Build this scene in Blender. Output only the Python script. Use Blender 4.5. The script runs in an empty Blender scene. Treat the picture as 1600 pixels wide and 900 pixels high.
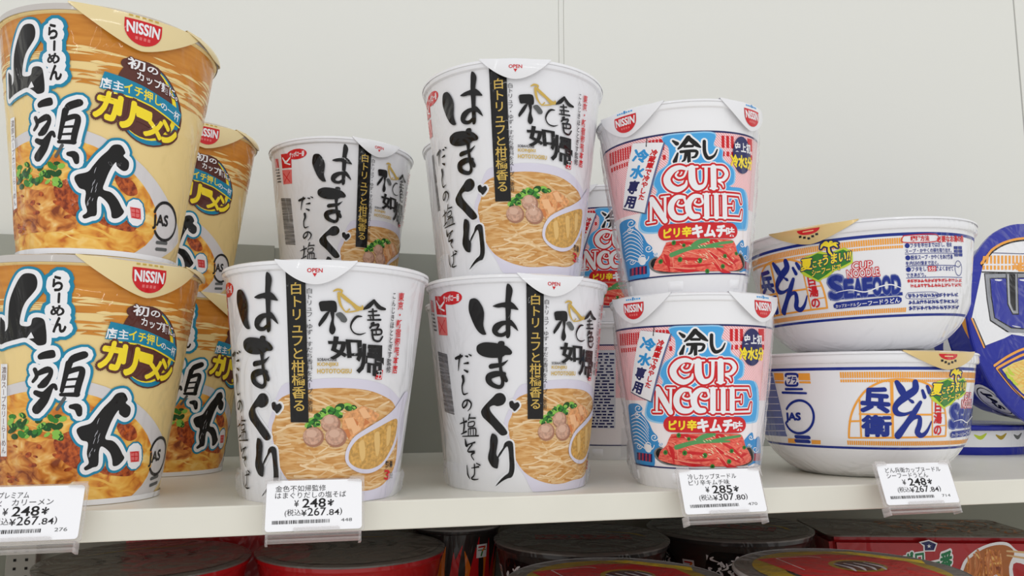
import bpy, bmesh, math, random
from mathutils import Vector, Matrix
from mathutils.geometry import tessellate_polygon
R = math.radians
S = bpy.context.scene
COL = S.collection

# ------------------------------------------------------------------ camera
cam_data = bpy.data.cameras.new('camera')
cam = bpy.data.objects.new('camera', cam_data)
COL.objects.link(cam)
cam.location = (-.05091, -.36257, .04768)
cam.rotation_euler = (R(90) + .12822, 0, -.25291)
cam_data.sensor_width = 36.0
cam_data.lens = 1249.3 / 1600 * 36.0
cam_data.clip_start = .01
S.camera = cam

# ------------------------------------------------------------------ light
S.view_settings.view_transform = 'Standard'
S.view_settings.look = 'None'
S.view_settings.gamma = 1
S.view_settings.exposure = 0
S.view_settings.use_curve_mapping = False
W = bpy.data.worlds.new('shop_light')
S.world = W
W.use_nodes = True
wn = W.node_tree
wn.nodes['Background'].inputs[1].default_value = .82
_tc = wn.nodes.new('ShaderNodeTexCoord')
_sx = wn.nodes.new('ShaderNodeSeparateXYZ')
_mr = wn.nodes.new('ShaderNodeMapRange')
_mr.inputs[1].default_value, _mr.inputs[2].default_value = -1, 1
_cr = wn.nodes.new('ShaderNodeValToRGB')      # pale shop floor below, bright aisle at eye level, dimmer ceiling
_cr.color_ramp.elements[0].position, _cr.color_ramp.elements[0].color = 0, (1.0, .97, .92, 1)
_cr.color_ramp.elements[1].position, _cr.color_ramp.elements[1].color = 1, (.95, .96, 1.0, 1)
_e = _cr.color_ramp.elements.new(.5)
_e.color = (1.0, 1.0, 1.0, 1)
wn.links.new(_tc.outputs['Generated'], _sx.inputs[0])
wn.links.new(_sx.outputs['Z'], _mr.inputs[0])
wn.links.new(_mr.outputs[0], _cr.inputs[0])
wn.links.new(_cr.outputs[0], wn.nodes['Background'].inputs[0])
S.cycles.diffuse_bounces = 8


def area(name, loc, target, sx, sy, power, color=(1, 1, 1)):
    d = bpy.data.lights.new(name, 'AREA')
    d.shape = 'RECTANGLE'
    d.size, d.size_y, d.energy, d.color = sx, sy, power, color
    o = bpy.data.objects.new(name, d)
    COL.objects.link(o)
    o.location = loc
    o.rotation_euler = (Vector(target) - Vector(loc)).to_track_quat('-Z', 'Y').to_euler()
    return o


area('ceiling_lamp', (.1, -.5, 1.45), (.1, .05, .05), 1.3, .03, 1.2)
area('ceiling_lamp', (-.3, -1.25, 1.5), (.1, .05, .05), 1.3, .03, 1.4)
area('aisle_lamp', (.9, -1.9, 1.5), (.1, .05, .05), 1.3, .03, 2.0)
area('aisle_lamp', (-1.3, -1.9, 1.3), (.1, .05, .05), .03, 1.4, 2.0)
area('aisle_lamp', (.2, -4.5, 1.7), (.1, .05, .05), 2.4, .07, 10)


# ------------------------------------------------------------------ materials
def lin(c):
    return tuple((v / 255 / 12.92) if v / 255 <= .04045 else ((v / 255 + .055) / 1.055) ** 2.4 for v in c) + (1,)


MATS = {}


def base_mat(name, rgb, rough=.5, metal=0, coat=0, spec=.3):
    if name in MATS:
        return MATS[name]
    m = bpy.data.materials.new(name)
    m.use_nodes = True
    b = m.node_tree.nodes['Principled BSDF']
    b.inputs['Base Color'].default_value = lin(rgb)
    b.inputs['Roughness'].default_value = rough
    b.inputs['Metallic'].default_value = metal
    b.inputs['Specular IOR Level'].default_value = spec if coat == 0 else .3
    if coat:
        b.inputs['Coat Weight'].default_value = coat
        b.inputs['Coat Roughness'].default_value = .08
    MATS[name] = m
    return m


def film(m, strength=.55, scale=1.0):
    """shrink-wrap: a glossy clear coat whose normal carries stretched creases"""
    nt = m.node_tree
    b = nt.nodes['Principled BSDF']
    tc = nt.nodes.new('ShaderNodeTexCoord')
    mp = nt.nodes.new('ShaderNodeMapping')
    mp.inputs['Scale'].default_value = (38 * scale, 38 * scale, 22 * scale)
    mp.inputs['Rotation'].default_value = (.4, .25, .3)
    no = nt.nodes.new('ShaderNodeTexNoise')
    no.inputs['Scale'].default_value = 1.0
    no.inputs['Detail'].default_value = 2.5
    no.inputs['Distortion'].default_value = 1.2
    mp2 = nt.nodes.new('ShaderNodeMapping')
    mp2.inputs['Scale'].default_value = (48 * scale, 48 * scale, 22 * scale)
    mp2.inputs['Rotation'].default_value = (.7, -.5, .2)
    n2 = nt.nodes.new('ShaderNodeTexNoise')
    n2.noise_type = 'RIDGED_MULTIFRACTAL'
    n2.inputs['Scale'].default_value = 1.0
    n2.inputs['Detail'].default_value = .6
    ridge = nt.nodes.new('ShaderNodeMath')
    ridge.operation = 'MULTIPLY'
    ridge.inputs[1].default_value = .22
    add = nt.nodes.new('ShaderNodeMath')
    bu = nt.nodes.new('ShaderNodeBump')
    bu.inputs['Strength'].default_value = strength
    bu.inputs['Distance'].default_value = .016
    nt.links.new(tc.outputs['Object'], mp.inputs[0])
    nt.links.new(tc.outputs['Object'], mp2.inputs[0])
    nt.links.new(mp.outputs[0], no.inputs['Vector'])
    nt.links.new(mp2.outputs[0], n2.inputs['Vector'])
    nt.links.new(n2.outputs[0], ridge.inputs[0])
    nt.links.new(no.outputs[0], add.inputs[0])
    nt.links.new(ridge.outputs[0], add.inputs[1])
    nt.links.new(add.outputs[0], bu.inputs['Height'])
    nt.links.new(bu.outputs[0], b.inputs['Coat Normal'])
    b.inputs['Coat Weight'].default_value = .7
    b.inputs['Coat IOR'].default_value = 1.42
    b.inputs['Coat Roughness'].default_value = .05
    return m


def ramp_color(m, scale, stops, stretch=(1, 1, 1), detail=3, distort=0.0, coord='UV'):
    """procedural mottled colour, used for printed food pictures and dull metals"""
    nt = m.node_tree
    b = nt.nodes['Principled BSDF']
    tc = nt.nodes.new('ShaderNodeTexCoord')
    mp = nt.nodes.new('ShaderNodeMapping')
    mp.inputs['Scale'].default_value = tuple(scale * v for v in stretch)
    no = nt.nodes.new('ShaderNodeTexNoise')
    no.inputs['Scale'].default_value = 1
    no.inputs['Detail'].default_value = detail
    no.inputs['Distortion'].default_value = distort
    cr = nt.nodes.new('ShaderNodeValToRGB')
    e = cr.color_ramp.elements
    e[0].position, e[0].color = stops[0][0], lin(stops[0][1])
    e[1].position, e[1].color = stops[-1][0], lin(stops[-1][1])
    for p, c in stops[1:-1]:
        k = e.new(p)
        k.color = lin(c)
    nt.links.new(tc.outputs[coord], mp.inputs[0])
    nt.links.new(mp.outputs[0], no.inputs['Vector'])
    nt.links.new(no.outputs[0], cr.inputs[0])
    nt.links.new(cr.outputs[0], b.inputs['Base Color'])
    return m


INK = dict(
    barcode=(90, 88, 90), blue=(52, 142, 205), bowl_grey=(120, 120, 118), bowl_white=(214, 210, 210), broth=(208, 160, 84),
    broth_light=(226, 186, 116), brown=(92, 48, 40), curry=(226, 160, 66), curry_light=(244, 200, 110), curry_meat=(196, 118, 48),
    curry_noodle=(238, 186, 84), curry_noodle_light=(246, 206, 116), curry_red=(172, 70, 24), gold=(205, 172, 84), green=(52, 128, 40),
    green_dark=(20, 78, 28), green_leek=(84, 152, 88), green_light=(136, 192, 76), ink=(30, 28, 30), ink_black=(12, 10, 10),
    ink_grey=(90, 92, 92), lilac=(216, 212, 226), lime=(196, 214, 58), meatball=(200, 158, 134), meatball_dark=(164, 116, 92),
    meatball_light=(212, 173, 150), menma=(226, 160, 104), menma_dark=(204, 124, 70), menma_light=(238, 184, 134),
    navy=(30, 34, 92), noodle=(222, 184, 132), noodle_light=(234, 204, 160), orange=(208, 136, 46), orange_print=(244, 166, 62),
    panel_grey=(214, 214, 222), pink=(246, 196, 198), pinkish_white=(243, 236, 237), red=(206, 26, 34), red_pale=(226, 110, 108),
    red_purple=(170, 44, 74), royal=(16, 42, 136), royal_pale=(104, 116, 170), salmon=(236, 106, 86), salmon_light=(246, 160, 132),
    sesame=(240, 220, 180), shadow_blue=(96, 108, 150), sky=(72, 166, 226), sky_pale=(150, 204, 240), sky_text=(48, 150, 214),
    soup=(214, 160, 92), teal=(18, 132, 166), white_print=(240, 240, 242), yellow=(250, 224, 44), cream=(240, 214, 150),
    cream_light=(246, 226, 170), white_cup=(233, 233, 236), bowl_shell=(236, 236, 238), cream_lid=(232, 212, 158), green_sign=(20, 120, 70),
    gold_lid=(220, 192, 130), pink_dot=(250, 232, 232), black_film=(44, 40, 39), dark_red=(150, 18, 24), lid_grey=(132, 124, 119), lid_dark=(98, 92, 88), lid_red=(140, 44, 44), bowl_red=(190, 22, 28),
    flame_orange=(232, 120, 30), gold_ring=(176, 150, 40), grey_lid=(112, 106, 102), ufo_blue=(12, 30, 156), ufo_grey=(150, 152, 158),
    ufo_noodle=(236, 214, 120), noodle_brown=(176, 104, 50), blush=(238, 200, 204), foam=(232, 232, 234))


def ink(name):
    if name in MATS:
        return MATS[name]
    m = base_mat(name, INK[name], .5, spec=.12)
    if name == 'soup':
        ramp_color(m, 14, [(.35, (192, 134, 66)), (.5, (208, 156, 92)), (.68, (222, 180, 122))], (1, 5, 1), 3, .6)
    elif name == 'curry':
        ramp_color(m, 11, [(.34, (196, 104, 34)), (.46, (228, 158, 58)), (.6, (242, 192, 92)), (.72, (248, 216, 140))], (1, 1.6, 1), 2.5, .8)
    elif name == 'curry_meat':
        ramp_color(m, 13, [(.34, (132, 58, 20)), (.48, (204, 122, 48)), (.62, (232, 172, 88)), (.75, (246, 214, 150))], (1, 1.3, 1), 2.5, 1)
    elif name == 'curry_red':
        ramp_color(m, 50, [(.35, (120, 40, 14)), (.65, (200, 96, 36))], (1, 1, 1), 3, .5)
    elif name in ('broth', 'meatball', 'menma'):
        c = INK[name]
        ramp_color(m, 60, [(.3, tuple(int(v * .84) for v in c)), (.7, tuple(min(255, int(v * 1.1)) for v in c))], (1, 1, 1), 4, .3)
    elif name == 'salmon':
        ramp_color(m, 35, [(.35, (218, 60, 52)), (.6, (240, 118, 96))], (1, 3, 1), 3, .8)
    elif name == 'orange':
        ramp_color(m, 14, [(.3, (196, 122, 36)), (.7, (216, 146, 56))], (.4, 3, 1), 3, .3)
    elif name == 'cream':
        ramp_color(m, 14, [(.3, (234, 202, 132)), (.7, (244, 222, 162))], (.4, 3, 1), 3, .3)
    elif name == 'pink':
        nt = m.node_tree
        tc = nt.nodes.new('ShaderNodeTexCoord')
        wv = nt.nodes.new('ShaderNodeTexWave')
        wv.bands_direction = 'DIAGONAL'
        wv.inputs['Scale'].default_value = 46
        cr = nt.nodes.new('ShaderNodeValToRGB')
        cr.color_ramp.elements[0].position, cr.color_ramp.elements[0].color = .4, lin((238, 158, 164))
        cr.color_ramp.elements[1].position, cr.color_ramp.elements[1].color = .6, lin((250, 222, 222))
        nt.links.new(tc.outputs['UV'], wv.inputs[0])
        nt.links.new(wv.outputs[0], cr.inputs[0])
        nt.links.new(cr.outputs[0], nt.nodes['Principled BSDF'].inputs['Base Color'])
    elif name == 'gold':
        m.node_tree.nodes['Principled BSDF'].inputs['Metallic'].default_value = .25
    film(m)
    return m


# ------------------------------------------------------------------ object helpers
def link(name, me, mats, parent=None):
    o = bpy.data.objects.new(name, me)
    COL.objects.link(o)
    for m in mats:
        me.materials.append(m)
    if parent:
        o.parent = parent
    return o


def mesh_of(bm, name, smooth=True, angle=40):
    me = bpy.data.meshes.new(name)
    bmesh.ops.recalc_face_normals(bm, faces=bm.faces)
    bm.to_mesh(me)
    bm.free()
    if smooth:
        for p in me.polygons:
            p.use_smooth = True
        me.set_sharp_from_angle(angle=R(angle))
    return me


def thing(name, label, cat, loc=(0, 0, 0), rz=0, group=None):
    o = bpy.data.objects.new(name, None)
    o.empty_display_size = .02
    COL.objects.link(o)
    o.location = loc
    o.rotation_euler = (0, 0, rz)
    tag(o, label, cat, group)
    return o


def tag(o, label, cat, group=None):
    o['label'] = label
    o['category'] = cat
    if group:
        o['group'] = group
    return o


def struct(o):
    o['kind'] = 'structure'
    return o


def clone(root, label, loc, rot=(0, 0, 0), group=None, name=None):
    r = root.copy()
    if name:
        r.name = name
    COL.objects.link(r)
    r.location, r.rotation_euler = loc, rot
    r['label'] = label
    if group:
        r['group'] = group
    for ch in list(root.children):
        c = ch.copy()
        COL.objects.link(c)
        c.parent = r
        for g in list(ch.children):
            d = g.copy()
            COL.objects.link(d)
            d.parent = c
    return r


def add_box(bm, x0, x1, y0, y1, z0, z1, bevel=0, mi=0):
    n0 = len(bm.faces)
    res = bmesh.ops.create_cube(bm, size=1, matrix=Matrix.Translation(((x0 + x1) / 2, (y0 + y1) / 2, (z0 + z1) / 2)) @ Matrix.Diagonal((x1 - x0, y1 - y0, z1 - z0, 1)))
    vs = res['verts']
    fs = {f for v in vs for f in v.link_faces}
    for f in fs:
        f.material_index = mi
    if bevel:
        es = {e for v in vs for e in v.link_edges}
        bmesh.ops.bevel(bm, geom=list(es), offset=bevel, segments=2, profile=.5, affect='EDGES')
    return vs


def add_lathe(bm, prof, segs=96, mi=0, close=True):
    """prof: list of (r, z[, material]); r = 0 ends become poles"""
    rings = []
    for p in prof:
        r, z = p[0], p[1]
        if r < 1e-6:
            rings.append([bm.verts.new((0, 0, z))])
        else:
            rings.append([bm.verts.new((r * math.sin(2 * math.pi * k / segs), -r * math.cos(2 * math.pi * k / segs), z)) for k in range(segs)])
    for i in range(len(rings) - 1):
        a, b = rings[i], rings[i + 1]
        m = prof[i][2] if len(prof[i]) > 2 else mi
        for k in range(segs):
            k2 = (k + 1) % segs
            if len(a) == 1 and len(b) == 1:
                continue
            if len(a) == 1:
                f = bm.faces.new((a[0], b[k2], b[k]))
            elif len(b) == 1:
                f = bm.faces.new((a[k], a[k2], b[0]))
            else:
                f = bm.faces.new((a[k], a[k2], b[k2], b[k]))
            f.material_index = m


# ------------------------------------------------------------------ flat artwork -> printed surface
_glyphs = {}
_font = None


def glyph_mesh(txt, bold):
    """triangulated outline of a piece of lettering: (verts2d, faces, bbox without the boldening)"""
    global _font
    key = (txt, bold)
    if key in _glyphs:
        return _glyphs[key]
    if _font is None:
        c = bpy.data.curves.new('lettering', 'FONT')
        _font = bpy.data.objects.new('lettering', c)
    c = _font.data
    if _font.name not in COL.objects:
        COL.objects.link(_font)
    c.body, c.resolution_u = txt, 3
    out = None
    bb = _glyphs.get((txt, 0.0), (None, None, None))[2]
    for off in ((0.0, bold) if (bold and bb is None) else (bold,)):
        c.offset = off
        dg = bpy.context.evaluated_depsgraph_get()
        dg.update()
        me = bpy.data.meshes.new_from_object(_font.evaluated_get(dg))
        vs = [(v.co.x, v.co.y) for v in me.vertices]
        fs = [tuple(p.vertices) for p in me.polygons]
        bpy.data.meshes.remove(me)
        if off == 0.0:
            bb = (min(v[0] for v in vs), max(v[0] for v in vs), min(v[1] for v in vs), max(v[1] for v in vs))
            _glyphs[(txt, 0.0)] = (vs, fs, bb)
        if off:
            vs = [(min(max(x, bb[0] - bold * 1.3), bb[1] + bold * 1.3), min(max(y, bb[2] - bold * 1.3), bb[3] + bold * 1.3)) for x, y in vs]
        out = (vs, fs, bb)
    _glyphs[key] = out
    return out


def inside(p, poly):
    x, y = p
    c = False
    j = len(poly) - 1
    for i in range(len(poly)):
        xi, yi = poly[i]
        xj, yj = poly[j]
        if (yi > y) != (yj > y) and x < (xj - xi) * (y - yi) / (yj - yi) + xi:
            c = not c
        j = i
    return c


def spline(pts, n=5, closed=False):
    """Catmull-Rom through tuples of any length"""
    m = len(pts)
    if m < 3:
        return pts
    out = []
    rng = range(m) if closed else range(m - 1)
    for i in rng:
        if closed:
            p0, p1, p2, p3 = pts[i - 1], pts[i], pts[(i + 1) % m], pts[(i + 2) % m]
        else:
            p0, p1, p2, p3 = pts[max(i - 1, 0)], pts[i], pts[i + 1], pts[min(i + 2, m - 1)]
        for k in range(n):
            t = k / n
            out.append(tuple(.5 * (2 * b + (c - a) * t + (2 * a - 5 * b + 4 * c - d) * t * t + (3 * b - a - 3 * c + d) * t ** 3) for a, b, c, d in zip(p0, p1, p2, p3)))
    if not closed:
        out.append(pts[-1])
    return out


class Art:
    """collects printed shapes in millimetres on a label; layers sit a few hundredths of a millimetre apart"""

    def __init__(self):
        self.tri = []   # (material, layer, [(s, t) x 3])

    def poly(self, mat, lay, pts):
        v = [Vector((x, y, 0)) for x, y in pts]
        for a, b, c in tessellate_polygon([v]):
            self.tri.append((mat, lay, [pts[a], pts[b], pts[c]]))

    def stroke(self, mat, lay, pts, n=5):
        pts = [tuple(p) for p in pts]
        P = spline(pts, n if len(pts) > 2 else 1)
        L, Rr = [], []
        for i, (x, y, w) in enumerate(P):
            a, b = P[max(i - 1, 0)], P[min(i + 1, len(P) - 1)]
            dx, dy = b[0] - a[0], b[1] - a[1]
            l = math.hypot(dx, dy) or 1
            nx, ny = -dy / l * max(w, .02) / 2, dx / l * max(w, .02) / 2
            L.append((x + nx, y + ny))
            Rr.append((x - nx, y - ny))
        for i in range(len(P) - 1):
            self.tri.append((mat, lay, [L[i], Rr[i], Rr[i + 1]]))
            self.tri.append((mat, lay, [L[i], Rr[i + 1], L[i + 1]]))
        for i in (0, len(P) - 1):
            x, y, w = P[i]
            r = max(w, .02) / 2
            c = [(x + r * math.cos(k * math.pi / 5), y + r * math.sin(k * math.pi / 5)) for k in range(10)]
            for k in range(1, 9):
                self.tri.append((mat, lay, [c[0], c[k], c[k + 1]]))

    def text(self, mat, lay, q, txt, bold=0.0, vert=0):
        """q: four corners TL, TR, BR, BL"""
        def place(vs, fs, bb):
            def mp(x, y):
                u, v = (x - bb[0]) / ((bb[1] - bb[0]) or 1), (bb[3] - y) / ((bb[3] - bb[2]) or 1)
                return tuple((1 - v) * ((1 - u) * q[0][k] + u * q[1][k]) + v * ((1 - u) * q[3][k] + u * q[2][k]) for k in (0, 1))
            M = [mp(*v) for v in vs]
            for f in fs:
                for k in range(1, len(f) - 1):
                    self.tri.append((mat, lay, [M[f[0]], M[f[k]], M[f[k + 1]]]))
        n = len(txt)
        ring = [(0, 0)]
        if bold >= .035:   # heavy lettering: the outline is thickened by overlaying shifted copies
            nr = 14 if bold >= .08 else 8
            ring = [(bold * math.cos(k * 2 * math.pi / nr), bold * math.sin(k * 2 * math.pi / nr)) for k in range(nr)]
            bold = 0.0
        if not vert:
            vs, fs, bb = glyph_mesh(txt, bold)
            for dx, dy in ring:
                place([(x + dx, y + dy) for x, y in vs], fs, bb)
            return
        for i, ch in enumerate(txt):
            vs, fs, bb = glyph_mesh(ch, bold)
            cx, cy = .5, .38
            if ch in 'ー':
                vs = [(cx - (y - cy), cy - (x - cx)) for x, y in vs]
            elif ch == '・':
                vs = [(x - (bb[0] + bb[1]) / 2 + .5, y) for x, y in vs]
            for dx, dy in ring:
                place([(x + dx, y + dy - i) for x, y in vs], fs, (.02, .98, .88 - n + .02, .86))

    def rect(self, mat, lay, s0, s1, t0, t1):
        self.tri.append((mat, lay, [(s0, t0), (s1, t0), (s1, t1)]))
        self.tri.append((mat, lay, [(s0, t0), (s1, t1), (s0, t1)]))

    def load(self, shapes, half):
        """half: half the label length in mm (the place where the label meets itself at the back)"""
        polys = {}
        rnd = random.Random(5)
        for i, sh in enumerate(shapes):
            k, mat, lay = sh[0], sh[1], sh[2] if len(sh) > 2 else 0
            if k == 'S':
                d = [v / 100 for v in sh[3]]
                self.stroke(mat, lay, [tuple(d[j:j + 3]) for j in range(0, len(d), 3)])
            elif k == 'P':
                d = [v / 100 for v in sh[3]]
                p = [tuple(d[j:j + 2]) for j in range(0, len(d), 2)]
                polys[i] = p
                self.poly(mat, lay, spline(p, 4, True) if sh[4] else p)
            elif k == 'T':
                d = [v / 100 for v in sh[3]]
                self.text(mat, lay, [tuple(d[j:j + 2]) for j in range(0, 8, 2)], sh[4], sh[5], sh[6])
            elif k == 'BAND':
                self.rect(mat, lay, -half, half, sh[3] / 100, sh[4] / 100)
            elif k == 'BARS':
                s0, s1, t0, t1 = (v / 100 for v in sh[3:7])
                s = s0
                while s < s1:
                    self.rect(mat, lay, s, s + .88, t0, t1)
                    s += 1.15
            elif k == 'PANEL':
                s0, s1, t0, t1 = (v / 100 for v in sh[3:7])
                self.rect('panel_grey', lay, s0, s1, t0, t1)
                t = t1 - 2
                while t > t0 + 1:
                    s = s0 + 1
                    while s < s1 - 3:
                        w = rnd.uniform(1.2, 5)
                        self.rect(mat, lay + 1, s, min(s + w, s1 - 1), t - 1.1, t)
                        s += w + rnd.uniform(.4, 2)
                    t -= 2.1
            elif k == 'STREAKS':
                lay = mat
                for _ in range(240):
                    s = rnd.uniform(-half, half - 18)
                    up = rnd.random() < .5
                    t = 80 + rnd.uniform(0, 1) ** 2 * (8 if up else -9)
                    l = rnd.uniform(5, 20)
                    w = rnd.uniform(.3, 1.5)
                    self.stroke('cream' if up else 'orange', lay + (1 if up else 0), [(s, t, .05), (s + l * .35, t + rnd.uniform(-.3, .5), w), (s + l, t + rnd.uniform(-.8, .3), .05)])
            elif k == 'NOODLES':
                poly = polys[sh[3]]
                xs, ys = [p[0] for p in poly], [p[1] for p in poly]
                for c in range(sh[4]):
                    p = (rnd.uniform(min(xs), max(xs)), rnd.uniform(min(ys), max(ys)))
                    if not inside(p, poly):
                        continue
                    a = rnd.uniform(-.3, .3) + (math.pi if rnd.random() < .5 else 0)
                    cur = rnd.uniform(-.035, .035)
                    pts = []
                    w = rnd.uniform(.45, 1.0)
                    ph = rnd.uniform(0, 6)
                    for j in range(rnd.randint(8, 22)):
                        pts.append((p[0], p[1], w))
                        p = (p[0] + 1.5 * math.cos(a), p[1] + 1.5 * math.sin(a))
                        a += cur + .13 * math.sin(j * .75 + ph)
                        if not inside((p[0] + .9 * math.cos(a), p[1] + .9 * math.sin(a)), poly):
                            break
                    if len(pts) > 3:
                        self.stroke(mat + ('_light' if c % 3 == 0 else ''), lay, pts, 3)

    def into(self, bm_list, mapper, step=2.0, split_t=None, limits=None):
        """cut the shapes along a regular grid and hand each corner to mapper(s, t, layer) -> (co, normal);
        returns (verts, faces, material names, normals, uvs)"""
        bm = bmesh.new()
        lay_l = bm.faces.layers.float.new('lay')   # whole layer plus a hair, so no two pieces are exactly coplanar
        names = sorted({t[0] for t in self.tri})
        idx = {n: i for i, n in enumerate(names)}
        vcache = {}
        for num, (mat, lay, tri) in enumerate(self.tri):
            a = (tri[1][0] - tri[0][0]) * (tri[2][1] - tri[0][1]) - (tri[2][0] - tri[0][0]) * (tri[1][1] - tri[0][1])
            if abs(a) < 1e-7:
                continue
            if a < 0:
                tri = [tri[0], tri[2], tri[1]]
            vs = []
            for p in tri:
                key = (num, round(p[0], 4), round(p[1], 4))
                v = vcache.get(key)
                if v is None:
                    v = vcache[key] = bm.verts.new((p[0], p[1], 0))
                vs.append(v)
            if len(set(vs)) < 3:
                continue
            try:
                f = bm.faces.new(vs)
            except ValueError:
                continue
            f.material_index = idx[mat]
            f[lay_l] = lay + num % 60 * .005
        if step:
            s0 = min(v.co.x for v in bm.verts)
            s1 = max(v.co.x for v in bm.verts)
            k = math.ceil(s0 / step)
            while k * step < s1:
                s = k * step
                es = [f for f in bm.faces if min(v.co.x for v in f.verts) < s - 1e-4 and max(v.co.x for v in f.verts) > s + 1e-4]
                if es:
                    g = set(es)
                    for f in es:
                        g.update(f.edges)
                        g.update(f.verts)
                    bmesh.ops.bisect_plane(bm, geom=list(g), dist=1e-6, plane_co=(s, 0, 0), plane_no=(1, 0, 0))
                k += 1
        for tt, sgn in ((limits[0], -1), (limits[1], 1)) if limits else ():
            bmesh.ops.bisect_plane(bm, geom=bm.verts[:] + bm.edges[:] + bm.faces[:], dist=1e-6, plane_co=(0, tt, 0), plane_no=(0, sgn, 0), clear_outer=True)
        for tt in (split_t or ()):
            bmesh.ops.bisect_plane(bm, geom=bm.verts[:] + bm.edges[:] + bm.faces[:], dist=1e-6, plane_co=(0, tt, 0), plane_no=(0, 1, 0))
        V, F, MI, N, UV = [], [], [], [], []
        p0, n0 = mapper(0, 5, 1)
        p1, p2 = mapper(.5, 5, 1)[0], mapper(0, 5.5, 1)[0]
        flip = (Vector(p1) - Vector(p0)).cross(Vector(p2) - Vector(p0)).dot(Vector(n0)) < 0
        seen = {}
        for f in bm.faces:
            ids = []
            for v in f.verts:
                key = (v, f[lay_l])
                k = seen.get(key)
                if k is None:
                    k = seen[key] = len(V)
                    co, no = mapper(v.co.x, v.co.y, f[lay_l])
                    V.append(co)
                    N.append(no)
                    UV.append((v.co.x / 100, v.co.y / 100))
                ids.append(k)
            if flip:
                ids.reverse()
            F.append(ids)
            MI.append(f.material_index)
        bm.free()
        return V, F, [names[i] for i in MI], N, UV


def printed(name, bm_base, base_mats, art, mapper, step=2.0, split_t=None, limits=None):
    """join a base mesh (bmesh) and its printed artwork into one mesh """
    bmesh.ops.recalc_face_normals(bm_base, faces=bm_base.faces)
    tmp = bpy.data.meshes.new('tmp')
    bm_base.to_mesh(tmp)
    bm_base.free()
    for p in tmp.polygons:
        p.use_smooth = True
    tmp.set_sharp_from_angle(angle=R(38))
    V = [tuple(v.co) for v in tmp.vertices]
    F = [list(p.vertices) for p in tmp.polygons]
    MI = [p.material_index for p in tmp.polygons]
    loop_n = [tuple(n.vector) for n in tmp.corner_normals]
    UVs = [(0.0, 0.0)] * len(tmp.loops)
    mats = list(base_mats)
    bpy.data.meshes.remove(tmp)
    v2, f2, m2, n2, uv2 = art.into(None, mapper, step, split_t, limits)
    o = len(V)
    V += v2
    F += [[i + o for i in f] for f in f2]
    loc = {}
    for m in m2:
        if m not in loc:
            loc[m] = len(mats)
            mats.append(ink(m))
    MI += [loc[m] for m in m2]
    for f in f2:
        loop_n += [n2[i] for i in f]
        UVs += [uv2[i] for i in f]
    me = bpy.data.meshes.new(name)
    me.from_pydata(V, [], F)
    for p, m in zip(me.polygons, MI):
        p.material_index = m
        p.use_smooth = True
    uvl = me.uv_layers.new(name='label')
    flat = [c for uv in UVs for c in uv]
    uvl.data.foreach_set('uv', flat)
    me.normals_split_custom_set(loop_n)
    for m in mats:
        me.materials.append(m)
    return me


def lerp_profile(prof, z):
    for (z0, r0), (z1, r1) in zip(prof, prof[1:]):
        if z <= z1 or (z1, r1) == prof[-1]:
            k = (z - z0) / (z1 - z0)
            return r0 + (r1 - r0) * k, (r1 - r0) / (z1 - z0)


def cone_mapper(prof, rref):
    def mp(s, t, lay):
        th, z = s / 1000 / rref, t / 1000
        r, sl = lerp_profile(prof, z)
        n = Vector((math.sin(th), -math.cos(th), -sl)).normalized()
        off = .00006 + lay * .00003
        p = Vector((r * math.sin(th), -r * math.cos(th), z)) + n * off
        return tuple(p), tuple(n)
    return mp


# ------------------------------------------------------------------ the setting: shelf and back wall
steel = base_mat('shelf_enamel', (226, 223, 210), .32, spec=.5)
ramp_color(steel, 30, [(.3, (224, 221, 208)), (.7, (229, 226, 213))], (1, 1, 1), 4, 0, 'Object')
panel_white = base_mat('wall_panel', (228, 228, 221), .6)
panel_grey_green = base_mat('lower_back_panel', (160, 162, 152), .55)
seam_grey = base_mat('panel_gap', (176, 175, 170), .6)
DEPTH = .27

bm = bmesh.new()
add_box(bm, -1.0, 1.6, 0, DEPTH, -.0126, 0, .0007)
o = struct(link('shelf_board', mesh_of(bm, 'shelf_board', False), [steel]))

bm = bmesh.new()
add_box(bm, -1.0, 1.6, DEPTH, DEPTH + .012, -.3, .1572, .0006)
add_box(bm, -1.0, -.076, DEPTH - .0012, DEPTH + .001, 0, .1585, .0003)
struct(link('wall_lower_back', mesh_of(bm, 'wall_lower_back', False), [panel_grey_green]))
bm = bmesh.new()
add_box(bm, -1.0, .1585, DEPTH + .012, DEPTH + .02, .1, 1.2, .0004)
add_box(bm, .1635, .665, DEPTH + .012, DEPTH + .02, .1, 1.2, .0004)
add_box(bm, .667, 1.6, DEPTH + .012, DEPTH + .02, .1, 1.2, .0004)
add_box(bm, .1589, .1631, DEPTH + .0123, DEPTH + .02, .1, 1.2, .0001)
struct(link('wall_back', mesh_of(bm, 'wall_back', False), [panel_white]))
bm = bmesh.new()
add_box(bm, -1.0, 1.6, DEPTH + .0126, DEPTH + .016, .1, 1.2)
struct(link('wall_backing', mesh_of(bm, 'wall_backing'), [seam_grey]))
# lower shelf and the slotted upright that carries both
LOW = -.130
bm = bmesh.new()
add_box(bm, -1.0, 1.6, -.035, DEPTH, LOW - .012, LOW, .0007)
struct(link('floor_lower_shelf', mesh_of(bm, 'floor_lower_shelf', False), [steel]))


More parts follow.
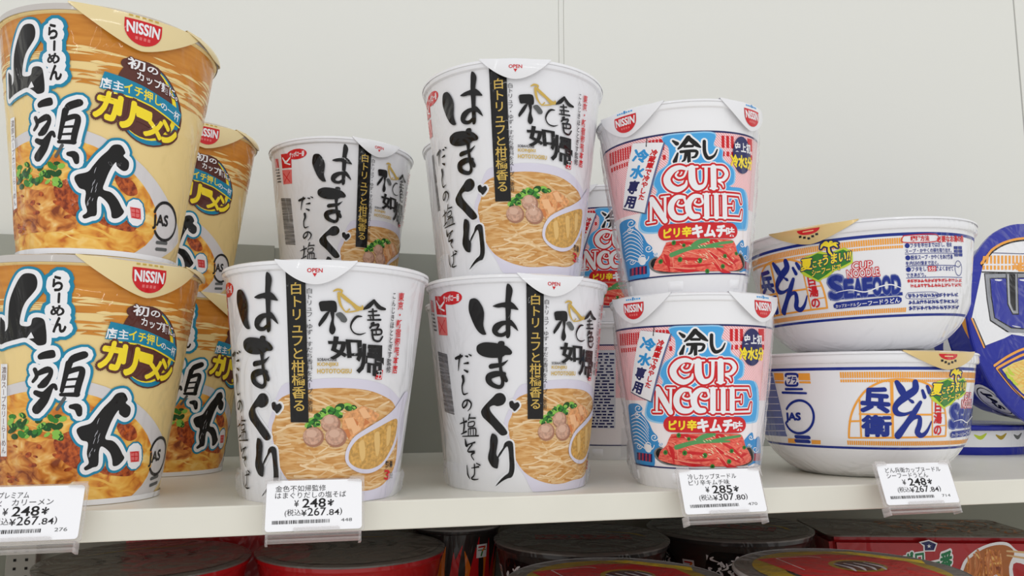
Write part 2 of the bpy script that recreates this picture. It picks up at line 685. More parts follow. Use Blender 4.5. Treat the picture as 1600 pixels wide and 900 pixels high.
# printed artwork traced as label coordinates in hundredths of a millimetre (along the label, up the cup)
ART={'W':[['P','lilac',1,[-1679,1553,-1939,2394,-2154,3235,-1918,3898,-1400,4991,-683,5151,252,5286,1318,5318,2500,5217,3420,4971,4298,4513,5176,3920,5458,2443,5376,1282,5051,446,4422,53,2182,-49,866,-79,-499,-36,-1093,770],1],
['P','soup',2,[-1578,1553,-1839,2394,-1960,3176,-1762,3657,-1540,4397,-685,4748,261,4882,1341,4896,2381,4801,3284,4548,3993,4230,4393,3649,4795,2480,4842,1440,4117,760,3284,494,2101,451,1297,352,492,365,-372,577,-1095,951],1],
['NOODLES','noodle',3,1,150],
['P','green_light',5,[195,3543,171,3442,66,3364,-78,3339,-207,3377,-271,3462,-244,3563,-139,3641,4,3666,131,3629],0],
['P','green_dark',6,[183,3589,198,3513,151,3428,60,3367,-40,3353,-111,3391,-125,3467,-77,3552,14,3614,114,3628],0],
['P','green',7,[37,3498,30,3449,-19,3403,-92,3379,-162,3385,-200,3419,-193,3469,-143,3514,-70,3539,-2,3532],0],
['P','green',5,[461,3710,425,3617,316,3557,176,3553,60,3605,11,3694,49,3787,157,3847,296,3852,412,3800],0],
['P','green_light',6,[524,3747,480,3687,388,3664,283,3684,205,3742,185,3814,229,3873,320,3897,425,3876,502,3819],0],
['P','green_dark',7,[324,3699,283,3673,218,3679,153,3715,113,3767,114,3815,154,3841,219,3835,284,3799,324,3747],0],
['P','green_light',5,[693,3829,642,3764,540,3741,426,3768,345,3836,327,3919,378,3984,479,4007,592,3980,674,3912],0],
['P','green_dark',6,[561,3853,528,3802,453,3777,365,3788,298,3832,276,3891,309,3942,384,3967,471,3956,539,3912],0],
['P','green',7,[550,3934,516,3912,462,3917,408,3946,375,3989,375,4029,408,4051,462,4046,516,4017,550,3974],0],
['P','green_light',5,[961,3834,872,3773,733,3781,600,3857,523,3970,530,4079,619,4141,755,4132,888,4057,967,3943],0],
['P','green_dark',6,[978,3951,957,3874,873,3817,759,3801,658,3833,610,3900,632,3977,715,4034,828,4050,929,4018],0],
['P','green',7,[917,3925,871,3901,800,3914,733,3959,694,4019,699,4071,745,4095,815,4082,883,4036,922,3976],0],
['P','green_dark',5,[1329,4186,1344,4081,1274,3973,1148,3905,1014,3902,924,3965,911,4070,980,4177,1104,4245,1237,4249],0],
['P','green',6,[1180,3959,1155,3886,1071,3836,959,3827,863,3863,820,3930,844,4003,928,4053,1039,4062,1135,4026],0],
['P','green_light',7,[1203,4042,1181,3998,1118,3972,1040,3973,977,4002,951,4047,973,4091,1035,4118,1113,4116,1177,4088],0],
['P','green_light',5,[1705,4088,1656,4005,1538,3965,1398,3982,1290,4050,1254,4142,1302,4225,1417,4265,1556,4249,1666,4181],0],
['P','green_dark',6,[1696,3987,1649,3933,1555,3916,1449,3942,1373,4002,1355,4073,1400,4127,1493,4145,1598,4119,1676,4058],0],
['P','green',7,[1694,3964,1649,3946,1584,3963,1523,4008,1491,4064,1498,4109,1542,4127,1607,4111,1668,4066,1702,4010],0],
['P','green_dark',5,[1913,4007,1859,3969,1773,3973,1688,4015,1637,4081,1637,4144,1690,4181,1774,4178,1860,4136,1913,4070],0],
['P','green',6,[1964,3949,1940,3909,1880,3889,1807,3896,1749,3928,1729,3973,1752,4013,1811,4033,1884,4026,1942,3994],0],
['P','green_light',7,[1858,4034,1832,4017,1788,4019,1742,4040,1712,4071,1709,4102,1735,4119,1779,4117,1825,4097,1855,4065],0],
['P','green_light',5,[-80,3448,-65,3374,-109,3292,-196,3234,-292,3222,-361,3260,-376,3334,-330,3416,-243,3474,-148,3486],0],
['P','green_dark',6,[-52,3316,-44,3261,-81,3201,-149,3159,-222,3151,-272,3180,-280,3235,-243,3295,-174,3337,-102,3345],0],
['P','green',7,[-93,3376,-93,3340,-123,3302,-172,3277,-222,3274,-254,3294,-254,3330,-224,3368,-174,3393,-125,3396],0],
['P','green_dark',5,[1281,3663,1211,3615,1102,3621,996,3679,934,3766,938,3850,1006,3898,1114,3892,1220,3834,1284,3747],0],
['P','green',6,[1170,3863,1185,3802,1151,3732,1080,3681,1000,3668,942,3698,927,3759,962,3829,1032,3880,1111,3893],0],
['P','green_light',7,[1282,3771,1247,3751,1191,3757,1135,3788,1101,3832,1101,3873,1135,3893,1191,3887,1247,3856,1282,3812],0],
['P','green_light',5,[1088,3678,1010,3643,905,3667,811,3741,766,3837,786,3917,862,3953,966,3929,1060,3855,1107,3760],0],
['P','green_dark',6,[943,3844,909,3792,834,3768,745,3781,677,3826,655,3885,688,3936,763,3960,852,3948,921,3903],0],
['P','green',7,[842,3858,829,3821,784,3793,723,3786,670,3802,645,3835,658,3872,703,3900,764,3907,817,3891],0],
['P','green',5,[301,3507,321,3425,276,3333,183,3266,78,3250,1,3290,-18,3372,27,3464,120,3531,224,3548],0],
['P','green_light',6,[322,3290,266,3262,186,3277,113,3329,75,3398,86,3459,142,3487,221,3473,294,3420,333,3351],0],
['P','green_dark',7,[310,3370,294,3333,245,3309,183,3306,131,3326,109,3360,126,3397,174,3421,236,3424,288,3404],0],
['P','menma',8,[1920,4033,2220,4140,2630,3968,3127,3737,2972,3489,2569,3278,2190,3068,1830,2831,1659,2645,1491,2895,1267,3171,1292,3551,1402,3848,1661,3900],0],
['P','menma_light',9,[1985,3978,2257,4084,2667,3635,2271,3588],0],
['P','menma_light',9,[1359,3604,1768,3652,1982,3265,1562,3165],0],
['P','menma_light',9,[1675,3272,2040,3319,2185,3123,1823,2913],0],
['P','menma_dark',9,[1769,3641,2031,3428,1994,3265],0],
['P','menma_dark',9,[2336,3587,2622,3415,2302,3257],0],
['P','menma_dark',9,[1329,3116,1562,3165,1702,2889,1622,2728],0],
['P','meatball_dark',10,[1203,3389,1188,3268,1132,3160,1039,3075,921,3022,787,3005,653,3026,532,3083,434,3170,371,3279,347,3399,364,3519,421,3628,511,3713,627,3767,756,3786,888,3765,1009,3708,1108,3621,1176,3511],0],
['P','meatball',11,[1103,3434,1090,3329,1040,3234,959,3160,855,3113,738,3098,621,3116,514,3166,429,3242,373,3337,352,3442,367,3547,417,3642,497,3716,598,3764,712,3780,828,3762,934,3713,1021,3636,1079,3540],0],
['P','meatball_light',12,[900,3545,892,3497,863,3454,817,3420,759,3398,693,3391,627,3400,567,3422,519,3457,488,3501,476,3549,485,3597,513,3641,559,3675,617,3696,682,3703,747,3695,807,3672,856,3637,888,3593],0],
['P','meatball_dark',10,[492,2832,474,2702,411,2586,309,2494,180,2436,34,2417,-112,2439,-245,2499,-351,2592,-420,2709,-443,2838,-420,2968,-354,3084,-251,3177,-122,3236,20,3256,163,3234,292,3174,397,3080,466,2962],0],
['P','meatball',11,[390,2876,373,2763,318,2661,228,2581,114,2530,-13,2514,-142,2532,-259,2585,-352,2666,-412,2768,-433,2881,-413,2994,-354,3096,-264,3177,-150,3229,-25,3246,101,3227,215,3174,306,3093,367,2990],0],
['P','meatball_light',12,[177,2986,167,2934,135,2888,84,2851,20,2828,-52,2820,-125,2828,-191,2853,-243,2890,-277,2937,-288,2988,-277,3040,-245,3087,-193,3124,-129,3147,-57,3155,14,3147,79,3122,131,3085,165,3038],0],
['P','meatball_dark',10,[1520,2812,1504,2679,1440,2559,1334,2466,1198,2408,1046,2391,893,2415,755,2479,644,2577,572,2698,544,2831,562,2964,626,3083,727,3177,857,3237,1004,3256,1154,3232,1293,3168,1408,3070,1486,2947],0],
['P','meatball',11,[1409,2858,1395,2742,1339,2638,1246,2556,1128,2505,995,2490,861,2511,739,2567,642,2652,579,2758,554,2874,571,2990,626,3094,716,3176,830,3228,959,3245,1090,3225,1212,3169,1312,3083,1380,2976],0],
['P','meatball_light',12,[1180,2972,1171,2919,1138,2871,1086,2834,1020,2811,945,2804,870,2813,802,2839,747,2878,711,2927,697,2980,707,3033,739,3081,790,3118,856,3142,929,3149,1004,3140,1072,3114,1128,3075,1165,3026],0],
['P','lilac',13,[4949,4743,5360,4625,5147,4214,4901,3751,4665,3352,4666,2890,4547,2379,4132,1890,3616,1446,2966,1228,2369,1248,1878,1438,1556,1740,1496,2079,1611,2456,1892,2830,2318,3092,2842,3353,3424,3617,4001,3944,4456,4339],1],
['P','broth',14,[1673,1855,1716,2289,2001,2662,2437,2912,3015,3153,3721,3412,4305,3536,4484,3301,4428,2672,4086,2092,3585,1616,2942,1407,2350,1430,1897,1600],1],
['P','broth_light',15,[2112,2494,2362,2650,2501,1983,2315,1772],1],
['P','broth_light',15,[2905,2851,3199,2952,3318,2164,3144,1950],1],
['P','broth_light',15,[3685,3102,3952,3205,3992,2522,3775,2364],1],
['T','ink',16,[3820,1685,4430,1643,4515,1340,3881,1387],'熱湯',0.02,0],
['T','red',16,[3843,1278,4264,1245,4375,822,3930,860],'3',0.03,0],
['T','ink',16,[4291,1141,4608,1115,4692,851,4359,880],'分',0.02,0],
['P','ink_black',17,[-1135,10192,-788,10230,-391,10214,-370,9488,-314,7521,-248,5404,-191,3454,-607,3458,-984,3463,-1031,5402,-1075,7510,-1115,9469],0],
['T','gold',18,[-978,9350,-480,9363,-307,3908,-893,3912],'白トリュフと柑橘香る',0.012,1],
['T','ink',18,[-344,9111,-89,9113,-21,3904,-292,3905],'白トリュフ・ゆず・すだち香料をスープに使用',0.0,1],
['P','red',2,[-4050,9302,-4075,9200,-4159,9108,-4297,9034,-4481,8986,-4698,8970,-4931,8989,-5160,9041,-5357,9121,-5494,9221,-5544,9327,-5498,9429,-5365,9516,-5172,9582,-4948,9622,-4718,9632,-4502,9613,-4317,9565,-4175,9493,-4084,9402],0],
['T','white_print',3,[-5257,9468,-4195,9462,-4224,9123,-5304,9156],'サッポロ一番',0.02,0],
['P','ink_black',20,[-3438,9193,-3601,9142,-3680,8932,-3700,8626,-3620,8316,-3478,7942,-3301,7630,-3088,7453,-2902,7454,-2929,7558,-2999,7773,-3015,7986,-2980,8228,-2963,8500,-3018,8745,-3140,8994,-3285,9154],1],
['P','ink_black',20,[-1906,9831,-1773,9739,-1694,9527,-1722,9287,-1767,9046,-1770,8624,-1795,8263,-1809,7961,-1800,7660,-1820,7359,-1918,7257,-1992,7330,-2005,7662,-1999,8084,-2003,8566,-2009,8928,-1982,9350,-1962,9651],1],
['P','ink_black',20,[-2561,8778,-2360,8887,-2108,8942,-1833,8986,-1670,8907,-1534,8743,-1451,8593,-1671,8623,-1891,8655,-2112,8719,-2336,8705],1],
['P','ink_black',20,[-1982,8084,-1785,8130,-1646,7991,-1535,7810,-1461,7599,-1619,7720,-1759,7841,-1956,7872],1],
['P','ink_black',20,[-3338,6961,-3043,7076,-2674,7068,-2318,7002,-1969,6878,-1739,6636,-1799,6486,-2034,6469,-2153,6397,-2454,6340,-2822,6356,-3137,6440,-3358,6596,-3413,6793],1],
['P','ink_black',20,[-2345,7093,-2227,7134,-2082,7090,-2097,6909,-2348,6972],1],
['P','ink_black',20,[-2839,5951,-2740,6053,-2461,6086,-2158,6126,-1919,6245,-1967,6155,-2101,6005,-2253,5916,-2529,5857,-2780,5829],1],
['P','ink_black',20,[-2379,6429,-2182,6428,-2219,6096,-2194,5855,-2169,5584,-2322,5584,-2344,5916,-2368,6158],1],
['P','ink_black',20,[-2197,5704,-2048,5553,-1931,5282,-2024,5180,-2174,5343],1],
['P','ink_black',20,[-2703,4468,-2504,4650,-2250,4680,-2078,4529,-2057,4319,-2199,4138,-2457,4065,-2651,4106,-2854,4015,-2828,3833,-2637,3593,-2413,3354,-2157,3084,-1998,2844,-2066,2724,-2298,2692,-2528,2870,-2789,3139,-3022,3348,-3258,3557,-3336,3799,-3196,4012,-2909,4287],1],
['P','ink_black',20,[-1882,4259,-1726,4319,-1633,4199,-1477,4259,-1384,4108,-1477,3958,-1635,3826,-1729,3928,-1853,4030],1],
['P','ink_black',20,[-2770,2777,-2568,2689,-2494,2449,-2555,2086,-2601,1784,-2467,1606,-2512,1304,-2568,1134,-2840,1206,-3032,1473,-3049,1714,-2943,2079,-2911,2442,-2844,2685],1],
['P','ink_black',20,[-2574,1544,-2460,1817,-2246,2090,-2140,2332,-1938,2442,-1741,2364,-1696,2094,-1678,1734,-1646,1373,-1662,1013,-1789,742,-2000,680,-2286,556,-2696,294,-2429,583,-2173,798,-1960,951,-1908,1252,-1916,1612,-1945,1973,-2009,2183,-2180,2031,-2357,1788],1],
['S','ink_black',20,[-1887,7992,178,-2153,7965,229,-2404,7800,318,-2491,7597,255,-2366,7437,191,-2134,7422,178,-1949,7553,153]],
['S','ink_black',20,[-2108,5583,191,-2476,5585,287,-2826,5466,318,-2854,5255,293,-2681,5073,229,-2368,4963,191,-2210,5060,178,-2187,5282,153,-2232,5494,166]],
['S','white_print',4,[-2703,4468,166,-2504,4650,166,-2250,4680,166,-2078,4529,166,-2057,4319,166,-2199,4138,166,-2457,4065,166,-2651,4106,166,-2854,4015,166,-2828,3833,166,-2637,3593,166,-2413,3354,166,-2157,3084,166,-1998,2844,166,-2066,2724,166,-2298,2692,166,-2528,2870,166,-2789,3139,166,-3022,3348,166,-3258,3557,166,-3336,3799,166,-3196,4012,166,-2909,4287,166,-2703,4468,166]],
['S','white_print',4,[-1882,4259,166,-1726,4319,166,-1633,4199,166,-1477,4259,166,-1384,4108,166,-1477,3958,166,-1635,3826,166,-1729,3928,166,-1853,4030,166,-1882,4259,166]],
['S','white_print',4,[-2574,1544,166,-2460,1817,166,-2246,2090,166,-2140,2332,166,-1938,2442,166,-1741,2364,166,-1696,2094,166,-1678,1734,166,-1646,1373,166,-1662,1013,166,-1789,742,166,-2000,680,166,-2286,556,166,-2696,294,166,-2429,583,166,-2173,798,166,-1960,951,166,-1908,1252,166,-1916,1612,166,-1945,1973,166,-2009,2183,166,-2180,2031,166,-2357,1788,166,-2574,1544,166]],
['S','ink_black',19,[-4666,6354,140,-4399,6427,166,-4233,6465,89]],
['S','ink_black',19,[-4348,6530,89,-4466,6193,89,-4556,5762,38]],
['S','ink_black',19,[-4165,6094,51,-3917,6119,115]],
['S','ink_black',19,[-4177,5786,64,-3989,5703,127]],
['S','ink_black',19,[-4055,6460,51,-3930,6427,102]],
['S','ink_black',19,[-3848,6535,38,-3730,6471,89]],
['S','ink_black',19,[-4288,5480,166,-4268,5264,140,-4377,5018,89,-4380,4741,76,-4290,4617,89,-4038,4679,32]],
['S','ink_black',19,[-4112,4311,64,-4171,4126,89,-4376,3970,89,-4451,4093,89,-4325,4279,76,-4069,4342,89,-3883,4190,89,-3941,3975,64,-4117,3820,32]],
['S','ink_black',19,[-4730,3193,51,-4251,3327,102]],
['S','ink_black',19,[-4457,3477,64,-4432,3139,102,-4545,2735,64]],
['S','ink_black',19,[-4696,2699,51,-4303,2835,89]],
['S','ink_black',19,[-4008,3669,76,-4117,3391,64]],
['S','ink_black',19,[-4066,3484,64,-3683,3490,76]],
['S','ink_black',19,[-4129,3268,64,-3774,3324,64,-3814,3122,64,-4148,3072,64,-4129,3268,64]],
['S','ink_black',19,[-4159,2961,64,-3721,3002,76,-3715,2680,64]],
['S','ink_black',19,[-4159,2961,64,-4190,2654,64]],
['S','ink_black',19,[-4015,2965,51,-4040,2689,51]],
['S','ink_black',19,[-3851,2969,51,-3858,2694,51]],
['S','ink_black',19,[-4612,2591,51,-3561,2653,76]],
['S','ink_black',19,[-4436,2462,64,-4377,2170,166,-4208,2225,64,-3800,2330,89]],
['S','ink_black',19,[-3974,2233,76,-4317,1884,76,-3863,1883,115,-4084,1710,76,-3932,1490,51]],
['S','ink_black',19,[-4444,1204,51,-4444,805,102,-4297,581,51]],
['S','ink_black',19,[-4129,1097,38,-3649,1179,89]],
['S','ink_black',19,[-3916,1290,76,-3962,800,76,-4181,606,76,-3986,556,76,-3723,587,38]],
['S','ink_black',19,[-3777,1338,51,-3562,1262,76]],
['P','ink_black',19,[162,8523,426,8583,740,8582,829,8379,819,8134,682,8103,437,8150,242,8136,181,8280],1],
['P','ink_black',19,[559,8126,445,7826,254,7553,181,7487,144,7605,249,7823,414,8069],1],
['P','ink_black',19,[583,8127,740,8131,736,7671,815,7401,762,7211,663,7171,568,7315,599,7613,642,7831],1],
['P','ink_grey',19,[793,8025,1002,8113,1241,7850,1197,7696,1045,7707,939,7839],1],
['S','ink_black',19,[1834,7975,47,1623,7948,106,1453,7722,94,1414,7474,59,1558,7261,59,1805,7198,70,2050,7280,23]],
['T','ink_black',20,[540,7071,1845,7024,1930,6229,698,6126],'如',0.03,0],
['T','ink_black',20,[1751,6774,2941,6762,3058,5390,1775,5595],'帰',0.03,0],
['S','ink_black',19,[2307,8681,141,2101,8444,199,1894,8293,82]],
['S','ink_black',19,[2307,8681,117,2564,8422,188,2849,8360,106]],
['S','ink_black',19,[2120,8196,70,2461,8246,82]],
['S','ink_black',19,[2280,8318,82,2348,7849,82]],
['S','ink_black',19,[2105,8029,59,2596,8077,82]],
['S','ink_black',19,[2092,7835,59,2677,7881,94]],
['S','ink_black',19,[2194,7979,59,2231,7870,47]],
['S','ink_black',19,[2276,7679,94,2387,7740,82,2232,7510,94]],
['S','ink_black',19,[2312,7597,94,2605,7670,106,2532,7470,82]],
['S','ink_black',19,[2299,7402,94,2721,7453,94,2754,7258,82,2345,7210,82]],
['S','ink_black',19,[2326,7431,82,2422,7019,94,2709,6948,94,2850,7151,82]],
['S','ink_black',19,[2507,7413,59,2542,7236,59]],
['S','gold',19,[678,8997,47,819,9073,94,990,9037,82,956,8900,59]],
['S','gold',19,[873,8923,106,907,8653,106,991,8385,82,1176,8147,47,1322,8263,59]],
['S','gold',19,[947,8899,117,1202,8666,152,1410,8513,129,1626,8333,176,1812,8316,141,1831,8427,59]],
['S','gold',19,[1177,8120,35,1429,8158,59,1685,8226,59]],
['T','ink',19,[130,6159,904,6167,909,6048,132,6041],'SOBAHOUSE',0.02,0],
['T','gold',19,[144,5976,964,5983,972,5799,147,5793],'KONJIKI',0.03,0],
['T','gold',19,[139,5707,1543,5718,1554,5533,142,5523],'HOTOTOGISU',0.03,0],
['P','red',18,[2713,5681,3055,5699,3022,5277,2675,5291],0],
['S','white_print',21,[2772,5626,29,2978,5630,29,2958,5333,29,2736,5347,29]],
['S','white_print',21,[2852,5639,23,2831,5348,23]],
['S','white_print',21,[2735,5481,23,2975,5484,23]],
['T','red',19,[3508,9162,3834,9199,3947,5546,3617,5551],'東京・新宿御苑本店',0.02,1],
['T','ink',19,[3155,9140,3361,9162,3515,5566,3232,5578],'こんじきほととぎす監修',0.01,1],
['S','barcode',2,[-6437,6735,54,-5402,6562,43]],
['S','barcode',2,[-6433,6665,54,-5397,6494,54]],
['S','barcode',2,[-6429,6596,54,-5393,6426,54]],
['S','barcode',2,[-6425,6526,27,-5389,6357,54]],
['S','barcode',2,[-6421,6457,54,-5385,6289,43]],
['S','barcode',2,[-6418,6387,43,-5381,6221,54]],
['S','barcode',2,[-6414,6318,54,-5377,6153,54]],
['S','barcode',2,[-6410,6248,27,-5372,6085,43]],
['S','barcode',2,[-6406,6179,43,-5368,6017,43]],
['S','barcode',2,[-6402,6110,54,-5364,5949,43]],
['S','barcode',2,[-6398,6040,54,-5360,5881,43]],
['S','barcode',2,[-6394,5971,27,-5355,5813,43]],
['S','barcode',2,[-6390,5902,54,-5351,5745,43]],
['S','barcode',2,[-6387,5832,27,-5347,5677,43]],
['S','barcode',2,[-6383,5763,54,-5343,5609,54]],
['S','barcode',2,[-6379,5694,54,-5338,5541,27]],
['S','barcode',2,[-6375,5624,27,-5334,5473,54]],
['S','barcode',2,[-6371,5555,54,-5330,5405,43]],
['S','barcode',2,[-6367,5486,43,-5325,5337,43]],
['S','barcode',2,[-6363,5417,54,-5321,5269,43]],
['S','barcode',2,[-6359,5347,54,-5317,5202,54]],
['S','barcode',2,[-6355,5278,43,-5312,5134,54]],
['S','barcode',2,[-6351,5209,43,-5308,5066,27]],
['S','barcode',2,[-6347,5140,54,-5304,4998,27]],
['S','barcode',2,[-6343,5071,54,-5299,4930,27]],
['S','barcode',2,[-6339,5002,43,-5295,4862,43]],
['S','barcode',2,[-6335,4932,54,-5290,4795,43]],
['S','barcode',2,[-6331,4863,43,-5286,4727,54]],
['S','barcode',2,[-6327,4794,54,-5282,4659,43]],
['S','barcode',2,[-6323,4725,27,-5277,4591,43]],
['S','barcode',2,[-6319,4656,27,-5273,4523,43]],
['S','barcode',2,[-6315,4587,43,-5268,4456,54]],
['S','barcode',2,[-6311,4518,43,-5264,4388,43]],
['S','barcode',2,[-6307,4449,43,-5259,4320,27]],
['S','barcode',2,[-6303,4380,27,-5255,4253,54]],
['S','barcode',2,[-6299,4311,54,-5250,4185,54]],
['S','barcode',2,[-6295,4242,27,-5246,4117,43]],
['S','barcode',2,[-6291,4174,54,-5241,4050,27]],
['S','barcode',2,[-6287,4105,54,-5236,3982,43]],
['S','barcode',2,[-6283,4036,27,-5232,3914,43]],
['S','barcode',2,[-6279,3967,27,-5227,3847,54]],
['S','barcode',2,[-6274,3898,43,-5223,3779,54]],
['S','barcode',2,[-6270,3829,54,-5218,3711,27]],
['S','barcode',2,[-6266,3761,27,-5213,3644,54]],
['P','red',2,[-6066,9534,-5145,9419,-5159,8498,-6038,8610],0],
['P','red_pale',2,[-6051,8507,-5167,8385,-5193,7497,-6023,7575],0],
['S','white_print',3,[-5923,9269,87,-5634,8947,130,-5258,9138,87]],
['S','white_print',3,[-5762,8920,65,-5290,8727,87]],
['S','red',3,[-5936,8273,54,-5380,7650,54]],
['S','red',3,[-5328,8266,54,-5900,7688,54]],
['P','red',2,[-6915,9440,-6451,9340,-6416,8747,-6879,8828],0],
['S','ink_grey',2,[-6936,8713,87,-6437,8613,87]],
['S','ink_grey',2,[-6894,8509,87,-6404,8415,87]],
['S','ink_grey',2,[-6851,8306,87,-6370,8216,87]],
['S','ink_grey',2,[-6810,8103,87,-6337,8018,87]],
['S','ink_grey',2,[-6770,7901,87,-6304,7820,87]]],'Y':[['BAND','orange',1,8000,10320],
['STREAKS',2],
['P','bowl_white',4,[3555,1788,3982,1204,3320,722,2506,298,1724,-74,926,-383,166,-633,-577,-821,-1317,-947,-2068,-1011,-2846,-1016,-3674,-966,-4608,-868,-5819,-743,-6256,-517,-6338,-201,-6348,180,-6249,618,-6153,1091,-6062,1586,-5977,2093,-5900,2599,-5830,3091,-5769,3558,-5716,3989,-5671,4372,-5634,4699,-5365,4961,-4467,5149,-3716,5264,-3034,5303,-2388,5266,-1763,5152,-1147,4961,-533,4695,87,4356,717,3948,1362,3478,2031,2955,2736,2389],0],
['P','curry',5,[1711,1916,1760,1459,1600,1033,1263,648,799,312,253,29,-361,-195,-999,-365,-1658,-480,-2342,-541,-3061,-551,-3836,-512,-4713,-433,-5847,-329,-6353,-144,-6359,134,-6282,466,-6203,838,-6124,1240,-6049,1662,-5977,2093,-5911,2524,-5851,2943,-5797,3341,-5750,3707,-5710,4034,-5678,4313,-5368,4537,-4528,4701,-3819,4799,-3175,4832,-2570,4799,-1990,4699,-1427,4534,-879,4304,-344,4014,174,3669,665,3275,1111,2842,1477,2383],0],
['NOODLES','curry_noodle',6,3,26],
['P','curry_meat',7,[-6018,2630,-5263,2727,-4492,2778,-3771,2669,-3126,2818,-2740,2662,-2338,2047,-1920,1425,-2288,982,-3350,929,-4800,915,-6366,843],1],
['P','curry_red',8,[-2748,2965,-2237,3109,-1899,2340,-2007,1581,-2720,1980,-3046,2666],1],
['P','curry_red',8,[-466,3453,242,3275,515,2788,68,2650,-418,3062],1],
['P','curry_red',8,[-1068,1617,553,1517,421,1132,-872,1298],1],
['P','green_light',10,[-4184,3128,-4299,3109,-4400,3165,-4426,3263,-4360,3346,-4245,3365,-4148,3309,-4123,3211],0],
['P','green_dark',11,[-4743,3283,-4766,3187,-4927,3078,-5147,3017,-5293,3042,-5264,3138,-5082,3249,-4869,3309],0],
['P','green_dark',10,[-4687,2883,-4768,2800,-4922,2777,-5060,2827,-5096,2922,-5005,3005,-4849,3028,-4720,2977],0],
['P','green_light',11,[-2774,3127,-2794,3027,-2903,2952,-3039,2946,-3120,3013,-3098,3113,-2988,3188,-2854,3194],0],
['P','green_light',10,[-4566,3252,-4672,3197,-4879,3206,-5070,3274,-5122,3361,-4999,3417,-4787,3408,-4612,3339],0],
['P','green_dark',11,[-4213,3657,-4193,3571,-4264,3426,-4389,3306,-4496,3280,-4517,3366,-4440,3511,-4314,3632],0],
['P','green_dark',10,[-2659,2747,-2760,2726,-2863,2790,-2905,2902,-2863,2997,-2762,3019,-2661,2954,-2618,2842],0],
['P','green_dark',11,[-4413,3241,-4544,3239,-4681,3333,-4740,3467,-4685,3564,-4551,3566,-4419,3472,-4363,3337],0],
['P','green',10,[-3541,3246,-3515,3135,-3596,3002,-3740,2924,-3863,2946,-3890,3057,-3804,3190,-3659,3268],0],
['P','green',11,[-4342,2866,-4477,2843,-4630,2914,-4708,3038,-4660,3143,-4520,3166,-4373,3094,-4300,2970],0],
['P','green_dark',10,[-2722,3741,-2767,3683,-2879,3660,-2992,3686,-3040,3745,-2994,3804,-2881,3826,-2769,3801],0],
['P','green',11,[-4314,3312,-4398,3230,-4545,3217,-4671,3279,-4696,3381,-4605,3463,-4456,3476,-4338,3413],0],
['P','green_light',10,[-4100,3109,-4055,3016,-4110,2898,-4235,2823,-4359,2835,-4405,2928,-4345,3047,-4218,3122],0],
['P','green',11,[-4348,3215,-4453,3199,-4622,3260,-4756,3362,-4771,3447,-4657,3463,-4488,3402,-4362,3299],0],
['P','green',10,[-2735,2956,-2811,2920,-2890,2949,-2923,3025,-2892,3105,-2816,3141,-2739,3112,-2705,3036],0],
['P','green_light',11,[-4915,3664,-4879,3576,-4957,3453,-5113,3366,-5259,3366,-5300,3453,-5209,3577,-5049,3664],0],
['P','green',10,[-4129,3234,-4119,3155,-4199,3026,-4325,2925,-4425,2909,-4435,2989,-4350,3118,-4223,3219],0],
['P','green',11,[-3732,3145,-3737,3063,-3809,3004,-3907,3001,-3974,3058,-3969,3140,-3895,3200,-3797,3202],0],
['P','green_light',10,[-4123,3570,-4135,3491,-4233,3415,-4365,3387,-4451,3424,-4438,3504,-4335,3580,-4205,3607],0],
['P','green_light',11,[-2524,3678,-2548,3584,-2652,3521,-2775,3525,-2845,3595,-2820,3689,-2715,3752,-2594,3748],0],
['P','green',10,[-4744,3705,-4822,3627,-4989,3602,-5152,3644,-5207,3729,-5118,3807,-4945,3832,-4794,3790],0],
['P','green',11,[-3310,3305,-3357,3235,-3473,3206,-3592,3234,-3641,3303,-3592,3372,-3475,3402,-3359,3374],0],
['P','green_light',10,[-3183,3080,-3190,3009,-3271,2930,-3380,2888,-3452,2907,-3444,2978,-3361,3058,-3253,3100],0],
['P','green_dark',11,[-4268,3657,-4369,3640,-4489,3698,-4556,3798,-4528,3881,-4424,3899,-4307,3841,-4243,3741],0],
['P','green_light',10,[-2660,3014,-2628,2914,-2683,2800,-2794,2741,-2896,2769,-2927,2870,-2870,2983,-2760,3043],0],
['P','green_dark',11,[-3141,3183,-3231,3123,-3390,3142,-3526,3228,-3556,3332,-3463,3392,-3304,3374,-3172,3287],0],
['P','green_dark',10,[-3042,3375,-3096,3288,-3239,3246,-3390,3274,-3457,3355,-3400,3442,-3255,3484,-3108,3456],0],
['P','green_light',11,[-4394,3699,-4475,3683,-4567,3725,-4616,3800,-4591,3865,-4508,3882,-4417,3840,-4370,3764],0],
['P','green',10,[-4477,3642,-4484,3560,-4600,3437,-4762,3344,-4876,3336,-4867,3419,-4742,3543,-4581,3635],0],
['P','green_dark',11,[-3744,3158,-3697,3066,-3742,2943,-3855,2861,-3971,2867,-4019,2959,-3970,3082,-3856,3165],0],
['P','green_dark',10,[-3081,3457,-3049,3376,-3087,3284,-3175,3235,-3260,3258,-3293,3339,-3253,3431,-3165,3480],0],
['P','green_dark',11,[-3516,3672,-3514,3570,-3605,3475,-3738,3443,-3835,3493,-3836,3596,-3741,3691,-3609,3722],0],
['P','green',10,[-4456,3484,-4463,3375,-4592,3273,-4777,3238,-4907,3290,-4897,3400,-4755,3502,-4574,3537],0],
['P','green_light',11,[-3366,3485,-3385,3392,-3508,3285,-3667,3227,-3767,3252,-3746,3345,-3617,3452,-3461,3510],0],
['P','green_dark',10,[-2639,2868,-2695,2800,-2808,2788,-2913,2839,-2947,2924,-2891,2993,-2777,3005,-2674,2953],0],
['P','green_dark',11,[-2687,3460,-2663,3356,-2729,3241,-2847,3183,-2948,3216,-2972,3321,-2904,3436,-2787,3493],0],
['P','green_dark',10,[-4682,3292,-4784,3208,-4984,3191,-5170,3251,-5222,3354,-5103,3438,-4898,3455,-4728,3394],0],
['P','green',11,[-2852,3611,-2855,3524,-2925,3459,-3021,3455,-3086,3514,-3082,3601,-3012,3666,-2916,3670],0],
